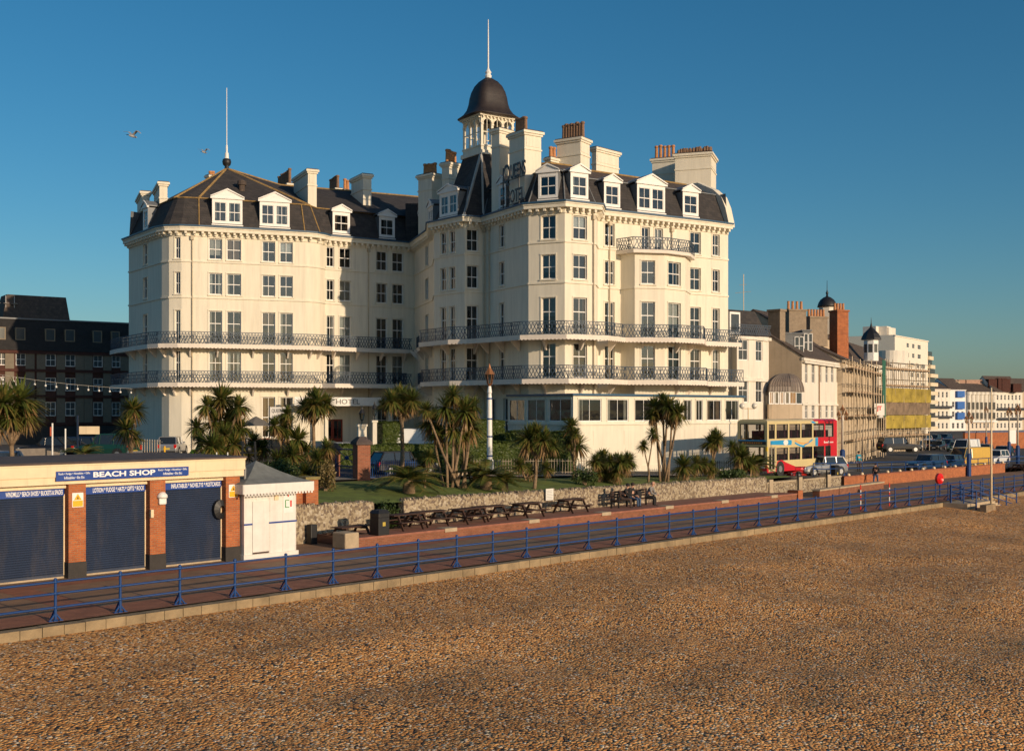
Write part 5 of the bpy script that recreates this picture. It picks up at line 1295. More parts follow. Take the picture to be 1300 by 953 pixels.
# ================================================================ LAMPS
copper = M('copper_lantern', (.35, .15, .06), .45, .2, 6, metal=.5)
lamp_gl = glass_mat('lamp_glass', (.8, .75, .65))
def lantern(t_, x, y, z, s_=1.0, mat=copper):
    m = MB(); m.lathe((x, y, z), [(.05 * s_, 0), (.12 * s_, .1 * s_), (.17 * s_, .14 * s_)], 6); m.lathe((x, y, z + .72 * s_), [(.34 * s_, 0), (.3 * s_, .06 * s_), (.14 * s_, .32 * s_), (.1 * s_, .38 * s_), (.05 * s_, .55 * s_), (.01, .68 * s_)], 8)
    for k in range(6):
        a = k * math.pi / 3; m.tube((x + .15 * s_ * math.cos(a), y + .15 * s_ * math.sin(a), z + .12 * s_), (x + .27 * s_ * math.cos(a), y + .27 * s_ * math.sin(a), z + .74 * s_), .014 * s_, n=4)
    l_ = m.build('lantern', mat, t_)
    g = MB(); g.lathe((x, y, z + .13 * s_), [(.14 * s_, 0), (.25 * s_, .59 * s_)], 6); g.build('pane', lamp_gl, l_)
x, y = at(621.5, 74); z0 = zg(x, y); lamp = thing('street_lamp', 'tall white banded lamp column with copper lantern in the middle of the garden', 'street lamp', (x, y, z0)); zl = zt(490, 74)
m = MB(); m.lathe((x, y, z0), [(.26, 0), (.26, .9), (.18, 1.0), (.155, zl - z0 - .8), (.12, zl - z0 - .5), (.16, zl - z0 - .4), (.1, zl - z0)], 14); m.build('column', white_p, lamp, smooth=False)
for f in (.2, .42, .62, .85): m = MB(); zz = z0 + (zl - z0) * f; m.lathe((x, y, zz), [(.18, 0), (.18, .1)], 14); m.build('blue_band', blue_rail, lamp)

lantern(lamp, x, y, zl, 1.05)
def promenade_lamp(px, D, ytop, label, s_=1.0, blue=True):
    x, y = at(px, D); s_0, t0 = ST(x, y); z0 = zg(x, y); t_ = thing('promenade_lamp', label, 'street lamp', (x, y, z0), 'promenade lamps'); zl = zt(ytop, D)
    m = MB(); m.lathe((x, y, z0), [(.2, 0), (.2, 1.9), (.12, 2.0)], 10); m.build('base', blue_rail, t_)
    m = MB(); m.lathe((x, y, z0 + 2.0), [(.1, 0), (.08, zl - z0 - 2.0 - .5), (.14, zl - z0 - 2.4), (.07, zl - z0 - 2.0)], 10); m.build('column', M('lamp_white', (.62, .55, .45), .5, .1), t_, smooth=True)
    m = MB()
    for sg_ in (-1, 1):
        pts = [(x, y, zl - .3), (x + sg_ * .35 * DX, y + sg_ * .35 * DY, zl - .15), (x + sg_ * .6 * DX, y + sg_ * .6 * DY, zl - .4)]; m.path(pts, [.04, .03, .03], 6)
    m.build('bracket', copper, t_)
    for sg_ in (-1, 1): lantern(t_, x + sg_ * .6 * DX, y + sg_ * .6 * DY, zl - .35, .55)
    lantern(t_, x, y, zl, .6)
promenade_lamp(1069.5, 88, 527, 'triple lantern promenade lamp standing at the rear of the bus')
promenade_lamp(1230, 101, 532, 'triple lantern promenade lamp with blue base in front of the yellow van')
promenade_lamp(1281, 140, 524, 'triple lantern promenade lamp at the right near the frame edge, behind the far bend')
promenade_lamp(1292, 118, 522, 'triple lantern promenade lamp nearest the right edge of the picture')
promenade_lamp(1252, 190, 521, 'small distant promenade lamp near the fluted pale terrace')
def globe_lamp(px, D, yt, label):
    x, y = at(px, D); z0 = zg(x, y); zl = zt(yt, D); t_ = thing('globe_lamp', label, 'street lamp', (x, y, z0)); m = MB(); m.tube((x, y, z0), (x, y, zl), .07, .05, 8)
    m.tube((x - .5, y, zl - .1), (x + .5, y, zl - .1), .03, n=6); m.build('column', cream_p, t_)
    for e in (-.5, .5): m = MB(); m.ball((x + e, y, zl + .12), .24, 10); m.build('globe', M('globe_glass', (.7, .66, .58), .15, .05), t_, smooth=True)
globe_lamp(950, 93, 517, 'cream twin-globe lamp above the front of the bus')
def small_lamp(px, D, yb, yt, label, mat=black_p):
    x, y = at(px, D); z0 = zt(yb, D); zl = zt(yt, D) - .9; t_ = thing('garden_lamp', label, 'lamp', (x, y, z0), 'small lamps at the hotel entrance'); m = MB(); m.tube((x, y, z0), (x, y, zl), .05, .04, 8); m.build('column', mat, t_); lantern(t_, x, y, zl, .8, mat)
small_lamp(459.5, 84, 560, 519, 'small dark lantern on a post, left of the two at the hotel entrance'); small_lamp(475.5, 84, 560, 513, 'small dark lantern on a post, right of the two at the hotel entrance')
for px, lab in ((459.5, 'left'), (475.5, 'right')):
    x, y = at(px, 84); F = frame_at(x, y, 1.9, .3); q = .3 if lab == 'left' else .15; m = MB(); m.box(F, -q, q, -q, q, 0, zt(541 if lab == 'left' else 536, 84) - 1.9); m.box(F, -q - .06, q + .06, -q - .06, q + .06, zt(541 if lab == 'left' else 536, 84) - 1.9, zt(541 if lab == 'left' else 536, 84) - 1.75)
    tag(m.build('gate_pillar', stucco, org=(x, y, 1.9)), 'cream pillar carrying the ' + lab + ' small lantern at the hotel entrance', 'pillar')
# ================================================================ OTHER BUILDINGS
dark_glass = M('dark_pane', (.05, .055, .06), .12, .1, 2, spec=.8)
def swin(F, w_, par, name='window', rev=.12, fm=None, gm=None, bar=True, fw=.08, rows=2):
    a, b, c, d = w_[:4]; m = MB(); f = -rev
    m.poly([F.P(a, f, c), F.P(b, f, c), F.P(b, f, d), F.P(a, f, d)], 1)
    for q in ((a, a + fw, c, d), (b - fw, b, c, d), (a + fw, b - fw, c, c + fw), (a + fw, b - fw, d - fw, d)): m.box(F, q[0], q[1], f + .003, f + .05, q[2], q[3])
    for k in range(1, rows): z = c + (d - c) * k / rows; m.box(F, a + fw, b - fw, f + .004, f + .045, z - .03, z + .03)
    if bar: m.box(F, (a + b) / 2 - .02, (a + b) / 2 + .02, f + .005, f + .04, c + fw, d - fw)
    return m.build(name, [fm or white_p, gm or dark_glass], par)
def house(name, label, p0, p1, z0, z1, depth, wins, wall_m, roof='flat', roof_m=slate, ridge=2.5, group=None, cat='house', win_kw={}, side=None, parapet=.0, cornice=True):
    F = Fr(p0, p1); c = F.P(F.L / 2, 0, z0); t_ = thing(name, label, cat, c, group)
    m = MB(); wallgrid(m, F, z0, z1, wins, rev=.12, room=None); P = F.P
    cs = [P(F.L, 0, 0), P(F.L, -depth, 0), P(0, -depth, 0), P(0, 0, 0)]
    for i in range(3):
        a, b = cs[i], cs[i + 1]; m.poly([(a.x, a.y, z0), (b.x, b.y, z0), (b.x, b.y, z1), (a.x, a.y, z1)])
    if cornice: m.box(F, -.1, F.L + .1, .003, .25, z1 - .35, z1 - .08)
    if roof == 'gable':
        for u in (0, F.L): m.poly([P(u, 0, z1), P(u, -depth / 2, z1 + ridge), P(u, -depth, z1)])
    m.build('wall', wall_m, t_)
    r = MB()
    if roof == 'flat':
        r.poly([P(0, 0, z1 + .02), P(F.L, 0, z1 + .02), P(F.L, -depth, z1 + .02), P(0, -depth, z1 + .02)])
    elif roof == 'gable':
        o = .25
        for w0, w1 in ((o, -depth / 2), (-depth - o, -depth / 2)):
            r.hexa([P(-.1, w0, z1 - .12), P(F.L + .1, w0, z1 - .12), P(F.L + .1, w1, z1 + ridge), P(-.1, w1, z1 + ridge), P(-.1, w0, z1 + .02), P(F.L + .1, w0, z1 + .02), P(F.L + .1, w1, z1 + ridge + .14), P(-.1, w1, z1 + ridge + .14)])
    elif roof == 'mansard':
        i_ = .9; q = [(0, 0), (F.L, 0), (F.L, -depth), (0, -depth)]; q2 = [(i_, -i_), (F.L - i_, -i_), (F.L - i_, -depth + i_), (i_, -depth + i_)]
        for k in range(4): a, b, c_, d = q[k], q[(k + 1) % 4], q2[(k + 1) % 4], q2[k]; r.poly([P(*a, z1), P(*b, z1), P(*c_, z1 + ridge), P(*d, z1 + ridge)])
        r.poly([P(*x_, z1 + ridge) for x_ in q2])
    r.build('roof', roof_m if roof != 'flat' else roof_dark, t_)
    for w_ in wins: swin(F, w_, t_, **win_kw)
    return t_, F
def wgrid(F_L, n, w_, rows, u0=None, u1=None, skip=()):
    u0 = .5 if u0 is None else u0; u1 = F_L - .5 if u1 is None else u1; st = (u1 - u0) / n; out = []
    for k in range(n):
        if k in skip: continue
        c = u0 + (k + .5) * st
        for a, b in rows: out.append((c - w_ / 2, c + w_ / 2, a, b))
    return out
def chim(par, x, y, z0, z1, wx=1.6, wy=.7, ang=SANG, pots=4, mat=None, ph=.7):
    F = frame_at(x, y, 0, ang); m = MB(); m.box(F, -wx / 2, wx / 2, -wy / 2, wy / 2, z0, z1 - .2); m.box(F, -wx / 2 - .1, wx / 2 + .1, -wy / 2 - .1, wy / 2 + .1, z1 - .2, z1)
    c_ = m.build('chimney', mat or stucco_tan, par)
    for k in range(pots):
        p = F.P(-wx / 2 + (k + .5) * wx / pots, 0, z1); q = MB(); q.lathe(p, [(.16, 0), (.13, ph - .1), (.16, ph)], 8); q.build('chimney_pot', terracotta, c_)
    return c_
# ---- dark brick hotel in the shade on the left
pL0, pL1 = at(-90, 118), at(185, 131); F = Fr(pL0, pL1); wn = []
cols_ = [(20, 33), (58, 71), (83, 96), (118.6, 130.5), (142, 153), (-4, 8), (-40, -28), (-66, -54)]
for a, b in cols_:
    for r_ in ((10.65, 12.0), (7.95, 9.4), (5.2, 6.75)): wn.append((F.upx(a), F.upx(b), *r_))
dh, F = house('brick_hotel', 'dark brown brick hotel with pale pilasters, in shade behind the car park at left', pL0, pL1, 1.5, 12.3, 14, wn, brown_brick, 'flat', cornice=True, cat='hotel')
m = MB(); P = F.P
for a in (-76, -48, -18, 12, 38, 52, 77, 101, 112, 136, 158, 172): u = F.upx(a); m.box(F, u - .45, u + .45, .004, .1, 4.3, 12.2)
m.build('pilaster', M('shaded_stucco', (.2, .165, .12), .9, .1), dh)  # stucco tone darkened to carry the shade on this front
m = MB()
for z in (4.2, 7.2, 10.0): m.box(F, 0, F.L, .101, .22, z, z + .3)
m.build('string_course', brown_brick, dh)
m = MB(); m.poly([P(0, .1, 12.3), P(F.L, .1, 12.3), P(F.L, -1.0, 15.7), P(0, -1.0, 15.7)]); m.poly([P(F.L, .1, 12.3), P(F.L, -14, 12.3), P(F.L - 1, -13, 15.7), P(F.L, -1, 15.7)]); m.poly([P(0, -1, 15.7), P(F.L, -1, 15.7), P(F.L, -14, 15.7), P(0, -14, 15.7)])
m.build('mansard_roof', slate_c, dh); m = MB(); m.box(F, 0, F.L, -1.1, -.9, 15.7, 15.85); m.build('roof_edge', lead, dh)
for a, b in cols_:
    u0, u1 = F.upx(a), F.upx(b); m = MB(); m.box(F, u0, u1, -.9, -.25, 13.4, 14.75, 0); m.poly([P(u0 + .12, -.245, 13.5), P(u1 - .12, -.245, 13.5), P(u1 - .12, -.245, 14.65), P(u0 + .12, -.245, 14.65)], 1); m.build('attic_window', [M('buff_frame', (.22, .17, .11), .7, .1), dark_glass], dh)
m = MB(); m.box(F, 0, F.L, .12, .6, 1.5, 4.1); m.build('recess_shade_strip', M('recess_shade_black', (.02, .02, .022), .6, .2), dh)  # shade of the ground-floor recess painted as a near-black strip
u0, u1 = F.upx(18), F.upx(108); m = MB()
m.hexa([P(u0, -6, 15.7), P(u1, -6, 15.7), P(u1, -11, 15.7), P(u0, -11, 15.7), P(u0 + .7, -6.9, 18.9), P(u1 - .3, -6.9, 18.9), P(u1 - .3, -10, 18.9), P(u0 + .7, -10, 18.9)]); m.build('roof_block', slate_b, dh)
for u in (u0 - .4, u0 + .5, u0 + 1.4):
    m = MB(); p = P(u, -6.5, 15.7); m.tube(p, p + Vector((0, 0, 3.0 if u > u0 else 2)), .04, n=5); m.lathe(p + Vector((0, 0, 2.0)), [(.02, 0), (.35, .12), (.38, .16)], 10); m.build('aerial_dish', M('dish_grey', (.5, .48, .45), .5, .1), dh)
# ---- white house with bays next to the hotel
p0, p1 = at(923, 101.5), at(976, 104.5); F = Fr(p0, p1)
b1, F = house('terrace_house', 'white stuccoed house with canted bay and slate mansard directly right of the cream hotel', p0, p1, .3, 12.5, 12, [], white_wall, 'mansard', slate, 2.4)
F12 = Fr(F.P(0, 1.2, 0).to_2d()[:], F.P(F.L, 1.2, 0).to_2d()[:]); bayp = [F.P(F.upx(929), 0, 0).to_2d()[:], F12.P(F12.upx(935.5), 0, 0).to_2d()[:], F12.P(F12.upx(955.5), 0, 0).to_2d()[:], F.P(F.upx(973), .03, 0).to_2d()[:]]
bp_ = [tuple(p) for p in bayp]; m = MB(); bw2 = []
for i in range(3):
    G = Fr(bp_[i], bp_[i + 1]); ws = []
    px_ = {1: (937.5, 950), 2: (959.5, 968)}.get(i)
    if px_:
        for y0, y1 in ((431.5, 458), (480, 511), (532, 560)): ws.append((max(.1, G.upx(px_[0])), min(G.L - .1, G.upx(px_[1])), zt(y1, 102), zt(y0, 102)))
    wallgrid(m, G, .3, 12.3, ws, rev=.12, room=None); bw2 += [(G, w_) for w_ in ws]
    for z in (12.1, 8.4, 4.6): m.box(G, -.05, G.L + .05, .003, .15, z, z + .25)
m.poly([(*p, 12.3) for p in bp_]); bo = m.build('bay', white_wall, b1)
for G, w_ in bw2: swin(G, w_, bo, fw=.09)
m = MB(); u = F.upx(926); m.box(F, u, u + 1.3, -.3, .05, 12.6, 14.6, 0); m.poly([F.P(u + .15, .055, 12.8), F.P(u + 1.15, .055, 12.8), F.P(u + 1.15, .055, 14.4), F.P(u + .15, .055, 14.4)], 1); m.build('dormer', [white_p, dark_glass], b1)
m = MB(); railing_lattice(m, [F.P(0, 1.0, 0).to_2d()[:], F.P(F.L * .8, 1.25, 0).to_2d()[:]], 12.5, .9, .25); m.build('iron_railing', iron_blue, b1)
m = MB(); x, y = at(944, 108); m.tube((x, y, 13), (x, y, zt(348, 108)), .035, n=5); m.tube((x - .8, y, zt(372, 108)), (x + .7, y, zt(370, 108)), .02, n=4); m.tube((x - .4, y, zt(362, 108)), (x + .3, y, zt(361, 108)), .02, n=4); m.build('aerial', steel, b1)
m = MB(); P = F.P; m.poly([P(-2, -2, 14.6), P(F.L, -1.5, 14.6), P(F.L - 2.2, -6, 15.2), P(1.0, -4.5, 16.4)]); m.poly([P(-2, -2, 14.6), P(1.0, -4.5, 16.4), P(-2, -9, 14.6)]); m.poly([P(1, -4.5, 16.4), P(F.L - 2.2, -6, 15.2), P(0, -9, 14.6)]); m.build('upper_roof', slate_b, b1)
# ---- gabled terrace with tan side wall
g0, g1 = at(1018, 108), at(1072, 123); F = Fr(g0, g1); wn = []
for a, b in ((1022, 1025.5), (1030.5, 1034.5), (1040, 1043), (1048, 1051.3), (1055, 1058.3), (1062, 1065.2)):
    ua, ub = F.upx(a), F.upx(b); D_ = F.P(ua, 0, 0).y
    for y0, y1 in ((461, 486), (511, 531)): wn.append((ua, ub, zt(y1 - (a - 1022) * .02, D_), zt(y0 + (a - 1022) * .06, D_)))
b2, F = house('terrace_house', 'long white gabled terrace with tan side wall and mossy slate roof above the bus', g0, g1, .2, 10.9, 9, wn, white_wall, 'gable', slate_b, 3.0, win_kw=dict(fw=.05))
P = F.P
m = MB(); m.poly([P(-.03, 0, .2), P(-.03, -9, .2), P(-.03, -9, 10.9), P(-.03, -4.5, 13.9), P(-.03, 0, 10.9)]); m.build('side_wall', stucco_tan, b2)
m = MB()
for z in (10.3, 6.3): m.box(F, 0, F.L, .26 if z > 10 else .003, .32 if z > 10 else .12, z, z + .2)
m.build('string_course', white_wall, b2)
m = MB(); u = F.upx(1039); m.tube(P(u, .1, .5), P(u, .1, 10.6), .06, n=6); m.build('downpipe', M('brown_pipe', (.3, .18, .1), .7, .1), b2)
x, y = P(.3, -3.6, 0).to_2d(); c_ = chim(b2, *at(986, 110.5), 11, zt(393, 110.5), 1.0, 1.3, SANG, 0, MATS.get('sooty_render') or M('sooty_render', (.26, .2, .14), .9, .2))
# big boxy slate dormers on the side roof
for k, (a, b, yb, yt) in enumerate(((997, 1018, 452, 424), (1019, 1029, 447, 420))):
    D_ = 111 + k * 3; xa, ya = at(a, D_); xb, yb_ = at(b, D_); G = Fr((xa, ya), (xb, yb_)); m = MB(); m.box(G, 0, G.L, -4, 0, zt(yb, D_) - 1, zt(yt, D_)); d_ = m.build('dormer', M('slate_cheek', (.16, .165, .17), .8, .2), b2)
    m = MB(); m.box(G, -.1, G.L + .15, -4.1, .12, zt(yt, D_), zt(yt, D_) + .12); m.build('dormer_roof', lead, d_)
    for f in (.55, .8) if k == 0 else (.15, .6): swin(G, (G.L * f, G.L * f + .5, zt(yb, D_) + .1, zt(yt, D_) - .25), d_, rev=-.02, bar=False, fw=.06)
# glazed conservatory bay with a ribbed dome
x0, y0_ = at(973.5, 103.8); cv_ = [at(974, 104.5), at(976, 103.2), at(1003, 103.6), at(1018.5, 107)]
cons = thing('glazed_bay', 'tan rounded bay with curved ribbed lead roof and orange glazing beside the gabled terrace', 'bay window', (*at(996, 105), .8))
m = MB(); zc0, zc1 = zt(513, 104), zt(497, 104)
for i in range(3):
    G = Fr(cv_[i], cv_[i + 1]); m.box(G, 0, G.L, -.3, 0, .2, zc0)
m.build('base_wall', stucco_tan, cons)
for i in (1, 2):
    G = Fr(cv_[i], cv_[i + 1]); n = 4 if i == 1 else 2
    for k in range(n): swin(G, (k * G.L / n + .03, (k + 1) * G.L / n - .03, zc0, zc1), cons, rev=.05, rows=1, bar=(k % 2 == 0), fw=.09, gm=M('amber_pane', (.35, .2, .08), .3, .25, 2) if (k % 2 == 0) else dark_glass)  # every other pane filled with amber colour
m = MB(); cx, cy = at(1000, 107.5); apz = zt(474, 106); rim = []
for i in range(3):
    G = Fr(cv_[i], cv_[i + 1]); nn = [1, 8, 5][i]
    for k in range(nn + (1 if i == 2 else 0)): p = G.P(G.L * k / nn, .15, 0); rim.append((p.x, p.y))
def dome_pt(p, f): return (cx + (p[0] - cx) * math.cos(f * 1.45), cy + (p[1] - cy) * math.cos(f * 1.45) , zc1 + (apz - zc1) * math.sin(f * 1.571))
for i in range(len(rim) - 1):
    for k in range(6):
        f0, f1 = k / 6, (k + 1) / 6; m.poly([dome_pt(rim[i], f0), dome_pt(rim[i + 1], f0), dome_pt(rim[i + 1], f1), dome_pt(rim[i], f1)])
m.build('dome_roof', M('weathered_lead', (.17, .13, .1), .5, .2, 3), cons, smooth=True)
m = MB()
for p in rim: m.path([dome_pt(p, k / 6) for k in range(7)], [.07] * 7, 4)
m.build('dome_rib', M('lead_rib', (.26, .21, .17), .5, .1), cons)
# ---- taller house behind with chimneys and black cupola
p0, p1 = at(1000, 125), at(1062, 138); F = Fr(p0, p1); b3, F = house('terrace_house', 'tall tan house behind the gabled terrace with red chimney pots and black onion cupola', p0, p1, 3, zt(424, 128), 8, [(F.upx(a), F.upx(b), zt(417 + 24, 128), zt(424 + 6, 128)) for a, b in ((1022, 1028), (1030, 1036))], stucco_tan, 'gable', slate_b, 2.6, cornice=False)
chim(b3, *at(1009, 124), 12, zt(393, 124), 2.1, 1.2, .3, 4, M('sooty_render', (.2, .15, .1), .9, .2), .9)
chim(b3, *at(1036, 128), 13, zt(402, 128), 2.4, 1.0, .4, 6, MATS['sooty_render'], .8)
rb_ = chim(b3, *at(1065, 130), 8, zt(394, 130), 1.5, 1.5, .35, 4, red_brick, .8)
m = MB(); x, y = at(1050, 134); za = zt(398, 134); m.lathe((x, y, za), [(.95, -2.5), (.95, .7), (1.1, .75)], 8); m.build('cupola', white_wall, b3)
m = MB(); m.lathe((x, y, za + .75), [(1.15, 0), (1.12, .2), (1.02, .5), (.8, .85), (.45, 1.12), (.15, 1.25), (.08, 1.6)], 12); m.lathe((x, y, za + 2.2), [(.08, 0), (.18, .2), (.08, .4), (.04, .6), (.02, 1.7)], 8); m.build('cupola_dome', black_p, b3, smooth=True)
# ---- scaffolded building
def scaffold(t_, G, z0, z1, cols, lifts, w_=1.2, netting=None):
    m = MB(); P = G.P
    for k in range(cols + 1):
        u = G.L * k / cols
        for ww in (.35, w_): m.tube(P(u, ww, z0), P(u, ww, z1 + random.uniform(.3, 1.6)), .06, n=5)
    m.build('standard', steel, t_)
    for i in range(lifts + 1):
        z = z0 + (z1 - z0) * i / lifts; m = MB()
        for ww in (.35, w_): m.tube(P(-.3, ww, z), P(G.L + .3, ww, z), .05, n=5); m.tube(P(-.3, ww, z + 1), P(G.L + .3, ww, z + 1), .045, n=5)
        for k in range(cols + 1): u = G.L * k / cols; m.tube(P(u, 0, z), P(u, w_ + .2, z), .04, n=5)
        m.build('ledger', steel, t_)
        if i: m = MB(); m.box(G, -.2, G.L + .2, .4, w_ - .05, z + .05, z + .1); m.box(G, -.2, G.L + .2, w_ - .03, w_, z + .05, z + .28); m.build('plank_deck', M('scaffold_board', (.3, .2, .12), .9, .3), t_)
    m = MB()
    for k in range(0, cols, 2): m.tube(P(G.L * k / cols, w_ + .06, z0), P(G.L * (k + 1) / cols, w_ + .06, z0 + (z1 - z0) * .5), .04, n=5); m.tube(P(G.L * (k + 1) / cols, w_ + .06, z0 + (z1 - z0) * .5), P(G.L * k / cols, w_ + .06, z1), .04, n=5)
    m.build('brace', steel, t_)
p0, p1 = at(1069, 120), at(1112, 148); G0 = Fr(p0, p1); rows_ = ((1.2, 3.2), (4.6, 6.6), (7.8, 9.6))
b4, G = house('scaffolded_house', 'tan house front wrapped in steel scaffolding with green netting at its right end', p0, p1, -.2, 11.2, 10, wgrid(G0.L, 6, 1.2, rows_), M('pale_brown_render', (.5, .4, .28), .9, .15), 'gable', slate_b, 2.4)
scaffold(b4, G, 0, 10.2, 12, 4)
m = MB(); m.box(G, G.L - 4.5, G.L - .6, 1.25, 1.29, 5.0, 12.2); m.build('green_netting', M('green_net', (.025, .12, .075), .8, .35, 1.5), b4)
m = MB(); m.box(G, G.L - 9.3, G.L - 5.0, 1.32, 1.4, 4.9, 6.5) ; so_ = m.build('sign_board', M('sign_red_white', (.7, .66, .6), .6, .05), b4); m = MB(); m.box(G, G.L - 9.3, G.L - 5.0, 1.401, 1.42, 6.15, 6.5); m.build('sign_header', M('sign_red', (.6, .03, .02), .5, .05), so_)
G2 = Fr(at(1109.5, 138), at(1123, 139)); jt = thing('contractor_sign', 'white square scaffold sign with red letters JT', 'sign', G2.P(0, 0, 5)); m = MB(); za, zb_ = zt(527, 138), zt(512, 138); m.box(G2, 0, G2.L, -.05, 0, za, zb_); m.build('board', M('sign_red_white', ()) if 0 else MATS['sign_red_white'], jt)
lettering('JT', G2, G2.L * .25, G2.L * .72, za + .45, zb_ - .3, .01, MATS['sign_red'], jt, depth=.03, bold=.03)
m = MB(); m.tube(G2.P(.1, -.1, 0), G2.P(.1, -.1, zb_ + 3), .05, n=5); m.tube(G2.P(G2.L - .1, -.1, 0), G2.P(G2.L - .1, -.1, zb_ + 1), .05, n=5); m.build('pole', steel, jt)
# ---- netted building with mustard bands
yel_net = M('mustard_netting', (.34, .25, .04), .85, .45, .5)
p0, p1 = at(1113, 163), at(1170, 176); G0 = Fr(p0, p1); H1 = zt(490, 168)
b5, G = house('scaffolded_house', 'house wrapped in scaffolding with two wide mustard yellow netting bands', p0, p1, -.6, H1 - .3, 12, wgrid(G0.L, 5, 1.3, ((.6, 2.6),)), M('pale_brown_render', ()) if 0 else MATS['pale_brown_render'], 'flat')
scaffold(b5, G, -.4, H1 + 2.3, 12, 5)
for (ya, yb) in ((493, 510.5), (527, 543.5)):
    m = MB(); n = 20
    for k in range(n):
        u0_, u1_ = G.L * k / n, G.L * (k + 1) / n; w0, w1 = 1.35 + .12 * math.sin(k * 1.3), 1.35 + .12 * math.sin((k + 1) * 1.3); m.poly([G.P(u0_, w0, zt(yb, 166)), G.P(u1_, w1, zt(yb, 166)), G.P(u1_, w1, zt(ya, 166)), G.P(u0_, w0, zt(ya, 166))])
    m.build('netting_band', yel_net, b5)
m = MB(); m.box(G, 0, G.L, 1.28, 1.31, zt(526.5, 166), zt(511, 166)); m.build('brown_netting', M('brown_net', (.2, .14, .09), .9, .4, 1), b5)
# white turreted house behind the scaffolding
tw_ = thing('turret_house', 'house with white lantern turret and black pointed roof rising behind the scaffolding', 'house', (*at(1108, 185), -1))
F = Fr(at(1086, 175), at(1132, 196)); m = MB(); m.box(F, 0, F.L, -9, 0, -1, zt(462, 185)); m.build('wall', white_wall, tw_)
m = MB(); P = F.P; zr_ = zt(462, 185); m.hexa([P(-.3, .3, zr_), P(F.L, .3, zr_), P(F.L, -9, zr_), P(-.3, -9, zr_), P(2, -3, zr_ + 3.6), P(F.L - 3, -3, zr_ + 3.0), P(F.L - 3, -6, zr_ + 3), P(2, -6, zr_ + 3.6)]); m.build('roof', slate_b, tw_)
x, y = at(1106, 178); za = zt(450, 178); m = MB(); m.lathe((x, y, za - 1), [(1.15, 0), (1.15, 3.2), (1.25, 3.3)], 8)
m.build('turret', white_p, tw_); m = MB()
for k in range(8): a = k * math.pi / 4 + .39; q = frame_at(x + 1.07 * math.cos(a), y + 1.07 * math.sin(a), za, a + math.pi / 2); m.box(q, -.3, .3, -.02, .03, .3, 1.6)
m.build('turret_window', dark_glass, tw_)
m = MB(); m.lathe((x, y, za + 2.3), [(1.6, 0), (1.52, .3), (1.2, .95), (.64, 1.5), (.24, 1.9), (.07, 2.6), (.02, 3.5)], 8); m.build('turret_roof', black_p, tw_)
# ---- tall white apartment block
p0, p1 = at(1136, 318), at(1178, 345); G0 = Fr(p0, p1); zb_ = -1.5; wn = []
zf = lambda y: zt(y, 332)
for k in range(11):
    y0 = 436.5 + k * 12.2
    for a, b in ((1139, 1142.5), (1146.5, 1152), (1156, 1160.5), (1163.5, 1166.5), (1169.5, 1174.5)) if k > 1 else ((1151, 1154), (1158, 1161), (1165, 1169)): wn.append((G0.upx(a), G0.upx(b), zf(y0 + 5.5), zf(y0)))
b6, G = house('apartment_block', 'tall white nine-storey apartment block with rounded balconies at its right end', p0, p1, -2, zf(429), 14, wn, M('bright_render', (.78, .72, .6), .7, .05), 'flat', cat='apartment block', win_kw=dict(fw=.06, bar=False))
for k in range(10):
    y0 = 441 + k * 11.6; z = zf(y0)
    if k > 0:
        m = MB(); a0, a1 = G.L, G.L + 4.4 + (k > 2) * 3.2; m.box(G, G.L - .2, a1, -7, 1.0 if k > 1 else .5, z - .35, z + .75); b_ = m.build('balcony', M('balcony_cream', (.72, .6, .42), .7, .08), b6)
        m = MB(); m.box(G, G.L, a1 - .6, -7, .2, z + .751, z + 2.2); m.build('balcony_glazing', dark_glass, b_)
for (a, b, yt) in ((1112, 1122, 414.5), (1126, 1131, 414.5), (1128, 1137, 416)):
    x, y = at(a, 330); F_ = Fr((x, y), at(b, 334)); m = MB(); m.box(F_, 0, F_.L, -4, 0, zf(435), zf(yt)); m.build('roof_tower', white_wall, b6)
F_ = Fr(at(1110, 322), at(1137, 330)); wn = [(F_.upx(a), F_.upx(b), zf(455), zf(445)) for a, b in ((1115, 1124), (1129, 1134))]
m = MB(); wallgrid(m, F_, -2, zf(428.5), wn, rev=1.0, room=1); m.box(F_, 0, F_.L, -10, -1.8, -2, zf(428.6)); m.build('side_wing', [white_wall, room_dark], b6)
F_ = Fr(at(1137, 300), at(1152, 312)); m = MB(); m.lathe(F_.P(2, -2, -1), [(3.2, 0), (3.2, zf(452) + 1)], 20); m.lathe(F_.P(F_.L - 1, -2, -1), [(2.4, 0), (2.4, zf(450) + 1)], 20); m.build('round_bay', white_wall, b6, smooth=False)
m = MB(); m.box(F_, F_.L - .5, F_.L + 8, -2, 0, zf(468), zf(466)); m.build('balcony', MATS['balcony_cream'], b6)
# ---- distant terraces
def far_terrace(label, a, b, D0, D1, yt, cols, rows, wm, rm=slate_b, ridge=2.4, yb=None, balc=(), kw={}, roof='gable', cat='terrace', wfrac=.45, extra=None):
    p0, p1 = at(a, D0), at(b, D1); G0 = Fr(p0, p1); z1 = zt(yt, D0); Hh = z1 + 1.8; rws = [(-1.6 + Hh * r0, -1.6 + Hh * r1) for r0, r1 in rows]
    t_, G = house('seafront_terrace', label, p0, p1, -2.5, z1, 11, wgrid(G0.L, cols, G0.L / cols * wfrac, rws), wm, roof, rm, ridge, 'distant seafront terraces', cat, dict(fw=.12, bar=False))
    for f in balc: m = MB(); m.box(G, 0, G.L, .003, 1.1, -1.6 + Hh * f, -1.45 + Hh * f); m.box(G, 0, G.L, 1.02, 1.1, -1.45 + Hh * f, -.7 + Hh * f); m.build('balcony', iron_d, t_)
    return t_, G, z1
R3 = ((.06, .2), (.33, .47), (.56, .7), (.78, .92))
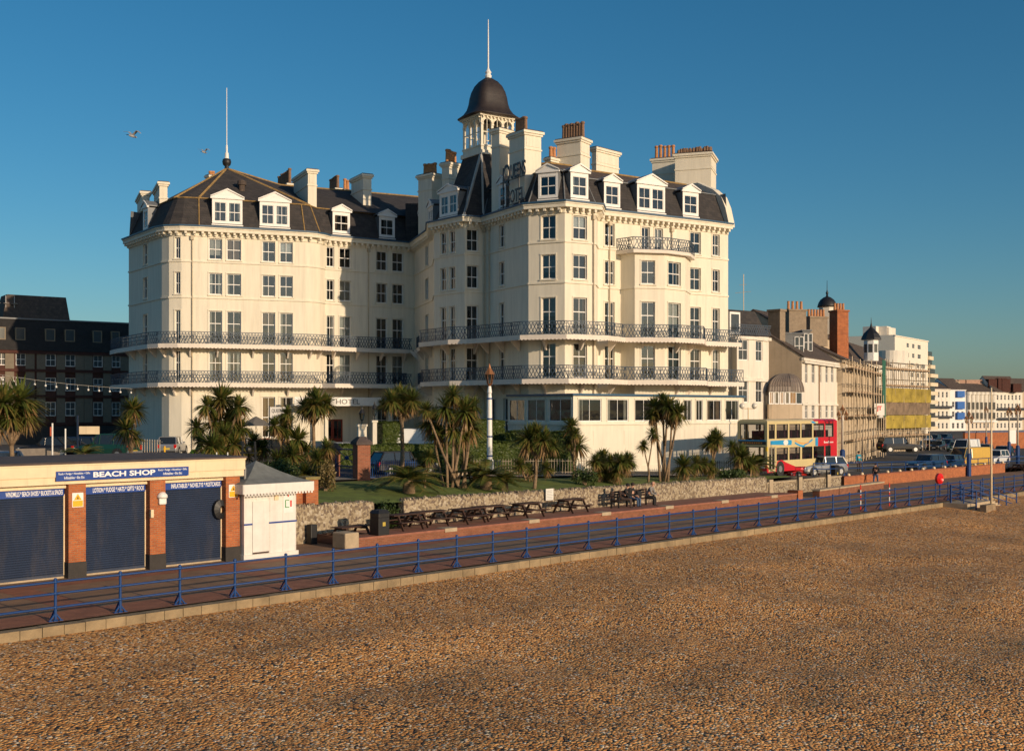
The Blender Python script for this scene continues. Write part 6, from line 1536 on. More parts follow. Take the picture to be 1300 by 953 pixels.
t_, G, z1 = far_terrace('small white balconied terrace directly right of the tall apartment block', 1172, 1206, 404, 410, 493, 6, R3, white_wall, balc=(.3, .53))
t_, G, z1 = far_terrace('narrow white house front with bright blue panels on its bay', 1206, 1226, 410, 414, 494, 3, R3[:3], white_p, ridge=4)
for r0, r1 in ((.8, .95), (.52, .7), (.28, .44)): m = MB(); Hh = z1 + 1.8; m.box(G, G.L * .35, G.L * .82, .01, .9, -1.6 + Hh * r0, -1.6 + Hh * r1); m.build('blue_panel', M('panel_blue', (.02, .12, .4), .6, .2), t_)
chim(t_, *at(1210, 418), z1, zt(484, 418), 4, 2, .1, 0)
t_, G, z1 = far_terrace('pale pinkish terrace with a row of tall rounded bays and cornice', 1226, 1263, 414, 421, 497, 7, ((.06, .2),), M('pinkish_render', (.72, .6, .48), .8, .08), ridge=3)
Hh = z1 + 1.8
for k in range(7):
    c = G.P(G.L * (k + .5) / 7, .1, 0); m = MB(); m.lathe((c.x, c.y, -1.6 + Hh * .24), [(.9, -.2), (1.05, 0), (1.05, Hh * .66), (1.25, Hh * .68), (1.25, Hh * .74)], 12); bb_ = m.build('bay', white_wall, t_)
    for r0, r1 in ((.3, .46), (.54, .72)):
        m = MB(); m.box(Fr((c.x - .4, c.y - 1.07), (c.x + .4, c.y - 1.07)), 0, .8, -.04, .02, -1.6 + Hh * r0, -1.6 + Hh * r1); m.build('window', dark_glass, bb_)
m = MB(); m.box(G, 0, G.L, .9, 1.2, -1.6 + Hh * .22, -1.6 + Hh * .26); m.build('balcony', white_p, t_)
for px, wd in ((1215, 5), (1225, 5), (1235, 5), (1248, 7)): chim(t_, *at(px, 426), z1 - 2, zt(482 + (px > 1240) * 5, 426), wd * 1.2, 2, .1, 0, M('pinkish_brick', (.45, .28, .2), .9, .2))
t_, G, z1 = far_terrace('white terrace with dark slate roof and two long balconies near the right edge', 1263, 1298, 421, 428, 497.5, 7, R3, white_wall, ridge=6, balc=(.52, .27))
for px, yt_ in ((1259, 481), (1271, 480), (1276, 481), (1290, 487)): chim(t_, *at(px, 424), z1, zt(yt_, 424), 3.2, 1.8, .1, 0, brown_brick)
t_, G, z1 = far_terrace('tan terrace continuing out of the picture at the right edge', 1298, 1345, 428, 438, 497, 9, R3, stucco_tan, ridge=5, balc=(.52,))
# parade wall far away in front of the terraces
fw_ = thing('parade_wall', 'distant low red brick parade wall below the terraces at the right', 'wall', (*at(1260, 200), -1))
F = Fr(at(1225, 190), at(1330, 200)); m = MB(); m.box(F, 0, F.L, -.4, 0, -2, zt(556, 195) + 1.0); m.build('brick_face', red_brick, fw_)
m = MB(); m.box(F, 0, F.L, -.5, .1, zt(556, 195) + 1.0, zt(556, 195) + 1.25); m.build('coping', M('blue_grey_coping', (.1, .12, .2), .8, .2), fw_)
x, y = at(1282, 185); F = Fr((x, y), at(1290, 186)); m = MB(); m.box(F, 0, F.L, -.05, 0, zt(563, 185), zt(546, 185)); tag(m.build('notice_board', MATS['notice_paper'], org=(x, y, -1)), 'large pale board standing beyond the far bend at the right', 'notice')
# ================================================================ VEHICLES
def hull(m, secs, mi=0):
    """loft closed sections [(x, [(y, z) ...])]"""
    n = len(secs[0][1]); b = len(m.v)
    for x, ring in secs:
        for y, z in ring: m.v.append((x, y, z))
    for k in range(len(secs) - 1):
        for i in range(n): j = (i + 1) % n; q = b + k * n; m.f.append((q + i, q + j, q + n + j, q + n + i)); m.m.append(mi)
    m.f.append(tuple(b + i for i in range(n))[::-1]); m.m.append(mi); q = b + (len(secs) - 1) * n; m.f.append(tuple(q + i for i in range(n))); m.m.append(mi)
tail_red = M('tail_lamp', (.5, .01, .01), .2, .05); head_gl = M('headlamp', (.6, .6, .58), .1, .05); plate_w = M('plate_white', (.7, .7, .65), .5, .03); plate_y = M('plate_yellow', (.7, .5, .05), .5, .03)
car_glass = M('car_glass', (.02, .025, .03), .05, 0, spec=.9); trim_d = M('black_trim', (.02, .02, .02), .6, .05)
def paint(name, c, metal=.0, rough=.28): return M(name, c, rough, .04, 1.5, metal=metal, coat=.6)
LF = Fr((0, 0), (1, 0)); LF.n = Vector((0, 1, 0))
def car(label, px, D, head, col, L=4.2, Wd=1.74, H=1.45, kind='hatch', group='parked cars', yb=None, name='parked_car', cat='car', z=None, pos=None, far=False):
    x, y = pos or at(px, D); zz = zg(x, y) + .0 if z is None else z
    t_ = thing(name, label, cat, (0, 0, 0), group); w_ = Wd / 2; h = L / 2
    prof = {'hatch': dict(belt=.62, hood=.56, xa=.2, xb=.07, xr=-.8, xe=-.96), 'sedan': dict(belt=.6, hood=.53, xa=.28, xb=.1, xr=-.42, xe=-.7), 'suv': dict(belt=.6, hood=.56, xa=.3, xb=.16, xr=-.86, xe=-.95), 'estate': dict(belt=.6, hood=.54, xa=.28, xb=.12, xr=-.84, xe=-.97), 'van': dict(belt=.56, hood=.5, xa=.72, xb=.5, xr=-.97, xe=-.985)}[kind]
    zb = .2 if kind != 'suv' else .32; belt = H * prof['belt']; hood = H * prof['hood']
    def ring(wm, zb_, zt_): return [(-wm * .9, zb_), (-wm, zb_ + .12), (-wm, zt_ * .72), (-wm * .9, zt_), (wm * .9, zt_), (wm, zt_ * .72), (wm, zb_ + .12), (wm * .9, zb_)]
    m = MB()
    hull(m, [(-h, ring(w_ * .86, zb + .12, belt * .8)), (-h + .06, ring(w_ * .94, zb + .03, belt * .97)), (-h * .8, ring(w_, zb, belt)), (h * prof['xa'], ring(w_, zb, belt)), (h * .62 if kind != 'van' else h * .8, ring(w_, zb, hood)), (h * .9, ring(w_ * .93, zb, hood * .9)), (h, ring(w_ * .8, zb + .1, hood * .72))])
    r0, r1 = h * prof['xr'], h * prof['xb']; q = w_ * .76
    hull(m, [(r0 - .04, [(-q, H - .06), (q, H - .06), (q * .96, H), (-q * .96, H)]), (r0 + .15, [(-q, H - .07), (q, H - .07), (q * .96, H + .015), (-q * .96, H + .015)]), (r1 - .1, [(-q, H - .07), (q, H - .07), (q * .96, H + .01), (-q * .96, H + .01)]), (r1 + .05, [(-q, H - .07), (q, H - .07), (q * .96, H - .03), (-q * .96, H - .03)])])
    xe, xa = h * prof['xe'], h * prof['xa']
    mids = [0.02] if kind == 'sedan' else [.05, -.45]
    for s_ in (-1, 1):
        m.beam((xa, s_ * w_ * .88, belt - .02), (r1, s_ * q, H - .04), .035); m.beam((xe, s_ * w_ * .88, belt - .02), (r0, s_ * q, H - .04), .05)
        for k in mids: m.beam((h * k, s_ * w_ * .895, belt - .02), (h * k - .02, s_ * q * 1.0, H - .04), .035)
    body = m.build('body', col, t_, smooth=False, bevel=0 if far else .03)
    if kind == 'van':
        m = MB(); e_ = .03; q2 = w_ * .9 + .012; m.hexa([(xe - .02, -q2, belt - .05), (h * .22, -q2, belt - .05), (h * .22, q2, belt - .05), (xe - .02, q2, belt - .05), (r0 - .03, -q - .02, H - .02), (h * .2, -q - .02, H - .02), (h * .2, q + .02, H - .02), (r0 - .03, q + .02, H - .02)]); m.build('cargo_box', col, t_, bevel=.1)
    g = MB(); g.hexa([(xe, -w_ * .88, belt - .03), (xa, -w_ * .88, belt - .03), (xa, w_ * .88, belt - .03), (xe, w_ * .88, belt - .03), (r0, -q * .985, H - .04), (r1, -q * .985, H - .04), (r1, q * .985, H - .04), (r0, q * .985, H - .04)]); g.build('window', car_glass, t_)
    R_ = .31 if kind != 'suv' else .37
    for sx_ in (-.62, .62):
        for s_ in (-1, 1):
            m = MB(); cx_ = sx_ * h; m.tube((cx_, s_ * (w_ - .2), R_), (cx_, s_ * (w_ + .012), R_), R_, n=18); wo = m.build('wheel', rubber, t_)
            m = MB(); m.tube((cx_, s_ * (w_ + .013), R_), (cx_, s_ * (w_ + .022), R_), R_ * .62, n=14); m.build('rim', rim_m, wo)
            if not far: m = MB(); m.tube((cx_, s_ * (w_ - .3), R_ + .03), (cx_, s_ * (w_ + .004), R_ + .03), R_ + .07, n=18); m.build('wheel_arch', trim_d, t_)
    for s_ in (-1, 1):
        m = MB(); m.box(LF, h - .2, h - .03, s_ * w_ * .62 - .17, s_ * w_ * .62 + .17, hood * .6, hood * .82); m.build('headlight', head_gl, t_)
        m = MB(); m.box(LF, -h - .005, -h + .15, s_ * w_ * .8 - .1, s_ * w_ * .8 + .1, belt * .62, belt * .93); m.build('tail_light', tail_red, t_)
        if not far: m = MB(); m.box(LF, xa - .2, xa - .02, s_ * w_ * 1.02 - .08, s_ * w_ * 1.02 + .08, belt, belt + .13); m.build('mirror', col, t_)
    m = MB(); m.box(LF, -h - .02, -h, -.26, .26, belt * .5, belt * .5 + .12); m.build('number_plate', plate_y, t_)
    m = MB(); m.box(LF, h - .03, h + .012, -.26, .26, .36, .47); m.build('number_plate', plate_w, t_)
    m = MB(); m.box(LF, h - .12, h + .006, -w_ * .8, w_ * .8, .24, .35); m.box(LF, -h - .008, -h + .1, -w_ * .8, w_ * .8, .24, .36); m.build('bumper', trim_d, t_)
    t_.location = (x, y, zz); t_.rotation_euler.z = head
    return t_
SD = SANG           # along the parade
blue_c, silver_c, white_c, black_c, green_c, navy_c, red_c, yellow_c, grey_c = paint('blue_car_paint', (.02, .055, .12), .2), paint('silver_car_paint', (.4, .4, .4), .6), paint('white_car_paint', (.7, .7, .68)), paint('black_car_paint', (.012, .012, .014)), paint('green_car_paint', (.01, .05, .035)), paint('navy_car_paint', (.012, .025, .06), .3), paint('red_car_paint', (.3, .015, .01)), paint('yellow_van_paint', (.6, .36, .05)), paint('grey_car_paint', (.13, .14, .15), .5)
car('pale blue hatchback half hidden behind the shop roof at the left edge', 22, 66, .35, blue_c, L=4.0, z=zt(573, 66) - 1.42)
car('dark saloon parked in the shade behind the two white poles', 64, 86, 3.0, black_c, L=4.5, kind='sedan')
suv = car('dark green off-roader with pale bumpers parked left of the hotel corner', 136, 83, math.pi - .25, green_c, L=4.6, Wd=1.85, H=1.85, kind='suv')
m = MB(); m.box(LF, -2.36, -2.2, -.9, .9, .45, .62); m.box(LF, -1.9, -1.1, -.935, -.92, .55, .62); m.build('pale_bumper', silver_c, suv)
suv2 = car('dark car parked behind the green off-roader', 95, 88, 2.9, navy_c, L=4.4, kind='estate')
car('silver hatchback seen from behind with yellow plate by the rounded hotel corner', 219, 95, 1.62, silver_c, L=4.0, Wd=1.72, H=1.5)
car('white hatchback seen from behind, right of the dense palm', 311, 96, 1.5, white_c, L=4.0, H=1.5)
car('red hatchback by the hotel wall right of the white hatchback', 333, 98, 1.35, red_c, L=4.0)
car('black estate car by the hotel wall under the sign board', 352, 96, .8, black_c, L=4.3, kind='estate')
car('dark green car parked before the entrance doors', 422, 96, .3, green_c, L=4.2)
car('grey car right of the entrance doors behind the hedge', 447, 94, .35, grey_c, L=4.2)
wv = car('white van with dark stripes parked right of the hotel entrance behind the hedge', 526, 98, .25, white_c, L=5.2, Wd=1.95, H=2.35, kind='van', name='parked_van', cat='van', z=1.9)
car('dark blue car on the road behind the blue picket railing', 512, 71.5, .6, black_c, L=4.3, z=zg(*at(512, 71.5)))
car('silver hatchback facing us beside the bus by the orange wall', 1041, 87.5, SD + math.pi - .35, silver_c, L=4.2, z=.85)
car('dark red car in front of the bus wheel behind the flint wall', 1013, 87, SD + math.pi - .1, red_c, L=3.6, H=1.35, z=.55)
car('black off-roader parked at the foot of the scaffolding', 1142, 133, .1, black_c, L=4.9, Wd=1.85, H=1.75, kind='suv', z=zt(574, 133))
car('dark blue hatchback behind the orange wall, left of the pair', 1175, 104, SD + math.pi - .2, blue_c, L=4.3, z=zt(597, 104))
car('dark navy car behind the orange wall, right of the pair', 1203, 108, SD + math.pi, navy_c, L=4.3, z=zt(597, 108))
yv = car('mustard yellow panel van facing us behind the orange wall', 1229, 117, SD + math.pi - .25, yellow_c, L=5.2, Wd=2.0, H=2.45, kind='van', name='parked_van', cat='van', z=zt(598, 117))
car('white car behind the blue railing right of the yellow van', 1263, 122, SD + math.pi, white_c, L=4.4, H=1.6, z=zt(590, 122))
car('white van seen beyond the roof of the yellow van', 1226, 142, SD + math.pi, white_c, L=5, Wd=1.9, H=2.2, kind='van', name='parked_van', cat='van', z=zt(580, 142))
rc_ = random.Random(9)
cols9 = [('black', black_c), ('navy', navy_c), ('grey', grey_c), ('blue', blue_c), ('silver', silver_c), ('dark green', green_c)]
spots = [(1163, 175, 571, 'grey', 'at the left end of the far row'), (1177, 180, 570, 'blue', 'second from the left in the far row'), (1190, 178, 571, 'black', 'middle of the far row'), (1202, 182, 569, 'navy', 'fourth in the far row'), (1213, 170, 573, 'dark green', 'behind the yellow van'), (1172, 215, 562, 'silver', 'second row, left'), (1186, 220, 561, 'black', 'second row, centre'), (1199, 225, 560, 'navy', 'second row, right'), (1250, 160, 577, 'grey', 'between the van and the pale pole'), (1272, 150, 580, 'black', 'near the triple lamps at the right')]
for px, D, yb, cn, wh in spots: car(f'small distant {cn} car, {wh}', px, D, SD + math.pi + rc_.uniform(-.2, .2), dict(cols9)[cn], L=4.2, z=zt(yb, D), group='distant parked cars', far=True, kind=rc_.choice(['hatch', 'sedan', 'estate']))
# ---------------------------------------------------------------- double-decker bus
bxx, byy = at(974, 82.3); bz = 1.03
bus = thing('double_decker_bus', 'cream double-decker bus with red rear and blue swoosh standing on the road', 'bus', (bxx + DX * 5, byy + DY * 5, bz))
BL, BW, BH = 10.3, 2.5, 4.12
cn = Vector((bxx, byy, bz)); du = Vector((DX, DY, 0)); dn = Vector((NX, NY, 0))
near = Fr((bxx, byy), (bxx + DX, byy + DY), bz); ff = Fr((bxx + NX * BW, byy + NY * BW), (bxx, byy), bz)
rear = Fr((bxx + DX * BL, byy + DY * BL), (bxx + DX * BL + NX * BW, byy + DY * BL + NY * BW), bz); fs = Fr((bxx + DX * BL + NX * BW, byy + DY * BL + NY * BW), (bxx + NX * BW, byy + NY * BW), bz)
creamb = paint('bus_cream', (.62, .5, .25), 0, .35); redb = paint('bus_red', (.55, .012, .025), 0, .3); blueb = paint('bus_blue', (.02, .3, .6), 0, .35); seat_m = M('seat_purple', (.13, .01, .06), .9, .1)
U = near.upx
up = [(976, 983.7), (985.8, 1000.4), (1002.2, 1016), (1017.4, 1031), (1032.8, 1046.2), (1047.8, 1058.2)]
lo = [(985.8, 1000.4), (1002.2, 1016), (1018.2, 1031.4), (1032.8, 1046.2), (1047.8, 1054.5)]
wn_ = [(U(a), U(b), 2.72, 3.78) for a, b in up] + [(U(a), U(b), 1.12, 2.05) for a, b in lo] + [(U(976.2), U(984.2), .32, 2.12)]
red_u = U(1038.5)
m = MB()
wallgrid(m, near, .32, 3.95, [w_ for w_ in wn_], rev=.06, room=None, L=BL)
fw2 = [(.22, 2.28, 2.55, 3.8), (.2, 2.3, 1.15, 2.15)]
wallgrid(m, ff, .45, 3.95, fw2, rev=.06, room=None, L=BW); wallgrid(m, rear, .45, 3.95, [(.4, 2.1, 2.7, 3.6)], rev=.06, room=None, L=BW)
farw = [(BL - b, BL - a, c, d) for a, b, c, d in wn_[:-1]]
wallgrid(m, fs, .4, 3.95, farw, rev=.06, room=None, L=BL)
P = near.P
m.box(near, .02, BL - .02, -BW + .02, -.02, 2.2, 2.32); m.box(near, .02, BL - .02, -BW + .02, -.02, .4, .5)
# roof, edges rounded
rr = [(0, 3.95), (-.06, 4.03), (-.2, 4.1), (-.5, 4.13), (-BW + .5, 4.13), (-BW + .2, 4.1), (-BW + .06, 4.03), (-BW, 3.95)]
for (w0, z0_), (w1, z1_) in zip(rr, rr[1:]): m.poly([P(0 + (z0_ - 3.95) * .6, w0, z0_), P(BL - (z0_ - 3.95) * .6, w0, z0_), P(BL - (z1_ - 3.95) * .6, w1, z1_), P((z1_ - 3.95) * .6, w1, z1_)])
for e in (0, 1):
    m.poly([P((BL - (z_ - 3.95) * .6) if e else (z_ - 3.95) * .6, w_, z_) for w_, z_ in rr])
m.build('body', creamb, bus)
m = MB(); o = .006; # red rear skin with window cut-outs
wallgrid(m, Fr(P(0, o, 0).to_2d()[:], P(BL, o, 0).to_2d()[:], bz), .3, 3.96, wn_, rev=.0, room=None, L=BL + .006, u0=red_u)
wallgrid(m, Fr(rear.P(-.006, .006, 0).to_2d()[:], rear.P(BW, .006, 0).to_2d()[:], bz), .44, 3.96, [(.4, 2.1, 2.7, 3.6)], rev=0, room=None, L=BW)
rr2 = [(w_ + (.006 if i == 0 else 0), z_ + .006) for i, (w_, z_) in enumerate(rr)]; ur = red_u - .6
for (w0, z0_), (w1, z1_) in zip(rr2, rr2[1:]): m.poly([P(ur, w0, z0_), P(BL - (z0_ - 3.95) * .6 + .01, w0, z0_), P(BL - (z1_ - 3.95) * .6 + .01, w1, z1_), P(ur, w1, z1_)])
m.build('rear_panel', redb, bus)
m = MB(); m.poly([P(ur - .02, .012, 3.96), P(ur - .55, .012, 3.96), P(ur - .05, .012, 3.62) if 0 else P(ur - .2, .012, 3.8), P(ur + .3, .012, 3.8)]); m.poly([P(red_u - .02, .012, 2.08), P(red_u - .42, .012, 2.08), P(red_u - .42, .012, 2.7), P(red_u - .02, .012, 2.7)])
b0_, b1_ = U(978), U(1004.5); m.poly([P(b0_, .008, 2.3), P(b1_, .008, 2.22), P(b1_ + .1, .008, 2.45), P(b1_, .008, 2.6), P(b0_, .008, 2.58)]); m.build('blue_stripe', blueb, bus)
m = MB(); e0_, e1_ = U(1009), U(1031.5); n = 10
for k in range(n):
    f0_, f1_ = k / n, (k + 1) / n; g = lambda f: 2.42 - .28 * math.sin(f * 3.1) + (.22 * f if f > .5 else 0); m.poly([P(e0_ + (e1_ - e0_) * f0_, .008, g(f0_) - .12), P(e0_ + (e1_ - e0_) * f1_, .008, g(f1_) - .12), P(e0_ + (e1_ - e0_) * f1_, .008, g(f1_) + .02), P(e0_ + (e1_ - e0_) * f0_, .008, g(f0_) + .02)])
m.build('swoosh_blue', blueb, bus)
m = MB()
for k in range(n):
    f0_, f1_ = k / n * .8, (k + 1) / n * .8; g = lambda f: 2.58 - .25 * math.sin(f * 3.1); m.poly([P(e0_ + (e1_ - e0_) * f0_, .01, g(f0_) - .07), P(e0_ + (e1_ - e0_) * f1_, .01, g(f1_) - .07), P(e0_ + (e1_ - e0_) * f1_, .01, g(f1_) + .0), P(e0_ + (e1_ - e0_) * f0_, .01, g(f0_) + .0)])
m.build('swoosh_orange', M('bus_orange', (.7, .28, .04), .4, .03), bus)
m = MB(); c_ = U(997.5)
for i in range(12):
    a0, a1 = i * math.pi / 6, (i + 1) * math.pi / 6; m.poly([P(c_, .013, 2.42), P(c_ + .34 * math.cos(a0), .013, 2.42 + .2 * math.sin(a0)), P(c_ + .34 * math.cos(a1), .013, 2.42 + .2 * math.sin(a1))])
m.build('white_emblem', white_p, bus)
m = MB(); q0, q1 = U(1046), U(1058)
for k in range(9): u = q0 + (q1 - q0) * k / 9; m.box(near, u, u + (q1 - q0) / 14, .008, .014, 2.26, 2.36 + (.07 if k in (0, 4) else 0))
m.build('white_lettering', white_p, bus)
# red skirt and front wheel swoop
m = MB(); wc = U(990.6)
m.poly([P(0, .009, .32), P(U(975.8), .009, .32), P(U(975.8), .009, .62), P(0, .009, .8)])
pts_ = []; R_ = .56
m.poly([P(U(984.6), .009, .32), P(wc - R_, .009, .32), P(wc - R_ * .75, .009, .32 + R_ * .75), P(wc - .4, .009, 1.08), P(U(984.8), .009, .62)])
m.poly([P(wc - .4, .009, 1.08), P(wc - R_ * .75, .009, .32 + R_ * .75), P(wc, .009, .35 + R_), P(wc + R_ * .75, .009, .32 + R_ * .75), P(wc + .7, .009, .98), P(wc + .2, .009, 1.16)])
m.poly([P(wc + .7, .009, .98), P(wc + R_ * .75, .009, .32 + R_ * .75), P(wc + R_, .009, .32), P(BL * .8, .009, .32), P(BL * .8, .009, .5), P(wc + 2.2, .009, .6)])
m.build('red_skirt', redb, bus); m = MB(); m.box(ff, 0, BW, .006, .05, .4, .82); m.box(near, -.02, .9, -.01, .02, .28, .33); m.build('front_bumper', redb, bus)
for u in (wc, U(1049)):
    for ww in (0, -BW + .3):
        m = MB(); c = P(u, 0, 0); a = near.P(u, ww + .012, .5); b = near.P(u, ww - .3, .5); m.tube(b, a, .48, n=22); wo = m.build('wheel', rubber, bus); m = MB(); m.tube(a, near.P(u, ww + .03, .5), .24, n=14); m.build('rim', rim_m, wo)
        if ww == 0: m = MB(); m.tube(near.P(u, -.3, .52), near.P(u, .011, .52), .56, n=22); m.build('wheel_arch', trim_d, bus)
bg_ = glass_mat('bus_glass', (.5, .5, .5))
for a, b, c, d in wn_[:-1]:
    m = MB(); m.box(near, a, b, -.06, -.02, c, c + .05); m.box(near, a, b, -.06, -.02, d - .05, d); m.box(near, a, a + .05, -.06, -.02, c + .05, d - .05); m.box(near, b - .05, b, -.06, -.02, c + .05, d - .05); m.box(near, a + .05, b - .05, -.05, -.03, d - .33, d - .3)
    wo = m.build('window', trim_d, bus); g = MB(); g.poly([P(a, -.045, c), P(b, -.045, c), P(b, -.045, d), P(a, -.045, d)]); g.build('pane', bg_, wo)
a, b, c, d = wn_[-1]; m = MB(); mm_ = (a + b) / 2
for q in ((a, a + .08), (mm_ - .07, mm_ + .07), (b - .08, b)): m.box(near, q[0], q[1], -.08, -.03, c, d)
m.box(near, a + .08, b - .08, -.075, -.035, c, c + .15); m.box(near, a + .08, b - .08, -.075, -.035, d - .1, d); do_ = m.build('door', M('bus_door', (.3, .27, .2), .4, .1), bus); g = MB(); g.poly([P(a, -.055, c), P(b, -.055, c), P(b, -.055, d), P(a, -.055, d)]); g.build('pane', bg_, do_)
for k, (a, b, c, d) in enumerate(fw2):
    m = MB(); Q = ff.P; m.box(ff, a, b, -.06, -.01, c, c + .06); m.box(ff, a, b, -.06, -.01, d - .06, d); m.box(ff, a, a + .06, -.06, -.01, c + .06, d - .06); m.box(ff, b - .06, b, -.06, -.01, c + .06, d - .06); wo = m.build('windscreen', trim_d, bus); g = MB(); g.poly([Q(a, -.03, c), Q(b, -.03, c), Q(b, -.03, d), Q(a, -.03, d)]); g.build('pane', bg_, wo)
m = MB(); m.box(ff, .1, 2.4, .005, .03, 2.3, 2.54); db = m.build('destination_box', black_p, bus); m = MB()
for k in range(9): m.box(ff, .45 + k * .19, .45 + k * .19 + .13, .031, .034, 2.36, 2.48)
m.build('destination_lettering', M('amber_text', (.5, .2, .03), .5, 0), db); m = MB(); m.box(ff, .08, 2.42, .004, .03, 2.55, 2.64); m.build('blue_stripe', blueb, bus)
for s_ in (.35, 2.15): m = MB(); m.box(ff, s_ - .18, s_ + .18, .051, .07, .6, .76); m.build('headlight', head_gl, bus)
for s_ in (-.12, 2.5): m = MB(); m.box(ff, s_, s_ + .12, .1, .25, 1.85, 2.15); m.build('mirror', M('mirror_yellow', (.6, .4, .02), .4, .05) if s_ > 0 else trim_d, bus)
sm_ = MB()
for lvl in (2.32, .5):
    for k in range(9):
        u = 1.7 + k * .92
        for w0 in (-.15, -1.45): sm_.box(near, u, u + .12, w0 - .9, w0, lvl + .3, lvl + .95); sm_.box(near, u - .4, u, w0 - .9, w0, lvl + .3, lvl + .42)
sm_.build('seat_rows', seat_m, bus)
# ================================================================ PEOPLE
skin_m = M('skin', (.5, .28, .19), .6, .05); hair_d = M('dark_hair', (.03, .02, .015), .8, .1); jean = M('denim', (.05, .09, .17), .9, .15); blk = M('black_cloth', (.018, .017, .018), .9, .1); gry = M('grey_check_cloth', (.22, .21, .2), .9, .3, 20); teal = M('teal_cloth', (.01, .25, .35), .8, .1); hiv = M('hi_vis_yellow', (.72, .8, .02), .7, .05); brn = M('brown_cloth', (.07, .045, .035), .9, .1); shoe = M('dark_shoe', (.03, .025, .02), .7, .1); shoe_w = M('pale_shoe', (.4, .35, .28), .7, .1)
def person(label, loc, rotz, pose, top, legs, shoes=None, hair=None, cap=None, s=1.0, group=None):
    """faces local -y; pose gives joint positions"""
    J = dict(pel=(0, 0, .94), sp=(0, .0, 1.14), ch=(0, 0, 1.36), nk=(0, 0, 1.49), hd=(0, -.02, 1.6), ht=(0, -.01, 1.7),
             ls=(-.19, 0, 1.42), le=(-.25, .03, 1.14), lw=(-.26, -.06, .9), rs=(.19, 0, 1.42), re=(.25, .03, 1.14), rw=(.26, -.06, .9),
             lh=(-.1, 0, .9), lk=(-.11, -.02, .5), la=(-.11, .02, .09), lt=(-.12, -.14, .04), rh=(.1, 0, .9), rk=(.11, -.02, .5), ra=(.11, .02, .09), rt=(.12, -.14, .04))
    J.update(pose)
    RD = dict(pel=.145, sp=.13, ch=.15, nk=.058, hd=.088, ht=.082, ls=.075, le=.052, lw=.036, rs=.075, re=.052, rw=.036, lh=.1, lk=.065, la=.045, lt=.038, rh=.1, rk=.065, ra=.045, rt=.038)
    E = [('pel', 'sp'), ('sp', 'ch'), ('ch', 'nk'), ('nk', 'hd'), ('hd', 'ht'), ('ch', 'ls'), ('ls', 'le'), ('le', 'lw'), ('ch', 'rs'), ('rs', 're'), ('re', 'rw'), ('pel', 'lh'), ('lh', 'lk'), ('lk', 'la'), ('la', 'lt'), ('pel', 'rh'), ('rh', 'rk'), ('rk', 'ra'), ('ra', 'rt')]
    for sd in 'lr':
        w_ = Vector(J[sd + 'w']); e_ = Vector(J[sd + 'e']); d = (w_ - e_).normalized(); a = d.cross(Vector((0, 0, 1))); a = a.normalized() if a.length > .1 else Vector((1, 0, 0)); b = d.cross(a)
        J[sd + 'p'] = tuple(w_ + d * .075); RD[sd + 'p'] = .03; E.append((sd + 'w', sd + 'p'))
        for k, (o, ln) in enumerate(((-.03, .07), (-.01, .085), (.01, .08), (.03, .062))):
            J[f'{sd}f{k}'] = tuple(w_ + d * .1 + a * o); J[f'{sd}g{k}'] = tuple(w_ + d * (.1 + ln) + a * o * 1.3 + b * .02); RD[f'{sd}f{k}'] = .0095; RD[f'{sd}g{k}'] = .0075; E += [(sd + 'p', f'{sd}f{k}'), (f'{sd}f{k}', f'{sd}g{k}')]
        J[sd + 't0'] = tuple(w_ + d * .05 + a * -.045); J[sd + 't1'] = tuple(w_ + d * .09 + a * -.06 + b * .02); RD[sd + 't0'] = .012; RD[sd + 't1'] = .009; E += [(sd + 'w', sd + 't0'), (sd + 't0', sd + 't1')]
    keys = list(J); idx = {k: i for i, k in enumerate(keys)}
    me = bpy.data.meshes.new('sk'); me.from_pydata([J[k] for k in keys], [(idx[a], idx[b]) for a, b in E], [])
    ob = bpy.data.objects.new('sk', me); COL.objects.link(ob); md = ob.modifiers.new('s', 'SKIN'); md.use_smooth_shade = True
    sv = me.skin_vertices[0].data
    for k in keys: r_ = RD[k]; sv[idx[k]].radius = (r_, r_); sv[idx[k]].use_root = (k == 'pel')
    s2 = ob.modifiers.new('u', 'SUBSURF'); s2.levels = 1; s2.render_levels = 1
    bpy.context.view_layer.update(); dg = bpy.context.evaluated_depsgraph_get(); bm_ = bpy.data.meshes.new_from_object(ob.evaluated_get(dg)); bpy.data.objects.remove(ob)
    reg = {('nk', 'hd'): 0, ('hd', 'ht'): 0, ('la', 'lt'): 3, ('ra', 'rt'): 3, ('pel', 'lh'): 2, ('pel', 'rh'): 2, ('lh', 'lk'): 2, ('rh', 'rk'): 2, ('lk', 'la'): 2, ('rk', 'ra'): 2}
    bm_.materials.clear()
    for q in (skin_m, top, legs, shoes or shoe): bm_.materials.append(q)
    segs = [(Vector(J[a]), Vector(J[b]), reg.get((a, b), 0 if (a[1:] in ('w', 'p', 't0') or 'f' in a) else 1)) for a, b in E]
    for p in bm_.polygons:
        c = p.center; best = 9; bi = 1
        for a, b, r_ in segs:
            ab = b - a; t = max(0, min(1, (c - a).dot(ab) / max(1e-6, ab.length_squared))); dd = (c - (a + ab * t)).length
            if dd < best: best = dd; bi = r_
        p.material_index = bi; p.use_smooth = True
    t_ = thing('person', label, 'person', (0, 0, 0), group); bm_.name = 'body'
    bo = bpy.data.objects.new('body', bm_); COL.objects.link(bo); bo.parent = t_
    h = Vector(J['ht']); n_ = Vector(J['hd']); m = MB(); m.lathe(h + Vector((0, .015, -.04)), [(.098, -.05), (.104, 0), (.1, .05), (.075, .095), (.02, .115)], 12); m.build('hair' if not cap else 'cap', cap or hair or hair_d, t_, smooth=True)
    m = MB(); f = (h + n_) / 2
    for e in (-.032, .032): m.ball(f + Vector((e, -.088, .02)), .011, 5)
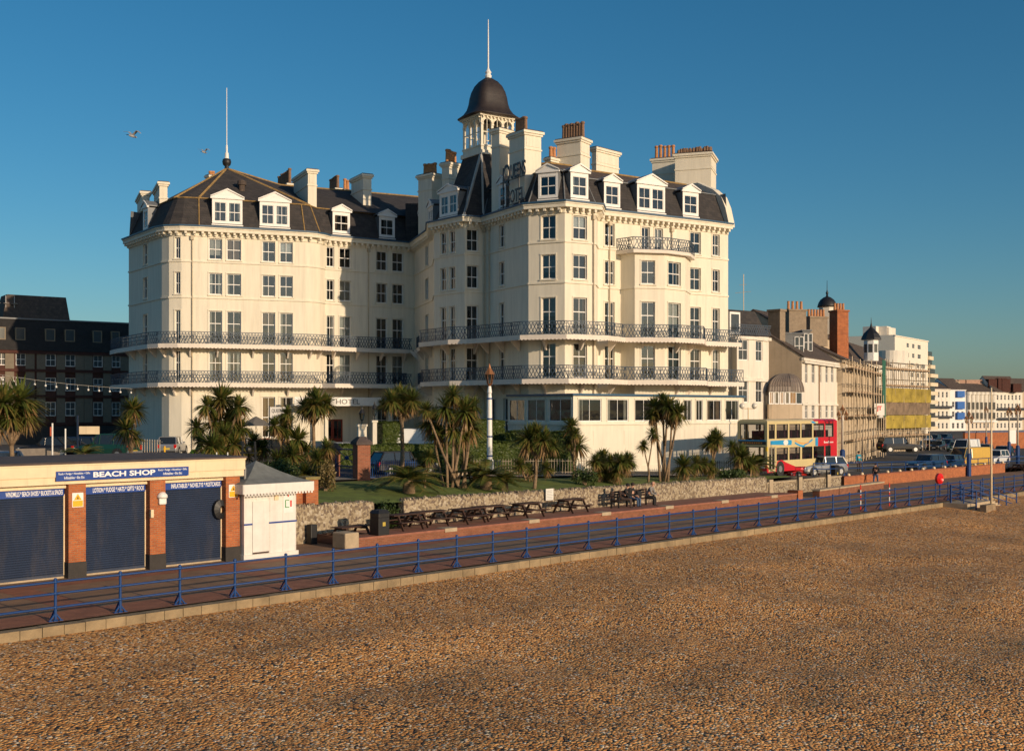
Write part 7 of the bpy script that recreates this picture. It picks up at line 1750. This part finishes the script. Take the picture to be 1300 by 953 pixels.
    m.build('eyes', blk, t_); m = MB(); m.ball(f + Vector((0, -.1, -.005)), .017, 5); m.build('nose', skin_m, t_); m = MB(); m.box(frame_at(f.x, f.y - .092, f.z - .04), -.025, .025, -.004, .01, 0, .008); m.build('mouth', M('lip', (.35, .12, .1), .6, 0), t_)
    t_.location = loc; t_.rotation_euler.z = rotz; t_.scale = (s, s, s); return t_
walk = dict(lk=(-.11, -.2, .52), la=(-.11, -.22, .1), lt=(-.12, -.38, .06), rk=(.11, .06, .5), ra=(.11, .28, .14), rt=(.12, .16, .05), le=(-.26, .12, 1.16), lw=(-.24, .02, .95), re=(.27, -.04, 1.15), rw=(.2, -.22, 1.0))
def sit(lean=.15, arm=0):
    return dict(pel=(0, 0, .52), sp=(0, -.04 * lean / .15, .72), ch=(0, -lean, .93), nk=(0, -lean - .05, 1.06), hd=(0, -lean - .1, 1.16), ht=(0, -lean - .1, 1.26), ls=(-.19, -lean, .98), rs=(.19, -lean, .98), le=(-.25, -lean - .08, .72), re=(.25, -lean - .08, .72), lw=(-.08, -lean - .3, .66), rw=(.1, -lean - .3, .64),
                lh=(-.1, -.02, .5), rh=(.1, -.02, .5), lk=(-.13, -.44, .5), rk=(.13, -.44, .5), la=(-.13, -.46, .1), ra=(.13, -.42, .1), lt=(-.14, -.62, .05), rt=(.14, -.58, .05))
x, y = at(1112, wall_D(1112, 9.7)); person('man in black jacket, cap and jeans walking on the promenade by the orange wall', (x, y, 0), -.6, walk, blk, jean, shoe_w, cap=M('navy_cap', (.02, .03, .08), .8, 0))
x, y = at(1090, 96); person('person in a bright teal top standing beyond the orange wall', (x, y, zt(599, 96)), .4, {}, teal, brn)
x, y = at(241, 63); person('worker in yellow hi-vis clothing bending behind the shop roof', (x, y, zt(600, 63)), 1.3, dict(sp=(0, -.12, 1.1), ch=(0, -.3, 1.22), nk=(0, -.42, 1.28), hd=(0, -.5, 1.34), ht=(0, -.52, 1.43), ls=(-.19, -.3, 1.24), rs=(.19, -.3, 1.24), le=(-.22, -.36, .96), re=(.22, -.36, .96), lw=(-.2, -.45, .74), rw=(.2, -.45, .74)), hiv, hiv, cap=hiv)
# bench with seated people
def seat_bench(s0, t0, L, label, z=0):
    x, y = W(s0, t0); t_ = thing('promenade_bench', label, 'bench', (x, y, z), 'dark benches of the seated people'); F = Fr(W(s0, t0), W(s0 + L, t0), z)
    for k in range(3): m = MB(); m.box(F, 0, L, -.45 + k * .15, -.33 + k * .15, .42, .46); m.build('seat_slat', dark_wood, t_)
    for k in range(3): m = MB(); m.box(F, 0, L, -.56, -.52, .55 + k * .14, .65 + k * .14); m.build('back_slat', dark_wood, t_)
    for u in (.05, L - .1):
        m = MB(); m.box(F, u, u + .06, -.58, -.5, 0, .95); m.box(F, u, u + .06, -.05, .02, 0, .64); m.box(F, u - .003, u + .063, -.5, .02, .62, .67); m.box(F, u + .003, u + .057, -.5, -.05, .34, .41); m.build('bench_end', black_p, t_)
    return t_
Fb_ = Fr(W(-26, 8.6), W(11, 8.6)); s1 = Fb_.upx(789) - 26; s2 = Fb_.upx(835) - 26
tz = .36
seat_bench(s1, 8.85, (s2 - s1) * .46, 'dark wooden bench under the person in black, near end', tz); seat_bench(s1 + (s2 - s1) * .54, 8.85, (s2 - s1) * .46, 'dark wooden bench under the grey-coated person, far end', tz)
def on_bench(ds, label, rot, lean, top, legs, **k):
    x, y = W(s1 + ds, 8.88); person(label, (x, y, tz - .03), SANG + rot, sit(lean), top, legs, s=1.08, **k)
on_bench((s2 - s1) * .13, 'person in black coat and dark cap sitting forward at the near bench end', .45, .2, blk, brn, cap=blk)
on_bench((s2 - s1) * .38, 'person in blue jeans and dark jacket sitting in the middle of the bench', .1, -.02, blk, jean)
on_bench((s2 - s1) * .8, 'bald person in grey checked coat bent forward at the far bench end', .3, .26, gry, blk, hair=skin_m)
# dark bag beside them
x, y = W(s1 + (s2 - s1) * .56, 8.9); F = frame_at(x, y, tz + .46, SANG); m = MB(); m.box(F, -.2, .2, -.15, .15, 0, .45); tag(m.build('rucksack', blk, org=(x, y, tz + .46), bevel=.08), 'black rucksack on the bench between the seated people', 'bag')
# far walkers on the parade
for i, (px, D, yb, c1) in enumerate(((1252, 165, 576, blk), (1247, 168, 575, brn))):
    x, y = at(px, D); person('tiny distant walker in ' + ('black' if i == 0 else 'brown') + ' clothes beyond the yellow van', (x, y, zt(yb, D)), .5, walk, c1, jean)
# ================================================================ SMALL THINGS
x, y = at(1058, 87); bin_(x, y, zt(610, 87), 'black litter bin against the orange wall behind the silver car', black_p, h=1.2, r_=.36)
def pole(px, D, yb, yt, label, mat, r_=.05, extra=None, grp='slim poles in the car park'):
    x, y = at(px, D); z0, z1 = zt(yb, D), zt(yt, D); t_ = thing('slim_pole', label, 'pole', (x, y, z0), grp); m = MB(); m.tube((x, y, z0), (x, y, z1), r_, n=8); m.build('shaft', mat, t_); return t_, x, y, z1
t_, x, y, z1 = pole(66.5, 62, 590, 537, 'taller white pole with red marker above the shop roof, left of two', white_p, .045); m = MB(); m.box(frame_at(x, y, z1), -.12, -.03, -.02, .02, -.7, -.2); m.build('marker', M('signal_red2', (.6, .12, .05), .5, .05), t_)
pole(83, 60, 590, 544, 'shorter white pole above the shop roof, right of two', white_p, .04)
t_, x, y, z1 = pole(98.5, 70, 585, 527, 'dark blue post carrying a cream sign board in front of the dark hotel', navy_c, .06); F = frame_at(x, y, 0, .1); m = MB(); m.box(F, .1, 1.3, -.03, .03, zt(551, 70), zt(541, 70)); sb_ = m.build('sign_board', cream_p, t_); m = MB(); m.box(F, .2, 1.15, -.04, -.031, zt(546.6, 70), zt(545.9, 70)); m.build('printed_line', M('print_brown', (.3, .2, .12), .7, 0), sb_)
# low wall in the car park
F = Fr(at(20, 72), at(76, 74)); m = MB(); m.box(F, 0, F.L, -.3, 0, 1.8, zt(569, 73)); tag(m.build('car_park_wall', M('grey_brown_wall', (.2, .17, .14), .9, .2), org=F.P(0, 0, 2)), 'low grey-brown wall in the car park above the shop roof', 'wall')  # low wall in a mottled grey-brown
# hotel name board on a post
x, y = at(353, 93); F = frame_at(x, y, 0, .15); nb_ = thing('hotel_name_board', 'white board on posts reading QUEENS HOTEL among the palms', 'sign', (x, y, 2.3)); za, zb_ = zt(534, 93), zt(516.5, 93)
m = MB(); m.box(F, -.65, .65, -.05, .05, za, zb_); m.build('board', timber_white, nb_); m = MB(); m.box(F, .66, .74, -.06, .06, 2.2, zb_ + .1); m.box(F, -.74, -.66, -.06, .06, 2.2, zb_ + .1); m.build('post', navy_c, nb_)
F.n = -F.n; F3_ = Fr(F.P(-.65, 0, 0).to_2d()[:], F.P(.65, 0, 0).to_2d()[:])
F.n = -F.n
lettering('QUEENS', F3_, .15, 1.15, (za + zb_) / 2 + .05, zb_ - .15, .06, MATS['grey_lettering'], nb_, depth=.02); lettering('HOTEL', F3_, .2, 1.1, za + .15, (za + zb_) / 2 - .1, .06, MATS['grey_lettering'], nb_, depth=.02)
# string of bulbs
sl2 = thing('festoon_lights', 'thin cable with hanging bulbs strung across the dark brick hotel to the balcony', 'string lights', (*at(0, 90), zt(475, 90))); m = MB(); pts_ = []
for k in range(15): f = k / 14; D_ = 86 + 16 * f; px = -10 + 190 * f; pts_.append((*at(px, D_), zt(474 + 20 * f + 3 * math.sin(f * math.pi), D_)))
m.path(pts_, [.02] * 15, 4); m.build('cable', M('cable_grey', (.3, .28, .25), .7, 0), sl2)
for p in pts_[1:-1]: m = MB(); m.ball((p[0], p[1], p[2] - .35), .09, 6); m.tube(p, (p[0], p[1], p[2] - .3), .01, n=4); m.build('bulb', white_p, sl2, smooth=True)
# parasol by the hotel wall
x, y = at(325, 98); ps = thing('parasol', 'grey parasol on a pale pole by the hotel wall behind the palms', 'parasol', (x, y, 2.3)); m = MB(); m.tube((x, y, 2.3), (x, y, 5.3), .04, n=6); m.build('pole', cream_p, ps); m = MB(); m.lathe((x, y, 4.5), [(1.4, 0), (1.35, .05), (.7, .45), (.05, .8)], 8); m.build('canopy', M('grey_canvas', (.15, .14, .13), .9, .1), ps)
# gulls
def gull(px, py, D, label, s_=1.0, bank=.3):
    x, y = at(px, D); z = zt(py, D); t_ = thing('gull', label, 'bird', (x, y, z), 'gulls in the sky'); me_ = MB(); prof = [(-.28, .01), (-.2, .05), (0, .075), (.15, .06), (.2, .045), (.25, .05), (.29, .03), (.36, .006)]
    n = 8; b = len(me_.v)
    for xx, r_ in prof:
        for i in range(n): a = 2 * math.pi * i / n; me_.v.append((x + xx * s_, y + r_ * math.cos(a) * s_, z + r_ * math.sin(a) * s_))
    for k in range(len(prof) - 1):
        for i in range(n): j = (i + 1) % n; q = b + k * n; me_.f.append((q + i, q + j, q + n + j, q + n + i)); me_.m.append(0)
    for sd in (-1, 1):
        pts = [(.1, 0, .03), (.16, sd * .5, .28), (.02, sd * 1.05, .2 + sd * .12)]; tr_ = [(-.08, 0, .03), (-.04, sd * .5, .26), (-.06, sd * 1.05, .19 + sd * .12)]
        for k in range(2):
            q = [pts[k], pts[k + 1], tr_[k + 1], tr_[k]]; me_.hexa([(x + a * s_, y + b_ * s_ * .6 + 0, z + (c + sd * bank * abs(b_) * 0) * s_) for a, b_, c in q] + [(x + a * s_, y + b_ * s_ * .6, z + (c + .012) * s_) for a, b_, c in q])
    me_.poly([(x - .27 * s_, y - .06 * s_, z), (x - .42 * s_, y - .08 * s_, z), (x - .42 * s_, y + .08 * s_, z), (x - .27 * s_, y + .06 * s_, z)])
    ca, sa = math.cos(1.1), math.sin(1.1); me_.v = [(x + (a - x) * ca - (b_ - y) * sa, y + (a - x) * sa + (b_ - y) * ca, c) for a, b_, c in me_.v]
    me_.build('body', M('gull_grey', (.3, .3, .31), .7, .3, 5), t_)
gull(168, 173, 62, 'larger gull flying left of the flagpole', 1.0); gull(259, 193.5, 75, 'smaller gull close to the hotel flagpole', .8)
# two steel stubs and cone near the shop roof edge
for px, lab in ((275, 'left of two'), (289, 'right of two')): pole(px, 56, 588, 574, 'short pale post just behind the shop roof, ' + lab, white_p, .03, grp='short posts behind the shop')
x, y = at(209, 60); pole(209, 60, 590, 566, 'short yellow marker post behind the shop roof', MATS['warning_yellow'], .05, grp='short posts behind the shop')
# ornate dark iron flower stand behind kiosk
x, y = at(316, 54); is_ = thing('iron_stand', 'dark ornate iron stand with white spots between the shop and kiosk roofs', 'iron stand', (x, y, 1.6)); m = MB()
for e in (-.4, .4): m.tube((x + e, y, 1.6), (x + e * .7, y, zt(560, 54)), .05, n=6)
for q in (.2, .5, .8): zz = 1.6 + (zt(560, 54) - 1.6) * q; m.tube((x - .4, y, zz), (x + .4, y, zz), .04, n=6); m.ball((x, y, zz + .15), .16, 6)
m.build('frame', black_p, is_)
